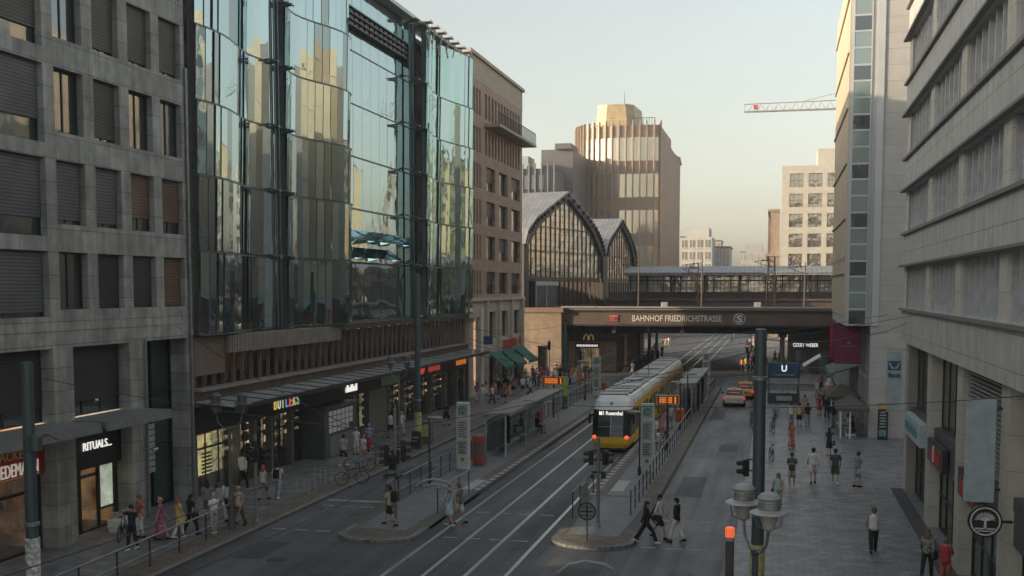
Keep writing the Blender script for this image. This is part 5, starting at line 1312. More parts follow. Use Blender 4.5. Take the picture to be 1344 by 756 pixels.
# ================================================================ UNDERGROUND ENTRANCE
t = thing('underground_entrance', 'underground stair entrance with a blue sign panel bearing a white U', 'station entrance', (.75, 101, .12))
M_ug = mat('ug_green', (.05, .10, .10), .5, .2)
m = MB()
for x in (-.55, 1.95): m.box(x-.05, x+.05, 100.9, 101.0, .12, 3.6)
for y in (104, 107): 
    for x in (-.55, 1.95): m.box(x-.04, x+.04, y, y+.08, .12, 1.2)
m.build('post', M_ug, t)
m = MB(); m.bev(-.65, 2.05, 100.75, 101.1, 2.35, 3.65, .1); pn = m.build('sign_panel', mat('ug_blue', (.02, .085, .17), .45), t)
text('letters', 'U', frameY(100.74), .46, 2.92, .55, M_wlit, pn, .46, .02, thick=.02)
text('letters', 'Friedrichstraße', frameY(100.74), -.2, 2.55, .16, MATS['letters_pale'], pn, 1.8, .02)
m = MB(); m.box(-.6, 2.0, 101.2, 101.25, .12, 1.0); m.box(-.65, -.6, 101.25, 108, .12, 1.0); m.box(2.0, 2.05, 101.25, 108, .12, 1.0)
for z in (.5, 1.05): m.tube([(-.62, 101.2, z+.05), (-.62, 108, z+.05)], .03); m.tube([(2.02, 101.2, z+.05), (2.02, 108, z+.05)], .03)
m.build('parapet', mat('ug_parapet', (.06, .07, .07), .6), t)
m = MB(); m.box(.1, 1.4, 101.14, 101.19, .35, .75); m.build('plate', M_lgrey, t)
m = MB(); m.box(-.55, 1.95, 101.3, 108, .12, .135); m.build('stair_dark_sheet', M_black, t)  # flat black sheet painting the darkness of the stairwell
m = MB()
for k in range(8): m.box(-.5, 1.9, 104+k*.45, 104.3+k*.45, .14, .15+k*.01)
m.build('step', M_conc, t)

# ================================================================ BICYCLES
M_tyre = mat('tyre', (.02, .02, .02), .8)
def bicycle(lab):
    t = thing('bicycle', lab, 'bicycle', (0, 0, 0), 'parked bicycles')
    for y in (-.52, .52):
        m = MB(); 
        ring = [(0, y+.33*math.cos(a*math.pi/12), .34+.33*math.sin(a*math.pi/12)) for a in range(25)]
        m.tube(ring, .02, 6, False); w = m.build('wheel', M_tyre, t)
        m = MB()
        for k in range(8): m.tube([(0, y, .34), (0, y+.31*math.cos(k*math.pi/4), .34+.31*math.sin(k*math.pi/4))], .004, 4)
        m.tube([(-.04, y, .34), (.04, y, .34)], .02); m.build('spokes', M_grey, w)
    m = MB(); bb = (0, -.08, .30); st = (0, -.2, .80); hd = (0, .38, .82); hb = (0, .41, .68)
    for a, c in ((bb, st), (st, hd), (bb, hb), (bb, (0, -.52, .34)), (st, (0, -.52, .34)), (hd, (0, .52, .34))): m.tube([a, c], .017, 6)
    m.tube([st, (0, -.23, .93)], .014); m.build('frame', M_black, t)
    m = MB(); m.tube([(0, .37, .82), (0, .36, 1.0)], .014); m.tube([(-.28, .26, 1.0), (-.15, .36, 1.02), (.15, .36, 1.02), (.28, .26, 1.0)], .014); m.build('handlebar', M_dark, t)
    m = MB(); m.loft([[(-.07, -.36, .93), (.07, -.36, .93), (.02, -.10, .94), (-.02, -.10, .94)], [(-.07, -.36, .98), (.07, -.36, .98), (.02, -.10, .97), (-.02, -.10, .97)]]); m.build('saddle', M_black, t)
    m = MB(); m.tube([(-.02, -.08, .30), (-.14, -.08, .16)], .012); m.tube([(.02, -.08, .3), (.14, -.08, .44)], .012); m.lathe([(.01, 0), (.08, 0), (.08, .01), (.01, .01)], (0, 0), 10); m.build('crank', M_grey, t)
    return t
bk0 = bicycle('x'); used = [False]
def bike(x, y, rz, lab, z=.125, fr=None, lean=.06):
    o = bk0 if not used[0] else copy_tree(bk0); used[0] = True
    place(o, x, y, z, rz, lab); o.rotation_euler = (0, lean, rz)
    if fr:
        for ch in o.children:
            if ch.name.startswith('frame'): ch.material_slots[0].link = 'OBJECT'; ch.material_slots[0].material = fr
    return o
M_bt = mat('frame_turquoise', (.18, .38, .36), .4); M_br_ = mat('frame_rust', (.30, .08, .05), .4); M_bs_ = mat('frame_silver', (.4, .4, .42), .3, .6)
def bp(px, py, rz, lab, fr=None, z=.13):
    g = G(px, py, z); return bike(g.x, g.y, rz, lab, z, fr)
bp(462, 636, R(-62), 'bicycle parked nearest the camera on the left sett strip', M_dark)
bp(488, 613, R(-50), 'silver bicycle parked in the row before the shops, middle of three', M_bs_)
bp(497, 603, R(-40), 'dark bicycle with high handlebar at the far end of the left row')
bp(472, 618, R(-75), 'turquoise bicycle in the left row by the woman in white shorts', M_bt)
bp(160, 708, R(20), 'dark bicycle behind the man with outstretched arms')
for k, (px, py, rz, lab, fr) in enumerate([(986, 562, 10, 'bicycle at the right kerb left of the thick pole, nearest', None), (987, 548, -8, 'bicycle at the right kerb left of the thick pole, second', M_bs_), (988, 536, 14, 'bicycle at the right kerb left of the thick pole, third', M_dark),
        (1013, 568, 12, 'bicycle right of the thick pole before the underground entrance, nearest', None), (1016, 556, -8, 'bicycle leaning towards the underground entrance', M_dark), (1018, 547, 15, 'bicycle touching the parapet of the underground entrance', M_bs_),
        (984, 514, 80, 'bicycle at the street corner before the bridge, leftmost', M_bs_), (990, 508, 70, 'silver bicycle at the street corner before the bridge', M_lgrey), (996, 513, 95, 'white bicycle at the street corner before the bridge', M_white), (1001, 506, 75, 'rear white bicycle at the street corner before the bridge', M_white), (994, 500, 85, 'farthest bicycle of the street corner cluster', M_dark),
        (1012, 604, 10, 'bicycle hidden mostly by the thick pole at right', None), (1030, 524, 30, 'bicycle inside the railings of the underground entrance', M_bs_),
        (868, 590, -15, 'bicycle standing on the right platform behind the stop column', M_bs_), (875, 584, 20, 'dark bicycle standing on the right platform beside the railing', None)]):
    bp(px, py, R(rz), lab, fr, .23 if px < 900 else .13)
bike(-1.35, 28.9, R(-10), 'bicycle chained to the dark post with the orange cap', .13, M_dark)
# bike stands
def stand(px, py, lab):
    g = G(px, py, .125); t = thing('bicycle_stand', lab, 'bicycle stand', g, 'steel bicycle stands on the left sett strip')
    for s in (0, .5):
        m = MB(Matrix.Translation(g) @ Matrix.Rotation(R(75), 4, 'Z')); m.tube([(s, -.35, 0), (s, -.35, .7), (s, .35, .78), (s, .35, 0)], .022, 6); m.build('hoop', M_lgrey, t)
stand(398, 648, 'steel bicycle stand nearest the camera'); stand(420, 635, 'steel bicycle stand second from the camera'); stand(473, 606, 'steel bicycle stand within the row of bicycles')

# ================================================================ CARS
def car(lab, x, y, rz, body, taxi=True):
    t = thing('parked_car' if False else 'taxi', lab, 'car', (x, y, 0))
    M = Matrix.Translation((x, y, 0)) @ Matrix.Rotation(rz, 4, 'Z')
    L = 4.6; prof = [  # station y, half width, z sill, z belt
        (-2.3, .62, .42, .72), (-2.22, .80, .34, .86), (-1.9, .88, .28, .95), (-1.2, .91, .26, .98), (0, .92, .25, .95), (1.1, .91, .26, .90), (1.75, .88, .28, .82), (2.12, .80, .32, .70), (2.3, .62, .40, .60)]
    def ring(s):
        y_, w, a, c = s
        return [(-w*.92, y_, a), (-w, y_, a+.12), (-w, y_, (a+c)/2+.05), (-w*.93, y_, c-.03), (-w*.78, y_, c), (w*.78, y_, c), (w*.93, y_, c-.03), (w, y_, (a+c)/2+.05), (w, y_, a+.12), (w*.92, y_, a)]
    m = MB(M); m.loft([ring(s) for s in prof]); m.box(-.8, .8, -2.36, -2.25, .36, .56)
    # roof skin
    m.loft([[(-.60, -1.05, 1.36), (.60, -1.05, 1.36), (.62, .25, 1.38), (-.62, .25, 1.38)], [(-.52, -.9, 1.43), (.52, -.9, 1.43), (.54, .15, 1.45), (-.54, .15, 1.45)]])
    bd = m.build('body', body, t, smooth=False)
    m = MB(M); m.loft([[(-.80, -1.75, .96), (.80, -1.75, .96), (.82, 1.15, .92), (-.82, 1.15, .92)], [(-.62, -1.05, 1.37), (.62, -1.05, 1.37), (.64, .28, 1.38), (-.64, .28, 1.38)]]); g = m.build('window', mat('car_glass', (.02, .022, .025), .08, 0, .1, 3, spec=.8), t)
    m = MB(M)
    for s in (-1, 1):
        for (a, c, d_, e) in (((.80, -1.75, .96), (.62, -1.05, 1.38), .05, 0), ((.82, 1.15, .92), (.64, .28, 1.39), .05, 0), ((.815, -.3, .94), (.635, -.35, 1.38), .04, 0)):
            m.tube([(s*(a[0]+.005), a[1], a[2]), (s*(c[0]+.005), c[1], c[2])], .035, 5)
    m.build('pillar', body, t)
    for sx in (-1, 1):
        for yy in (-1.4, 1.42):
            m = MB(M); m.tube([(sx*.72, yy, .32), (sx*.93, yy, .32)], .32, 18); w = m.build('wheel', M_tyre, t)
            m = MB(M); m.tube([(sx*.92, yy, .32), (sx*.945, yy, .32)], .2, 12); m.build('rim', M_grey, w)
        m = MB(M); m.bev(sx*.80-.13 if sx > 0 else sx*.80-.13, sx*.80+.13, -2.29, -2.05, .64, .84, .03); m.build('tail_light', mat('tail_red', (.8, .10, .05), .4, emit=.2), t)
        m = MB(M); m.bev(sx*.72-.14, sx*.72+.14, 2.1, 2.27, .52, .66, .03); m.build('headlight', M_lgrey, t)
        m = MB(M); m.bev(sx*1.0-.09, sx*1.0+.09, .65, .8, .92, 1.06, .03); m.build('mirror', M_black, t)
    m = MB(M); m.box(-.26, .26, -2.375, -2.36, .42, .53); m.build('number_plate', M_white, t)
    m = MB(M); m.box(-.45, .45, -1.52, -1.42, 1.14, 1.2); m.build('brake_light', mat('tail_red', (1, .1, .05)), t)
    m = MB(M); m.bev(-.2, .2, -.45, -.3, 1.45, 1.58, .03); m.build('roof_sign', M_yel, t)
car('cream taxi sedan with red tail lights driving away on the right road', -3.45, 100.2, R(2), mat('taxi_cream', (.52, .47, .40), .3, .0, .04, 2))
car('orange yellow taxi ahead of the cream one near the crossing', -2.65, 107.0, R(-4), mat('taxi_orange', (.60, .26, .05), .3, 0, .04, 2))

# ================================================================ TRAM
M_ty = mat('tram_yellow', (.80, .50, .04), .3, 0, .06, 1.2, spec=.6)
M_tw = mat('tram_white', (.68, .68, .66), .35, 0, .07, 1.2)
M_tb = mat('tram_black', (.012, .013, .015), .15, 0, .1, 2, spec=.7)
M_tg = glass('tram_glass', (.75, .76, .74), (.02, .02, .022), .28, .04, .04, 1)
TX, TY = -9.75, 68.6
t = thing('tram', 'long yellow and white articulated tram waiting at the right platform', 'tram', (TX, TY, 0))
def plan_ring(z, y0, y1, w, rnd):
    pts = [(TX-w, TY+y1, z), (TX-w, TY+y0+rnd, z)]
    for i in range(1, 8):
        a = math.pi*i/8; pts.append((TX-w*math.cos(a)**1 if 0 else TX-w*math.copysign(abs(math.cos(a))**.45, math.cos(a)), TY+y0+rnd*(1-math.sin(a)), z))
    pts += [(TX+w, TY+y0+rnd, z), (TX+w, TY+y1, z)]
    return pts
yo = lambda z: [(.3, .22), (.6, .05), (1.0, .0), (1.12, .03), (1.9, .2), (2.62, .42), (2.7, .46), (3.1, .75), (3.35, 1.25), (3.42, 1.7)]
fo = dict(yo(0)); fw = {.3: 1.02, .6: 1.15, 1.0: 1.2, 1.12: 1.2, 1.9: 1.2, 2.62: 1.18, 2.7: 1.17, 3.1: 1.1, 3.35: .95, 3.42: .8}
def seg(zs): return [plan_ring(z, fo[z], 2.9, fw[z], .75) for z in zs]
m = MB(); m.loft(seg([.3, .6, 1.0])); m.build('cab_bumper', M_ty, t)
m = MB(); m.loft(seg([1.0, 1.12, 1.9, 2.62])); wsc = m.build('windscreen', M_tb, t)
m = MB(); m.loft(seg([2.62, 2.7, 3.1, 3.35, 3.42])); m.build('cab_roof', M_tw, t)
# inner windscreen tint, wiper and sign
m = MB(); m.tube([(TX, TY+.03, 1.15), (TX+.02, TY+.33, 2.45)], .02); m.tube([(TX-.75, TY+.11, 1.62), (TX+.75, TY+.11, 1.62)], .014); m.build('wiper', M_lgrey, wsc)
Mw = frameY(TY+.30); text('letters', 'M1 Rosenthal', Mw, TX-.72, 2.33, .23, M_wlit, wsc, 1.44, .03, thick=.008)
for s in (-1, 1):
    m = MB(); m.ell((TX+s*.98, TY+.18, .98), .16, .12, .12, 10, 6); m.build('marker_light', mat('marker_red', (1, .13, .06), .4, emit=.45), t)
    m = MB(); m.tube([(TX+s*1.17, TY+.95, 2.25), (TX+s*1.36, TY+.7, 2.3)], .03); m.bev(TX+s*1.36-.08, TX+s*1.36+.08, TY+.62, TY+.74, 1.75, 2.35, .03); m.build('mirror', M_black, t)
m = MB(); m.prism([(TX+.10*math.cos(a*.628), TY+.72-.0, 3.0+.10*math.sin(a*.628)) for a in range(10)], (0, -.12, 0)); m.build('emblem', M_grey, t)
TL = 39.5
mods = [(.0, 8.2), (8.5, 13.4), (13.7, 20.2), (20.5, 25.6), (25.9, 31.6), (31.9, 39.5)]
for i, (a, c) in enumerate(mods):
    a_ = 2.9 if i == 0 else a
    def cs(y, part):
        if part == 'low': return [(TX-1.16, y, .32), (TX-1.2, y, .6), (TX-1.2, y, 1.12), (TX+1.2, y, 1.12), (TX+1.2, y, .6), (TX+1.16, y, .32)]
        if part == 'mid': return [(TX-1.2, y, 1.12), (TX-1.19, y, 2.5), (TX+1.19, y, 2.5), (TX+1.2, y, 1.12)]
        if part == 'up': return [(TX-1.19, y, 2.5), (TX-1.17, y, 2.85), (TX+1.17, y, 2.85), (TX+1.19, y, 2.5)]
        return [(TX-1.17, y, 2.85), (TX-1.12, y, 3.08), (TX-.98, y, 3.3), (TX-.85, y, 3.36), (TX+.85, y, 3.36), (TX+.98, y, 3.3), (TX+1.12, y, 3.08), (TX+1.17, y, 2.85)]
    m = MB(); m.loft([cs(TY+y, 'low') for y in (a_, c)]); bd = m.build('car_body', M_ty, t)
    m = MB(); m.loft([cs(TY+y, 'mid') for y in (a_, c)]); 
    m.build('window_band', M_tg, t)
    m = MB(); m.loft([cs(TY+y, 'up') for y in (a_, c)]); m.build('upper_side', M_ty, t)
    m = MB(); m.loft([cs(TY+y, 'roof') for y in (a_, c)]); m.build('roof', M_tw, t)
    # doors and pillars
    for s in (-1, 1):
        m = MB(); n = max(2, int((c-a_)/1.6))
        for k in range(n+1):
            y = TY+a_+(c-a_)*k/n; m.box(TX+s*1.205-.01, TX+s*1.205+.012, max(y-.1, TY+a_), min(y+.1, TY+c), 1.12, 2.5)
        m.build('window_pillar', M_ty if i % 2 else mat('tram_pillar_pale', (.45, .32, .15), .4), t)
        if i in (0, 1, 2, 4, 5):
            yd = TY+(a_+c)/2
            m = MB(); m.box(TX+s*1.205, TX+s*1.235, yd-.68, yd+.68, .42, 2.5); dr = m.build('door', M_ty, t)
            m = MB()
            for q in (-.35, .35): m.box(TX+s*1.236 if s > 0 else TX-1.246, TX+s*1.246 if s > 0 else TX-1.236, yd+q-.27, yd+q+.27, .75, 2.35)
            m.build('door_glass', M_tb, dr)
    # roof boxes: dark wells between pale beams
    m = MB(); y = a_+.3 if i else 1.9
    m.box(TX-.82, TX+.82, TY+y, TY+c-.15, 3.36 if i else 3.43, 3.44 if i else 3.47); m.build('roof_well', M_tb, t)
    m = MB(); n = max(2, int((c-y)/1.7))
    for k in range(n+1):
        q = TY+y+(c-y-.45)*k/n; m.box(TX-.88, TX+.88, q, q+.28+.25*((i+k) % 2), 3.44 if i else 3.47, 3.56)
    m.split('roof_beam', M_tw, t)
    m = MB()
    for k in range(n):
        q = TY+y+(c-y-.45)*(k+.35)/n; m.bev(TX-.6, TX+.6, q, q+.7, 3.44 if i else 3.47, 3.52+.05*(k % 2), .04)
    m.build('roof_unit', mat('roof_unit_dark', (.06, .062, .065), .6), t)
    if i < len(mods)-1:
        m = MB(); b0, b1 = c, mods[i+1][0]; N = 6
        m.loft([[(TX+x*(1 if k % 2 else .96), TY+b0+(b1-b0)*k/N, z) for x, z in ((-1.13, .4), (-1.13, 3.0), (-.95, 3.22), (.95, 3.22), (1.13, 3.0), (1.13, .4))] for k in range(N+1)]); m.build('gangway_bellows', M_dark, t)
m = MB(); 
for y in (2.2, 10.9, 17, 23, 28.8, 36):
    for s in (-1, 1): m.tube([(TX+s*.68, TY+y-.9, .33), (TX+s*.78, TY+y-.9, .33)], .32, 14); m.tube([(TX+s*.68, TY+y+.9, .33), (TX+s*.78, TY+y+.9, .33)], .32, 14)
    m.box(TX-.9, TX+.9, TY+y-1.4, TY+y+1.4, .12, .32)
m.build('bogie', M_dark, t)
m = MB(); yp = TY+17
m.tube([(TX-.5, yp, 3.5), (TX-.3, yp+1.2, 4.3), (TX-.25, yp+.1, 5.25)], .03); m.tube([(TX+.5, yp, 3.5), (TX+.3, yp+1.2, 4.3), (TX+.25, yp+.1, 5.25)], .03); m.tube([(TX-.8, yp+.1, 5.18), (TX-.6, yp+.1, 5.27), (TX+.6, yp+.1, 5.27), (TX+.8, yp+.1, 5.18)], .03); m.build('pantograph', M_dark, t)
m = MB(); 
for s in (-1, 1): m.box(TX+s*1.235-.005, TX+s*1.235+.005, TY+3.2, TY+3.21, 1, 1.01)
# ================================================================ WIRES
def wire(lab, pts, r=.012, name='overhead_wire', grp='overhead wires over the tracks'):
    P = []
    for i in range(len(pts)-1):
        a, c = Vector(pts[i]), Vector(pts[i+1]); n = 8; sag = (c-a).length*.012
        for k in range(n): q = k/n; P.append(a+(c-a)*q-Vector((0, 0, sag*4*q*(1-q))))
    P.append(Vector(pts[-1])); m = MB(); m.tube(P, r, 5); return tag(m.build(name, M_dark), lab, 'wire', grp)
wire('overhead contact wire above the right hand track', [(-9.75, y, 5.35) for y in (12, 40, 68, 100, 128)])
wire('overhead contact wire above the left hand track', [(-12.6, y, 5.35) for y in (12, 40, 68, 100, 128)])
wire('span wire between the poster pole and the pole with the yellow sticker', [(-20.9, 29.3, 7.4), (-11, 31, 5.9), (-.42, 33, 8.3)])
wire('span wire from the tall canopy side pole across the tracks', [(-21.7, 67.9, 8.5), (-11, 68, 6.1), (6.0, 66, 8.6)])
wire('lower span wire from the tall canopy side pole across the tracks', [(-21.7, 67.9, 7.2), (-11, 68, 5.5), (6.0, 66, 7.6)])
wire('span wire from the far platform pole across the street', [(-16.7, 91.6, 7.0), (-11, 92, 6.0), (6.1, 95, 7.4)])
wire('thin diagonal wire over the crossing at left', [(-26.4, 47, 8.3), (-12.6, 33, 5.7), (-9.7, 30, 5.6)])
wire('thin diagonal wire over the crossing at right', [(-9.7, 44, 5.6), (-4, 37, 6.2), (6.0, 28, 7.6)])
wire('span wire across the street before the tram front', [(-21.7, 67.9, 8.0), (-11, 60, 6.0), (-.42, 33, 7.6)])
wire('span wire high over the right sidewalk beside the bank banner', [(-.42, 33, 8.6), (3, 46, 8.2), (6.0, 57, 8.4)])
wire('span wire from the dark platform pole to the tall canopy side pole', [(-16.7, 91.6, 7.1), (-19, 80, 7.0), (-21.7, 67.9, 8.0)])
wire('span wire over the tracks behind the crossing', [(-26.4, 58, 8.6), (-11, 55, 6.2), (6.0, 52, 8.9)])
wire('span wire over the tracks close to the bridge', [(-25, 120, 7.5), (-11, 120, 6.0), (6.4, 118, 7.8)])
def spreader(lab, px, py, z, w, rz):
    g = G(px, py, z); M = Matrix.Translation(g) @ Matrix.Rotation(rz, 4, 'Z')
    m = MB(M); m.tube([(-w, 0, -.12), (-w*.6, 0, .02), (0, 0, .08), (w*.7, 0, .03), (w, 0, -.05)], .028, 8); m.tube([(w, 0, -.05), (w*.8, 0, -.35)], .02, 6)
    tag(m.build('wire_arm', M_grey), lab, 'wire arm', 'curved steel arms hanging on the overhead wires')
spreader('curved steel wire arm hanging low over the right track near the bottom edge', 768, 743, 5.45, .45, R(10))
spreader('curved steel wire arm above the left island railing, upper one', 568, 633, 5.5, .42, R(5))
spreader('curved steel wire arm above the left island railing, lower one', 570, 640, 5.4, .42, R(-2))
# ================================================================ PEOPLE
SKIN = [mat('skin_light', (.46, .27, .19), .6, 0, .05), mat('skin_tan', (.34, .19, .12), .6, 0, .05), mat('skin_dark', (.12, .06, .04), .6, 0, .05)]
POSES = {}
def joints(pose):
    s = {'walk': .27, 'walk2': -.22, 'stride': .40, 'stand': .04, 'phone': .05, 'sit': 0, 'arms': .12}[pose]
    J = {}
    zp = .93 if pose != 'stride' else .88
    if pose == 'sit': zp = .50
    J['pelvis'] = (0, 0, zp); J['waist'] = (0, .01, zp+.17); J['chest'] = (0, .0, zp+.37); J['neck'] = (0, .0, zp+.55)
    J['head0'] = (0, .02, zp+.62); J['head1'] = (0, .03, zp+.70); J['head2'] = (0, .02, zp+.80)
    if pose in ('phone',): J['head0'] = (0, .04, zp+.61); J['head1'] = (0, .07, zp+.68); J['head2'] = (0, .07, zp+.78)
    for sd, sg in (('l', -1), ('r', 1)):
        q = s*sg
        J['sh'+sd] = (sg*.17, 0, zp+.49)
        if pose == 'sit':
            J['hip'+sd] = (sg*.09, 0, zp-.02); J['kn'+sd] = (sg*.11, .42, zp+.0); J['an'+sd] = (sg*.11, .40, .09); J['to'+sd] = (sg*.12, .56, .04)
        else:
            J['hip'+sd] = (sg*.09, 0, zp-.05); J['kn'+sd] = (sg*.10, q*.62+.03, .50); J['an'+sd] = (sg*.095, q*1.05-(.06 if q < 0 else 0), .09+(.06 if q < -.1 else 0)); J['to'+sd] = (sg*.105, J['an'+sd][1]+.15, .04+(.0 if q > -.1 else .0))
        if pose == 'phone' or pose == 'sit':
            J['el'+sd] = (sg*.21, .06, zp+.22); J['wr'+sd] = (sg*.07, .27, zp+.30)
        elif pose == 'arms': J['el'+sd] = (sg*.42, .05, zp+.46); J['wr'+sd] = (sg*.66, .12, zp+.47)
        else: J['el'+sd] = (sg*.235, -q*.35, zp+.21); J['wr'+sd] = (sg*.24, -q*.75+.06, zp-.02)
    return J
def body_mesh(pose):
    if pose in POSES: return POSES[pose]
    J = joints(pose); names = ['pelvis', 'waist', 'chest', 'neck', 'head0', 'head1', 'head2']
    rad = {'pelvis': .125, 'waist': .115, 'chest': .13, 'neck': .052, 'head0': .065, 'head1': .088, 'head2': .075}
    ed = [('pelvis', 'waist'), ('waist', 'chest'), ('chest', 'neck'), ('neck', 'head0'), ('head0', 'head1'), ('head1', 'head2')]
    for sd in 'lr':
        for n_, r_ in (('sh', .055), ('el', .04), ('wr', .027), ('hip', .085), ('kn', .055), ('an', .038), ('to', .032)): names.append(n_+sd); rad[n_+sd] = r_
        ed += [('chest', 'sh'+sd), ('sh'+sd, 'el'+sd), ('el'+sd, 'wr'+sd), ('pelvis', 'hip'+sd), ('hip'+sd, 'kn'+sd), ('kn'+sd, 'an'+sd), ('an'+sd, 'to'+sd)]
        w = Vector(J['wr'+sd]); d = (w-Vector(J['el'+sd])).normalized(); pm = w+d*.07
        J['pm'+sd] = tuple(pm); names.append('pm'+sd); rad['pm'+sd] = .03; ed.append(('wr'+sd, 'pm'+sd))
    me = bpy.data.meshes.new('b'); me.from_pydata([J[n_] for n_ in names], [(names.index(a), names.index(c)) for a, c in ed], [])
    o = bpy.data.objects.new('b', me); C.objects.link(o)
    sk = o.modifiers.new('s', 'SKIN'); sb = o.modifiers.new('u', 'SUBSURF'); sb.levels = 1
    if not me.skin_vertices: pass
    for i, n_ in enumerate(names):
        v = me.skin_vertices[0].data[i]; v.radius = (rad[n_], rad[n_]*(.8 if n_ in ('waist', 'chest') else 1)); v.use_root = (i == 0)
    dg = bpy.context.evaluated_depsgraph_get(); r = bpy.data.meshes.new_from_object(o.evaluated_get(dg))
    bpy.data.objects.remove(o)
    # fingers, thumbs, nose and ears joined into the same mesh
    m = MB()
    for sd, sg in (('l', -1), ('r', 1)):
        w = Vector(J['wr'+sd]); d = (w-Vector(J['el'+sd])).normalized(); a = d.cross(Vector((1, 0, 0))).normalized(); p = w+d*.08; inn = a.cross(d)*sg
        for k, L in enumerate((.065, .078, .072, .055)):
            b0 = p+a*(.027-.018*k); m.tube([b0-d*.02, b0+d*L*.55, b0+d*L+inn*-.02], [.010, .009, .007], 5)
        m.tube([w+d*.02+a*.02, w+d*.06+a*.05, w+d*.10+a*.05], [.012, .010, .008], 5)
    h = Vector(J['head1']); m.loft([[tuple(h+Vector(v)) for v in ((-.014, .075, .02), (.014, .075, .02), (.018, .08, -.02), (-.018, .08, -.02))], [tuple(h+Vector(v)) for v in ((-.006, .09, .01), (.006, .09, .01), (.012, .108, -.015), (-.012, .108, -.015))]])
    for s in (-1, 1): m.ell(h+Vector((s*.085, -.005, 0)), .012, .022, .03, 6, 4)
    bm = bmesh.new(); bm.from_mesh(r); em = m.mesh('x', SKIN[0]); bm.from_mesh(em); bm.to_mesh(r); bm.free()
    r.materials.clear(); r.materials.append(SKIN[0])
    for p_ in r.polygons: p_.use_smooth = True
    r.name = 'person_body'; POSES[pose] = (r, J); return POSES[pose]
CL = {}
def cloth(kind, pose):
    key = (kind, pose)
    if key in CL: return CL[key]
    J = joints(pose); V = lambda n: Vector(J[n]); m = MB(); zp = J['pelvis'][2]
    ring = lambda c, rx, ry, z=None: [(c[0]+rx*math.cos(a*math.pi/7), c[1]+ry*math.sin(a*math.pi/7), c[2] if z is None else z) for a in range(14)]
    if kind in ('tee', 'shirt', 'tank'):
        P = J['pelvis']; m.loft([ring(P, .172, .135, zp-.06), ring(P, .165, .13, zp+.05), ring(J['waist'], .155, .125), ring(J['chest'], .178, .135), ring(J['chest'], .185, .12, zp+.46), ring(J['neck'], .12, .085, zp+.53), ring(J['neck'], .065, .06, zp+.555)])
        for sd in 'lr':
            a, b_, c_ = V('sh'+sd), V('el'+sd), V('wr'+sd)
            if kind == 'tee': m.tube([a-(b_-a)*.1, a+(b_-a)*.3, a+(b_-a)*.75], [.065, .072, .068], 10)
            if kind == 'shirt': m.tube([a-(b_-a)*.1, a+(b_-a)*.4, b_, b_+(c_-b_)*.92], [.065, .065, .056, .045], 10)
    if kind in ('trousers', 'shorts', 'jeans'):
        m.loft([ring(J['pelvis'], .150, .118, zp+.08), ring(J['pelvis'], .162, .13, zp-.02), ring(J['pelvis'], .15, .12, zp-.12 if pose != 'sit' else zp-.08)])
        for sd in 'lr':
            a, b_, c_ = V('hip'+sd), V('kn'+sd), V('an'+sd)
            if kind == 'shorts': m.tube([a+Vector((0, 0, .03)), a+(b_-a)*.4, a+(b_-a)*.92], [.10, .105, .10], 10)
            else: m.tube([a+Vector((0, 0, .03)), a+(b_-a)*.5, b_, b_+(c_-b_)*.5, b_+(c_-b_)*.95], [.10, .095, .078, .070, .072 if kind == 'trousers' else .058], 10)
    if kind in ('dress', 'longdress', 'skirt'):
        P = J['pelvis']; rs = []
        if kind != 'skirt': rs = [ring(J['neck'], .10, .07, zp+.52), ring(J['chest'], .165, .125, zp+.44), ring(J['chest'], .16, .13), ring(J['waist'], .135, .115)]
        b0 = .42 if kind != 'longdress' else .80
        rs += [ring(P, .15, .12, zp+.10), ring(P, .175, .15, zp-.05), ring(P, .20, .19, zp-b0*.6), ring(P, .21+.05*(b0 > .5), .22+.05*(b0 > .5), zp-b0)]
        m.loft(rs)
        if kind != 'skirt':
            for sd in 'lr': a, b_ = V('sh'+sd), V('el'+sd); m.tube([a-(b_-a)*.1, a+(b_-a)*.35], [.06, .062], 8)
    if kind in ('short', 'long', 'bun', 'cap'):
        h = V('head1')+Vector((0, -.012, .03)); 
        m.ell(h, .1, .112, .105, 12, 8, -12, 90)
        m.ell(h+Vector((0, -.035, -.03)), .092, .082, .1, 12, 8, -60, 60)
        if kind == 'long': m.loft([ring(h+Vector((0, -.05, 0)), .095, .06), ring(h+Vector((0, -.08, -.15)), .105, .05), ring(h+Vector((0, -.10, -.32)), .09, .035), ring(h+Vector((0, -.10, -.42)), .05, .02)])
        if kind == 'bun': m.ell(h+Vector((0, -.07, .10)), .045, .045, .045, 8, 6)
        if kind == 'cap': m.box(-.06, .06, h.y+.08, h.y+.18, h.z+.02, h.z+.035)
    if kind == 'shoes':
        for sd in 'lr':
            a, t_ = V('an'+sd), V('to'+sd); y0 = a.y-.08; z0 = max(0, a.z-.09)
            m.loft([[(a.x-.04, y0, z0), (a.x+.04, y0, z0), (a.x+.035, y0, z0+.085), (a.x-.035, y0, z0+.085)], [(a.x-.045, a.y+.03, z0), (a.x+.045, a.y+.03, z0), (a.x+.04, a.y+.03, z0+.10), (a.x-.04, a.y+.03, z0+.10)], [(a.x-.05, t_.y-.02, 0+z0*.5), (a.x+.05, t_.y-.02, z0*.5), (a.x+.045, t_.y-.02, z0*.5+.06), (a.x-.045, t_.y-.02, z0*.5+.06)], [(a.x-.03, t_.y+.05, z0*.4), (a.x+.03, t_.y+.05, z0*.4), (a.x+.025, t_.y+.05, z0*.4+.035), (a.x-.025, t_.y+.05, z0*.4+.035)]])
    me = m.mesh('cloth', M_black, smooth=True); CL[key] = me; return me
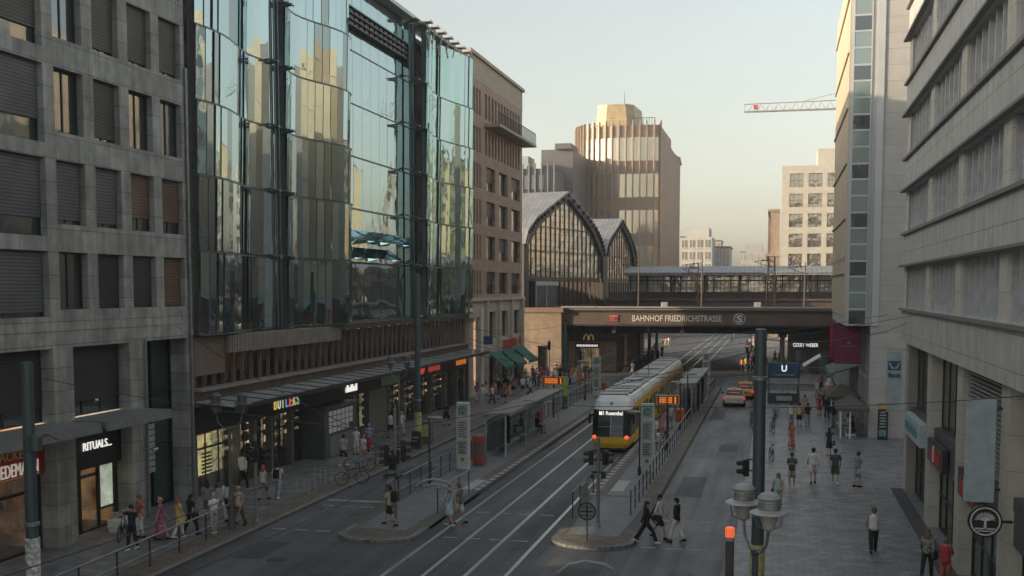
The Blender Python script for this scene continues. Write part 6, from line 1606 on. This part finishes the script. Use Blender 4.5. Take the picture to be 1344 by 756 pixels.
FC = {'black': (.018, .018, .02), 'white': (.62, .61, .60), 'grey': (.22, .23, .24), 'lgrey': (.38, .38, .39), 'beige': (.42, .34, .25), 'blue': (.22, .32, .45), 'lblue': (.36, .50, .54), 'olive': (.13, .14, .11), 'pink': (.45, .22, .24),
      'red': (.40, .04, .05), 'brown': (.14, .085, .06), 'blond': (.42, .32, .20), 'yellow': (.55, .42, .16), 'orange': (.65, .20, .05), 'mauve': (.32, .13, .24), 'jeans': (.26, .34, .40), 'rust': (.32, .10, .07), 'dgreen': (.07, .10, .09), 'navy': (.03, .04, .07), 'dgrey': (.07, .075, .08), 'peach': (.50, .30, .22), 'mint': (.36, .48, .43)}
def fab(c): return mat('fabric_'+c, FC[c], .85, 0, .32, 7, 1.0, stretch=(1, 1, .45))
M_pat = mat('fabric_pink_print', (.38, .10, .22), .85, 0, .75, 14); M_pat2 = mat('fabric_leaf_print', (.20, .22, .18), .85, 0, .85, 16)
def fm(c): return M_pat if c == 'print' else M_pat2 if c == 'leaf' else fab(c)
NP = [0]
def person(px, py, face, pose, top, topc, bot, botc, hair, hairc, lab, h=1.75, sk=0, shoe='black', z=None, grp=None, xyz=None):
    g = Vector(xyz) if xyz else G(px, py, .12 if z is None else z)
    t = thing('person', lab, 'person', g, grp); sc_ = h/1.76
    me, J = body_mesh(pose)
    def add(nm, mesh, mm):
        o = bpy.data.objects.new(nm, mesh); C.objects.link(o); o.parent = t
        o.material_slots[0].link = 'OBJECT'; o.material_slots[0].material = mm; return o
    add('body', me, SKIN[sk])
    if top: add({'tee': 'shirt', 'shirt': 'shirt', 'tank': 'shirt', 'dress': 'dress', 'longdress': 'dress'}[top], cloth(top, pose), fm(topc))
    if bot: add(bot if bot != 'jeans' else 'trousers', cloth(bot, pose), fm(botc))
    add('hair', cloth(hair, pose), fab(hairc)); add('shoes', cloth('shoes', pose), fab(shoe))
    wd = .93+.12*random.random()
    t.rotation_euler = (0, 0, R(face)); t.scale = (sc_*wd, sc_*wd, sc_); NP[0] += 1
    return t
def bag(t, lab, kind, c):
    """backpack / shoulder bag placed against a person"""
    M = Matrix.Translation(t.location) @ Matrix.Rotation(t.rotation_euler.z, 4, 'Z')
    s = t.scale.z
    if kind == 'backpack':
        o = thing('backpack', lab, 'backpack', M @ Vector((0, -.2*s, 1.05*s)))
        m = MB(M); m.bev(-.15*s, .15*s, -.31*s, -.135*s, 1.02*s, 1.46*s, .05); m.build('pack', fab(c), o)
        m = MB(M); m.bev(-.11*s, .11*s, -.35*s, -.31*s, 1.05*s, 1.25*s, .02); m.build('pocket', fab(c), o)
        m = MB(M)
        for q in (-.1, .1): m.tube([(q*s, -.13*s, 1.44*s), (q*s, -.02, 1.50*s), (q*1.2*s, .14*s, 1.38*s), (q*1.4*s, .1*s, 1.15*s)], .02*s, 6)
        m.build('strap', fab(c), o)
    else:
        o = thing('shoulder_bag', lab, 'bag', M @ Vector((.25*s, 0, .7*s)))
        m = MB(M); m.bev(.2*s, .34*s, -.18*s, .16*s, .68*s, .98*s, .04); m.build('pouch', fab(c), o)
        m = MB(M); m.tube([(.27*s, -.14*s, .97*s), (.22*s, -.05*s, 1.40*s), (.27*s, .12*s, .97*s)], .012*s, 5); m.build('strap', fab(c), o)
# facing: 0 = away from the camera, 180 = towards it, 90 = to the left, -90 = to the right
P = person
a = P(174, 722, 170, 'arms', 'tee', 'black', 'trousers', 'black', 'short', 'black', 'person in black with both arms stretched out sideways by the shop window', shoe='white')
P(184, 706, 150, 'stand', 'tee', 'rust', 'trousers', 'white', 'short', 'brown', 'person in a rust shirt standing right behind the one with outstretched arms')
P(211, 708, -60, 'walk', 'longdress', 'print', None, None, 'bun', 'blond', 'person in a long pink patterned dress with fair hair', 1.68)
a = P(235, 706, -40, 'walk2', 'tee', 'yellow', 'trousers', 'white', 'long', 'rust', 'person in a yellow top and white trousers', 1.68, shoe='white'); bag(a, 'yellow shoulder bag on the person in white trousers', 'bag', 'yellow')
a = P(251, 703, -20, 'walk', 'tee', 'black', 'trousers', 'black', 'long', 'black', 'person all in black walking behind the yellow top', 1.70); bag(a, 'dark bag at the hip of the person all in black', 'bag', 'black')
P(281, 700, 60, 'stand', 'tee', 'white', 'trousers', 'lgrey', 'short', 'blond', 'person in a loose white shirt at the left kerb railing', 1.68, shoe='white')
P(273, 683, 30, 'walk', 'tee', 'grey', 'shorts', 'dgrey', 'long', 'black', 'person in a grey top left of the loose white shirt')
P(289, 686, -20, 'walk', 'shirt', 'lgrey', 'trousers', 'white', 'short', 'brown', 'person in a pale grey shirt and white trousers behind the kerb railing')
P(299, 678, 10, 'walk2', 'tee', 'white', 'trousers', 'black', 'long', 'black', 'dark haired person in white top just left of the dark twin lamp', 1.66)
P(314, 692, 175, 'walk', 'tee', 'beige', 'trousers', 'brown', 'short', 'blond', 'person in a beige top right of the dark twin lamp post')
P(306, 688, 165, 'stand', 'dress', 'mauve', None, None, 'long', 'brown', 'person in a plum dress at the foot of the dark twin lamp', 1.64)
P(319, 641, 0, 'walk', 'shirt', 'white', 'trousers', 'black', 'short', 'black', 'broad person in a white shirt and black trousers seen from behind', 1.85)
P(346, 656, -10, 'walk', 'tank', 'white', 'shorts', 'grey', 'long', 'rust', 'red haired person in a white top and shorts', 1.66)
a = P(365, 655, 5, 'walk2', 'tee', 'white', 'jeans', 'jeans', 'short', 'black', 'person in a white shirt and pale jeans wearing a black backpack', 1.74, shoe='white'); bag(a, 'black backpack on the person in pale jeans', 'backpack', 'black')
P(451, 612, 0, 'walk', 'tee', 'lgrey', 'shorts', 'black', 'short', 'black', 'person in a grey shirt and black shorts before the kiosk', 1.82, shoe='white')
P(468, 597, 170, 'stand', 'tee', 'white', 'trousers', 'white', 'long', 'blond', 'person in white standing left of the red trousers', 1.68)
P(477, 608, 150, 'walk', 'tee', 'white', 'shorts', 'peach', 'long', 'rust', 'red haired person in white with short trousers amid the bicycles', 1.65)
P(485, 593, 5, 'walk2', 'tee', 'blue', 'trousers', 'red', 'short', 'grey', 'person in a blue shirt and red trousers')
P(513, 575, 0, 'walk', 'tank', 'white', 'shorts', 'black', 'short', 'black', 'person in a white vest and black shorts left of the grey twin lamp', 1.8, 2)
P(527, 573, 180, 'walk', 'tee', 'white', 'trousers', 'white', 'long', 'blond', 'person all in white right of the grey twin lamp', 1.7)
P(586, 559, 0, 'walk', 'tee', 'black', 'shorts', 'black', 'short', 'black', 'person in black near the far end of the shop canopy', 1.8)
a = P(512, 690, 65, 'stride', 'tee', 'beige', 'shorts', 'black', 'short', 'black', 'person with a black backpack striding over the left island', 1.78, z=.13); bag(a, 'black backpack of the person striding over the left island', 'backpack', 'black')
P(590, 691, 60, 'walk', 'dress', 'lblue', None, None, 'bun', 'brown', 'person in a light blue dress crossing the tracks', 1.66, z=.01, shoe='white')
P(603, 688, 70, 'walk2', 'tee', 'olive', 'shorts', 'white', 'short', 'brown', 'person in an olive shirt and white shorts crossing the tracks', 1.78, z=.01)
P(848, 713, -80, 'stride', 'shirt', 'black', 'trousers', 'black', 'long', 'black', 'long haired person all in black striding past the right island', 1.74, z=.01, shoe='white')
a = P(865, 707, -100, 'walk', 'shirt', 'white', 'shorts', 'black', 'short', 'black', 'person in a white shirt and black shorts at the right crossing', 1.80, z=.01); bag(a, 'black bag carried by the person in the white shirt at the crossing', 'bag', 'black')
P(888, 712, 70, 'walk2', 'shirt', 'black', 'trousers', 'white', 'short', 'black', 'person in a black top and wide white trousers at the right crossing', 1.80, z=.01)
# far left sidewalk crowd
fl = [(626, 527, 'tee', 'mauve', 'trousers', 'white'), (633, 530, 'shirt', 'white', 'trousers', 'white'), (646, 530, 'tee', 'white', 'trousers', 'black'), (654, 520, 'tee', 'black', 'trousers', 'dgrey'), (661, 529, 'tee', 'rust', 'shorts', 'black'), (669, 527, 'dress', 'peach', None, None),
      (674, 519, 'tee', 'mauve', 'shorts', 'black'), (686, 517, 'tee', 'white', 'shorts', 'black'), (693, 516, 'tee', 'white', 'shorts', 'black'), (679, 508, 'tee', 'brown', 'jeans', 'jeans'), (701, 508, 'tee', 'dgreen', 'trousers', 'black'), (707, 513, 'tee', 'black', 'shorts', 'dgrey'), (713, 507, 'tee', 'red', 'jeans', 'jeans'), (719, 504, 'tee', 'mauve', 'trousers', 'black'), (727, 503, 'tank', 'white', 'shorts', 'blue'), (735, 502, 'tee', 'black', 'shorts', 'black'), (640, 515, 'tee', 'brown', 'trousers', 'dgrey'), (664, 508, 'tee', 'grey', 'trousers', 'black'),
      (751, 503, 'tee', 'orange', 'shorts', 'white'), (757, 500, 'tee', 'peach', 'shorts', 'white'), (768, 500, 'tee', 'black', 'shorts', 'peach'), (745, 497, 'tee', 'red', 'trousers', 'black'), (690, 505, 'tee', 'yellow', 'trousers', 'black'), (763, 496, 'tee', 'white', 'jeans', 'jeans'), (699, 500, 'tee', 'rust', 'shorts', 'white')]
cn_ = {'mauve': 'plum', 'rust': 'rust red', 'dgreen': 'dark green', 'peach': 'peach', 'lblue': 'light blue', 'dgrey': 'dark grey', 'jeans': 'blue denim', 'lgrey': 'pale grey', None: ''}
def cname(c): return cn_.get(c, c)
hairs = [('short', 'black'), ('long', 'brown'), ('short', 'brown'), ('long', 'blond'), ('short', 'grey')]
seen = {}
def crowd(lst, where, faces, z=.12, grp=None, hh=1.72):
    for i, (px, py, tp, tc, bt, bc) in enumerate(lst):
        hr = hairs[i % 5]; f = faces[i % len(faces)]+random.uniform(-25, 25)
        nb = ''
        desc = ('person in a %s top and %s %s ' % (cname(tc), cname(bc), bt if bt != 'jeans' else 'trousers')) if bt else ('person in a %s dress ' % cname(tc))
        w = where if isinstance(where, str) else where[i]
        key = desc+w
        seen[key] = seen.get(key, 0)+1
        if seen[key] > 1: w += ', farther right'
        person(px, py, f, ['walk', 'stand', 'walk2', 'phone', 'walk'][i % 5], tp, tc, bt, bc, hr[0], hr[1], desc+w, hh+random.uniform(-.08, .1), i % 7 == 3 and 1 or 0, ['black', 'white'][i % 2], z, grp)
pl_ = lambda px: 'by the round stone column' if px < 640 else 'below the leftmost green awning' if px < 660 else 'below the middle green awning' if px < 676 else 'below the right green awning' if px < 697 else 'before the tan abutment door' if px < 722 else 'left of the far platform pole' if px < 742 else 'before the golden arches front'
crowd(fl, [pl_(a[0]) for a in fl], [0, 180, -90, 10, 170, 90], grp='people on the far left sidewalk')
fl2 = [(630, 520, 'tee', 'grey', 'jeans', 'jeans'), (638, 524, 'dress', 'white', None, None), (650, 525, 'tee', 'orange', 'shorts', 'grey'), (657, 514, 'shirt', 'beige', 'trousers', 'navy'), (671, 512, 'tee', 'lblue', 'shorts', 'beige'), (683, 513, 'dress', 'navy', None, None), (689, 510, 'tee', 'grey', 'shorts', 'white'),
       (704, 503, 'tee', 'white', 'trousers', 'beige'), (710, 501, 'dress', 'red', None, None), (717, 511, 'tee', 'blue', 'shorts', 'black'), (731, 498, 'tee', 'pink', 'trousers', 'white'), (748, 507, 'tee', 'lgrey', 'jeans', 'navy'), (760, 505, 'dress', 'orange', None, None), (773, 503, 'tee', 'olive', 'shorts', 'beige'), (667, 519, 'tee', 'black', 'trousers', 'beige'), (696, 521, 'tee', 'lblue', 'trousers', 'navy')]
crowd(fl2, [pl_(a[0]) for a in fl2], [170, 0, 90, -80], grp='people on the far left sidewalk')
a = P(830, 494, 60, 'stride', 'tee', 'white', 'shorts', 'white', 'short', 'brown', 'person in white hurrying beneath the left end of the bridge', 1.78, z=.01)
lb = [(850, 476, 'tee', 'navy', 'trousers', 'black'), (856, 473, 'tee', 'black', 'trousers', 'dgrey'), (863, 474, 'tee', 'red', 'trousers', 'black'), (869, 470, 'tee', 'black', 'trousers', 'black'), (874, 456, 'tee', 'orange', 'shorts', 'white'), (878, 455, 'tee', 'white', 'shorts', 'beige'), (859, 466, 'tee', 'grey', 'jeans', 'jeans'), (845, 480, 'dress', 'black', None, None)]
crowd(lb, 'beyond the bridge on the left', [0, 180, 20], grp='people beyond the bridge on the left')
rb = [(974, 488, 'tee', 'orange', 'trousers', 'black'), (979, 486, 'tee', 'yellow', 'trousers', 'dgrey'), (985, 488, 'tee', 'black', 'trousers', 'black'), (989, 482, 'tee', 'navy', 'trousers', 'black'), (982, 476, 'tee', 'rust', 'shorts', 'black'), (986, 466, 'tee', 'peach', 'shorts', 'beige'), (991, 464, 'tee', 'white', 'trousers', 'black'), (996, 468, 'tee', 'orange', 'shorts', 'white'), (994, 458, 'tee', 'red', 'jeans', 'jeans'), (999, 462, 'dress', 'beige', None, None), (984, 456, 'tee', 'white', 'shorts', 'black'), (989, 452, 'tee', 'pink', 'trousers', 'white'), (1001, 472, 'tee', 'grey', 'trousers', 'black'), (997, 452, 'tee', 'yellow', 'trousers', 'black'), (1017, 478, 'tee', 'white', 'shorts', 'black'), (1005, 484, 'tee', 'lblue', 'jeans', 'jeans')]
crowd(rb, ['waiting at the bridge corner' if a[1] > 474 else 'in the crowd beneath the bridge' for a in rb], [0, 180, 160, 90], grp='people under the bridge on the right')
P(960, 449, 0, 'walk', 'tee', 'navy', 'trousers', 'black', 'short', 'black', 'tiny person crossing the tracks beyond the bridge', 1.75, z=.01)
# right platform group
for (px, py, f, ps_, tp, tc, bt, bc, lab) in ((861, 582, 100, 'stand', 'tee', 'white', 'shorts', 'beige', 'person in white shorts waiting right behind the near right stop column'), (868, 574, -60, 'stand', 'dress', 'pink', None, None, 'person in a pink dress waiting on the right platform'), (874, 568, 90, 'phone', 'tee', 'peach', 'trousers', 'white', 'person in a peach top looking at a phone on the right platform'), (880, 562, 170, 'stand', 'tee', 'lgrey', 'shorts', 'grey', 'person in grey shorts on the right platform below the display'), (864, 590, 80, 'sit', 'tee', 'white', 'trousers', 'lgrey', 'person crouching low by the bicycle on the right platform'), (905, 545, 90, 'stand', 'shirt', 'black', 'trousers', 'black', 'person in black inside the right shelter'), (911, 538, 90, 'stand', 'tee', 'navy', 'trousers', 'dgrey', 'person in navy behind the one in black inside the right shelter')):
    P(px, py, f, ps_, tp, tc, bt, bc, 'long' if 'dress' in lab or 'peach' in lab else 'short', 'brown', lab, 1.7, z=.225, grp='people waiting on the right platform')
P(0, 0, -90, 'sit', 'shirt', 'black', 'trousers', 'black', 'short', 'brown', 'person in dark clothes sitting on the bench of the left shelter', 1.75, xyz=(-15.75, 75.6, .225))
# right sidewalk
a = P(1039, 641, 175, 'phone', 'tee', 'dgreen', 'shorts', 'beige', 'short', 'black', 'person in a dark green shirt and beige shorts looking at a phone', 1.82, shoe='white')
P(1067, 635, 0, 'walk', 'shirt', 'white', 'shorts', 'white', 'short', 'black', 'person in white shirt and white shorts walking away', 1.86)
P(1096, 636, 0, 'walk2', 'tee', 'dgrey', 'shorts', 'dgreen', 'short', 'black', 'person in a dark tee and dark green shorts walking away', 1.84, shoe='white')
P(1125, 639, -60, 'phone', 'tee', 'grey', 'shorts', 'lgrey', 'short', 'black', 'person in grey holding a phone, rightmost of the four across the right sidewalk', 1.80)
a = P(1088, 599, 0, 'walk', 'dress', 'black', None, None, 'long', 'black', 'long haired person in a short black dress', 1.72); bag(a, 'black handbag of the person in the short black dress', 'bag', 'black')
P(1039, 589, 175, 'walk', 'longdress', 'rust', None, None, 'long', 'brown', 'person in a long dusty red dress alone on the right sidewalk', 1.70)
P(1038, 560, 0, 'walk', 'tank', 'white', 'trousers', 'grey', 'short', 'black', 'person in a white vest near the underground entrance')
P(1049, 560, 0, 'walk2', 'tee', 'yellow', 'shorts', 'black', 'short', 'black', 'person in a pale yellow shirt and black shorts')
P(1060, 559, 175, 'walk', 'tee', 'black', 'trousers', 'lgrey', 'long', 'black', 'person in a black top and pale trousers right of the yellow shirt', 1.66)
P(1056, 546, 180, 'walk', 'longdress', 'peach', None, None, 'long', 'brown', 'person in a peach dress behind the yellow shirt', 1.68)
P(1075, 546, 0, 'walk', 'dress', 'red', None, None, 'bun', 'black', 'person in a bright red dress', 1.72)
P(1093, 561, 20, 'stand', 'shirt', 'black', 'jeans', 'grey', 'short', 'black', 'person in a black jacket and grey trousers at the front of the queue', 1.85)
rq = [(1085, 549, 'shirt', 'black', 'trousers', 'black'), (1088, 540, 'shirt', 'navy', 'trousers', 'black'), (1080, 532, 'tee', 'grey', 'trousers', 'black'), (1072, 523, 'tee', 'white', 'trousers', 'beige'), (1083, 524, 'tee', 'lgrey', 'trousers', 'white'), (1090, 528, 'tee', 'brown', 'trousers', 'dgrey'), (1078, 514, 'tee', 'rust', 'trousers', 'black'), (1086, 516, 'tee', 'beige', 'trousers', 'dgrey'), (1097, 530, 'tee', 'dgrey', 'trousers', 'brown')]
crowd(rq, 'in the ice cream queue', [0, 10, 160], grp='people in the ice cream queue')
P(1118, 571, 90, 'sit', 'tee', 'black', 'jeans', 'jeans', 'short', 'black', 'person in black seated under the nearest cafe parasol', 1.75)
P(1113, 566, -60, 'sit', 'tee', 'white', 'trousers', 'grey', 'long', 'brown', 'person in white seated under the nearest cafe parasol', 1.70)
a = P(1021, 669, 178, 'walk', 'tank', 'mint', 'trousers', 'mint', 'long', 'rust', 'person in mint green between the thick pole and the sidewalk walkers', 1.68); bag(a, 'dark shoulder bag of the person in mint green', 'bag', 'dgrey')
P(1146, 725, 0, 'walk', 'tank', 'white', 'trousers', 'black', 'short', 'brown', 'person in a white vest and black trousers alone near the bottom right', 1.72)
a = P(1216, 758, -20, 'walk', 'shirt', 'leaf', 'trousers', 'black', 'long', 'brown', 'person in a leaf patterned top at the bottom right corner', 1.70); bag(a, 'black bag of the person in the leaf patterned top', 'bag', 'black')
P(1240, 772, -30, 'phone', 'tee', 'red', 'trousers', 'rust', 'short', 'brown', 'person in a red shirt at the bottom right corner', 1.70)
# cafe chairs and table
def stool(x, y, lab):
    t = thing('cafe_chair', lab, 'chair', (x, y, .12), 'cafe chairs under the parasol'); m = MB()
    m.box(x-.2, x+.2, y-.2, y+.2, .55, .59); m.build('seat', M_wood, t); m = MB()
    for s in (-.17, .17):
        for q in (-.17, .17): m.tube([(x+s, y+q, .12), (x+s, y+q, .55)], .018, 5)
    m.build('legs', M_dark, t); m = MB(); m.box(x-.2, x+.2, y+.17, y+.2, .75, .95); m.build('backrest', M_wood, t)
g1 = G(1118, 571, .12); g2 = G(1113, 566, .12); stool(g1.x, g1.y, 'brown cafe chair under the person seated in black'); stool(g2.x, g2.y, 'brown cafe chair under the person seated in white')

# ================================================================ HAZE, LIGHT, CAMERA
HAZE = True
if HAZE:
    m = MB(); m.box(-250, 250, -60, 520, -1, 66); hz = m.build('haze', M_white); tag(hz, kind='stuff')
    hm = bpy.data.materials.new('haze_air'); hm.use_nodes = True; n = hm.node_tree.nodes; n.clear()
    o_ = n.new('ShaderNodeOutputMaterial'); v = n.new('ShaderNodeVolumePrincipled'); v.inputs['Color'].default_value = (.9, .9, .92, 1); v.inputs['Density'].default_value = HAZE_D; v.inputs['Anisotropy'].default_value = .2
    hm.node_tree.links.new(v.outputs[0], o_.inputs['Volume']); hz.data.materials.clear(); hz.data.materials.append(hm)
w = bpy.data.worlds.new('World'); sc.world = w; w.use_nodes = True; n = w.node_tree.nodes; l = w.node_tree.links
bg = n['Background']; sk = n.new('ShaderNodeTexSky'); sk.sky_type = 'NISHITA'; sk.sun_disc = False
SUN_EL, SUN_AZ = R(12), SAZ     # azimuth measured from +Y towards +X
sk.sun_elevation = SUN_EL; sk.sun_rotation = SUN_AZ; sk.dust_density = 2.2; sk.ozone_density = 1.0; sk.air_density = 1.2
hs = n.new('ShaderNodeHueSaturation'); hs.inputs['Saturation'].default_value = .45
l.new(sk.outputs[0], hs.inputs['Color'])
tn = n.new('ShaderNodeMix'); tn.data_type = 'RGBA'; tn.blend_type = 'MULTIPLY'; tn.inputs['Factor'].default_value = 1; tn.inputs['B'].default_value = (1.0, .99, .95, 1)
l.new(hs.outputs[0], tn.inputs['A'])
tcw = n.new('ShaderNodeTexCoord'); mpw = n.new('ShaderNodeMapping'); mpw.inputs['Scale'].default_value = (1, 1, 3.5); l.new(tcw.outputs['Generated'], mpw.inputs[0])
nw = n.new('ShaderNodeTexNoise'); nw.inputs['Scale'].default_value = 2.2; nw.inputs['Detail'].default_value = 7; l.new(mpw.outputs[0], nw.inputs['Vector'])
mw = n.new('ShaderNodeMapRange'); mw.inputs[1].default_value = .3; mw.inputs[2].default_value = .7; mw.inputs[3].default_value = .95; mw.inputs[4].default_value = 1.05; l.new(nw.outputs[0], mw.inputs[0])
vw = n.new('ShaderNodeVectorMath'); vw.operation = 'SCALE'; l.new(tn.outputs['Result'], vw.inputs[0]); l.new(mw.outputs[0], vw.inputs['Scale']); l.new(vw.outputs[0], bg.inputs[0]); bg.inputs[1].default_value = .14
sl = bpy.data.lights.new('sun', 'SUN'); sl.energy = 3.0; sl.angle = R(.5); sl.color = (1, .80, .55)
so = bpy.data.objects.new('sun', sl); C.objects.link(so)
sd = Vector((math.sin(SUN_AZ)*math.cos(SUN_EL), math.cos(SUN_AZ)*math.cos(SUN_EL), math.sin(SUN_EL)))
so.rotation_euler = sd.to_track_quat('Z', 'Y').to_euler()
cd = bpy.data.cameras.new('camera'); co = bpy.data.objects.new('view_camera', cd); C.objects.link(co)
co.location = (0, 0, CAMH); co.rotation_euler = (math.pi/2-PITCH, 0, YAW)
cd.sensor_width = 36; cd.lens = FPX/1344*36; cd.shift_y = (PPY-378)/1344; cd.clip_end = 5000; cd.clip_start = .1
sc.camera = co
sc.view_settings.view_transform = 'Standard'; sc.view_settings.look = 'None'; sc.view_settings.gamma = 1; sc.view_settings.exposure = EXPO
print('people', NP[0], 'objects', len(bpy.data.objects))
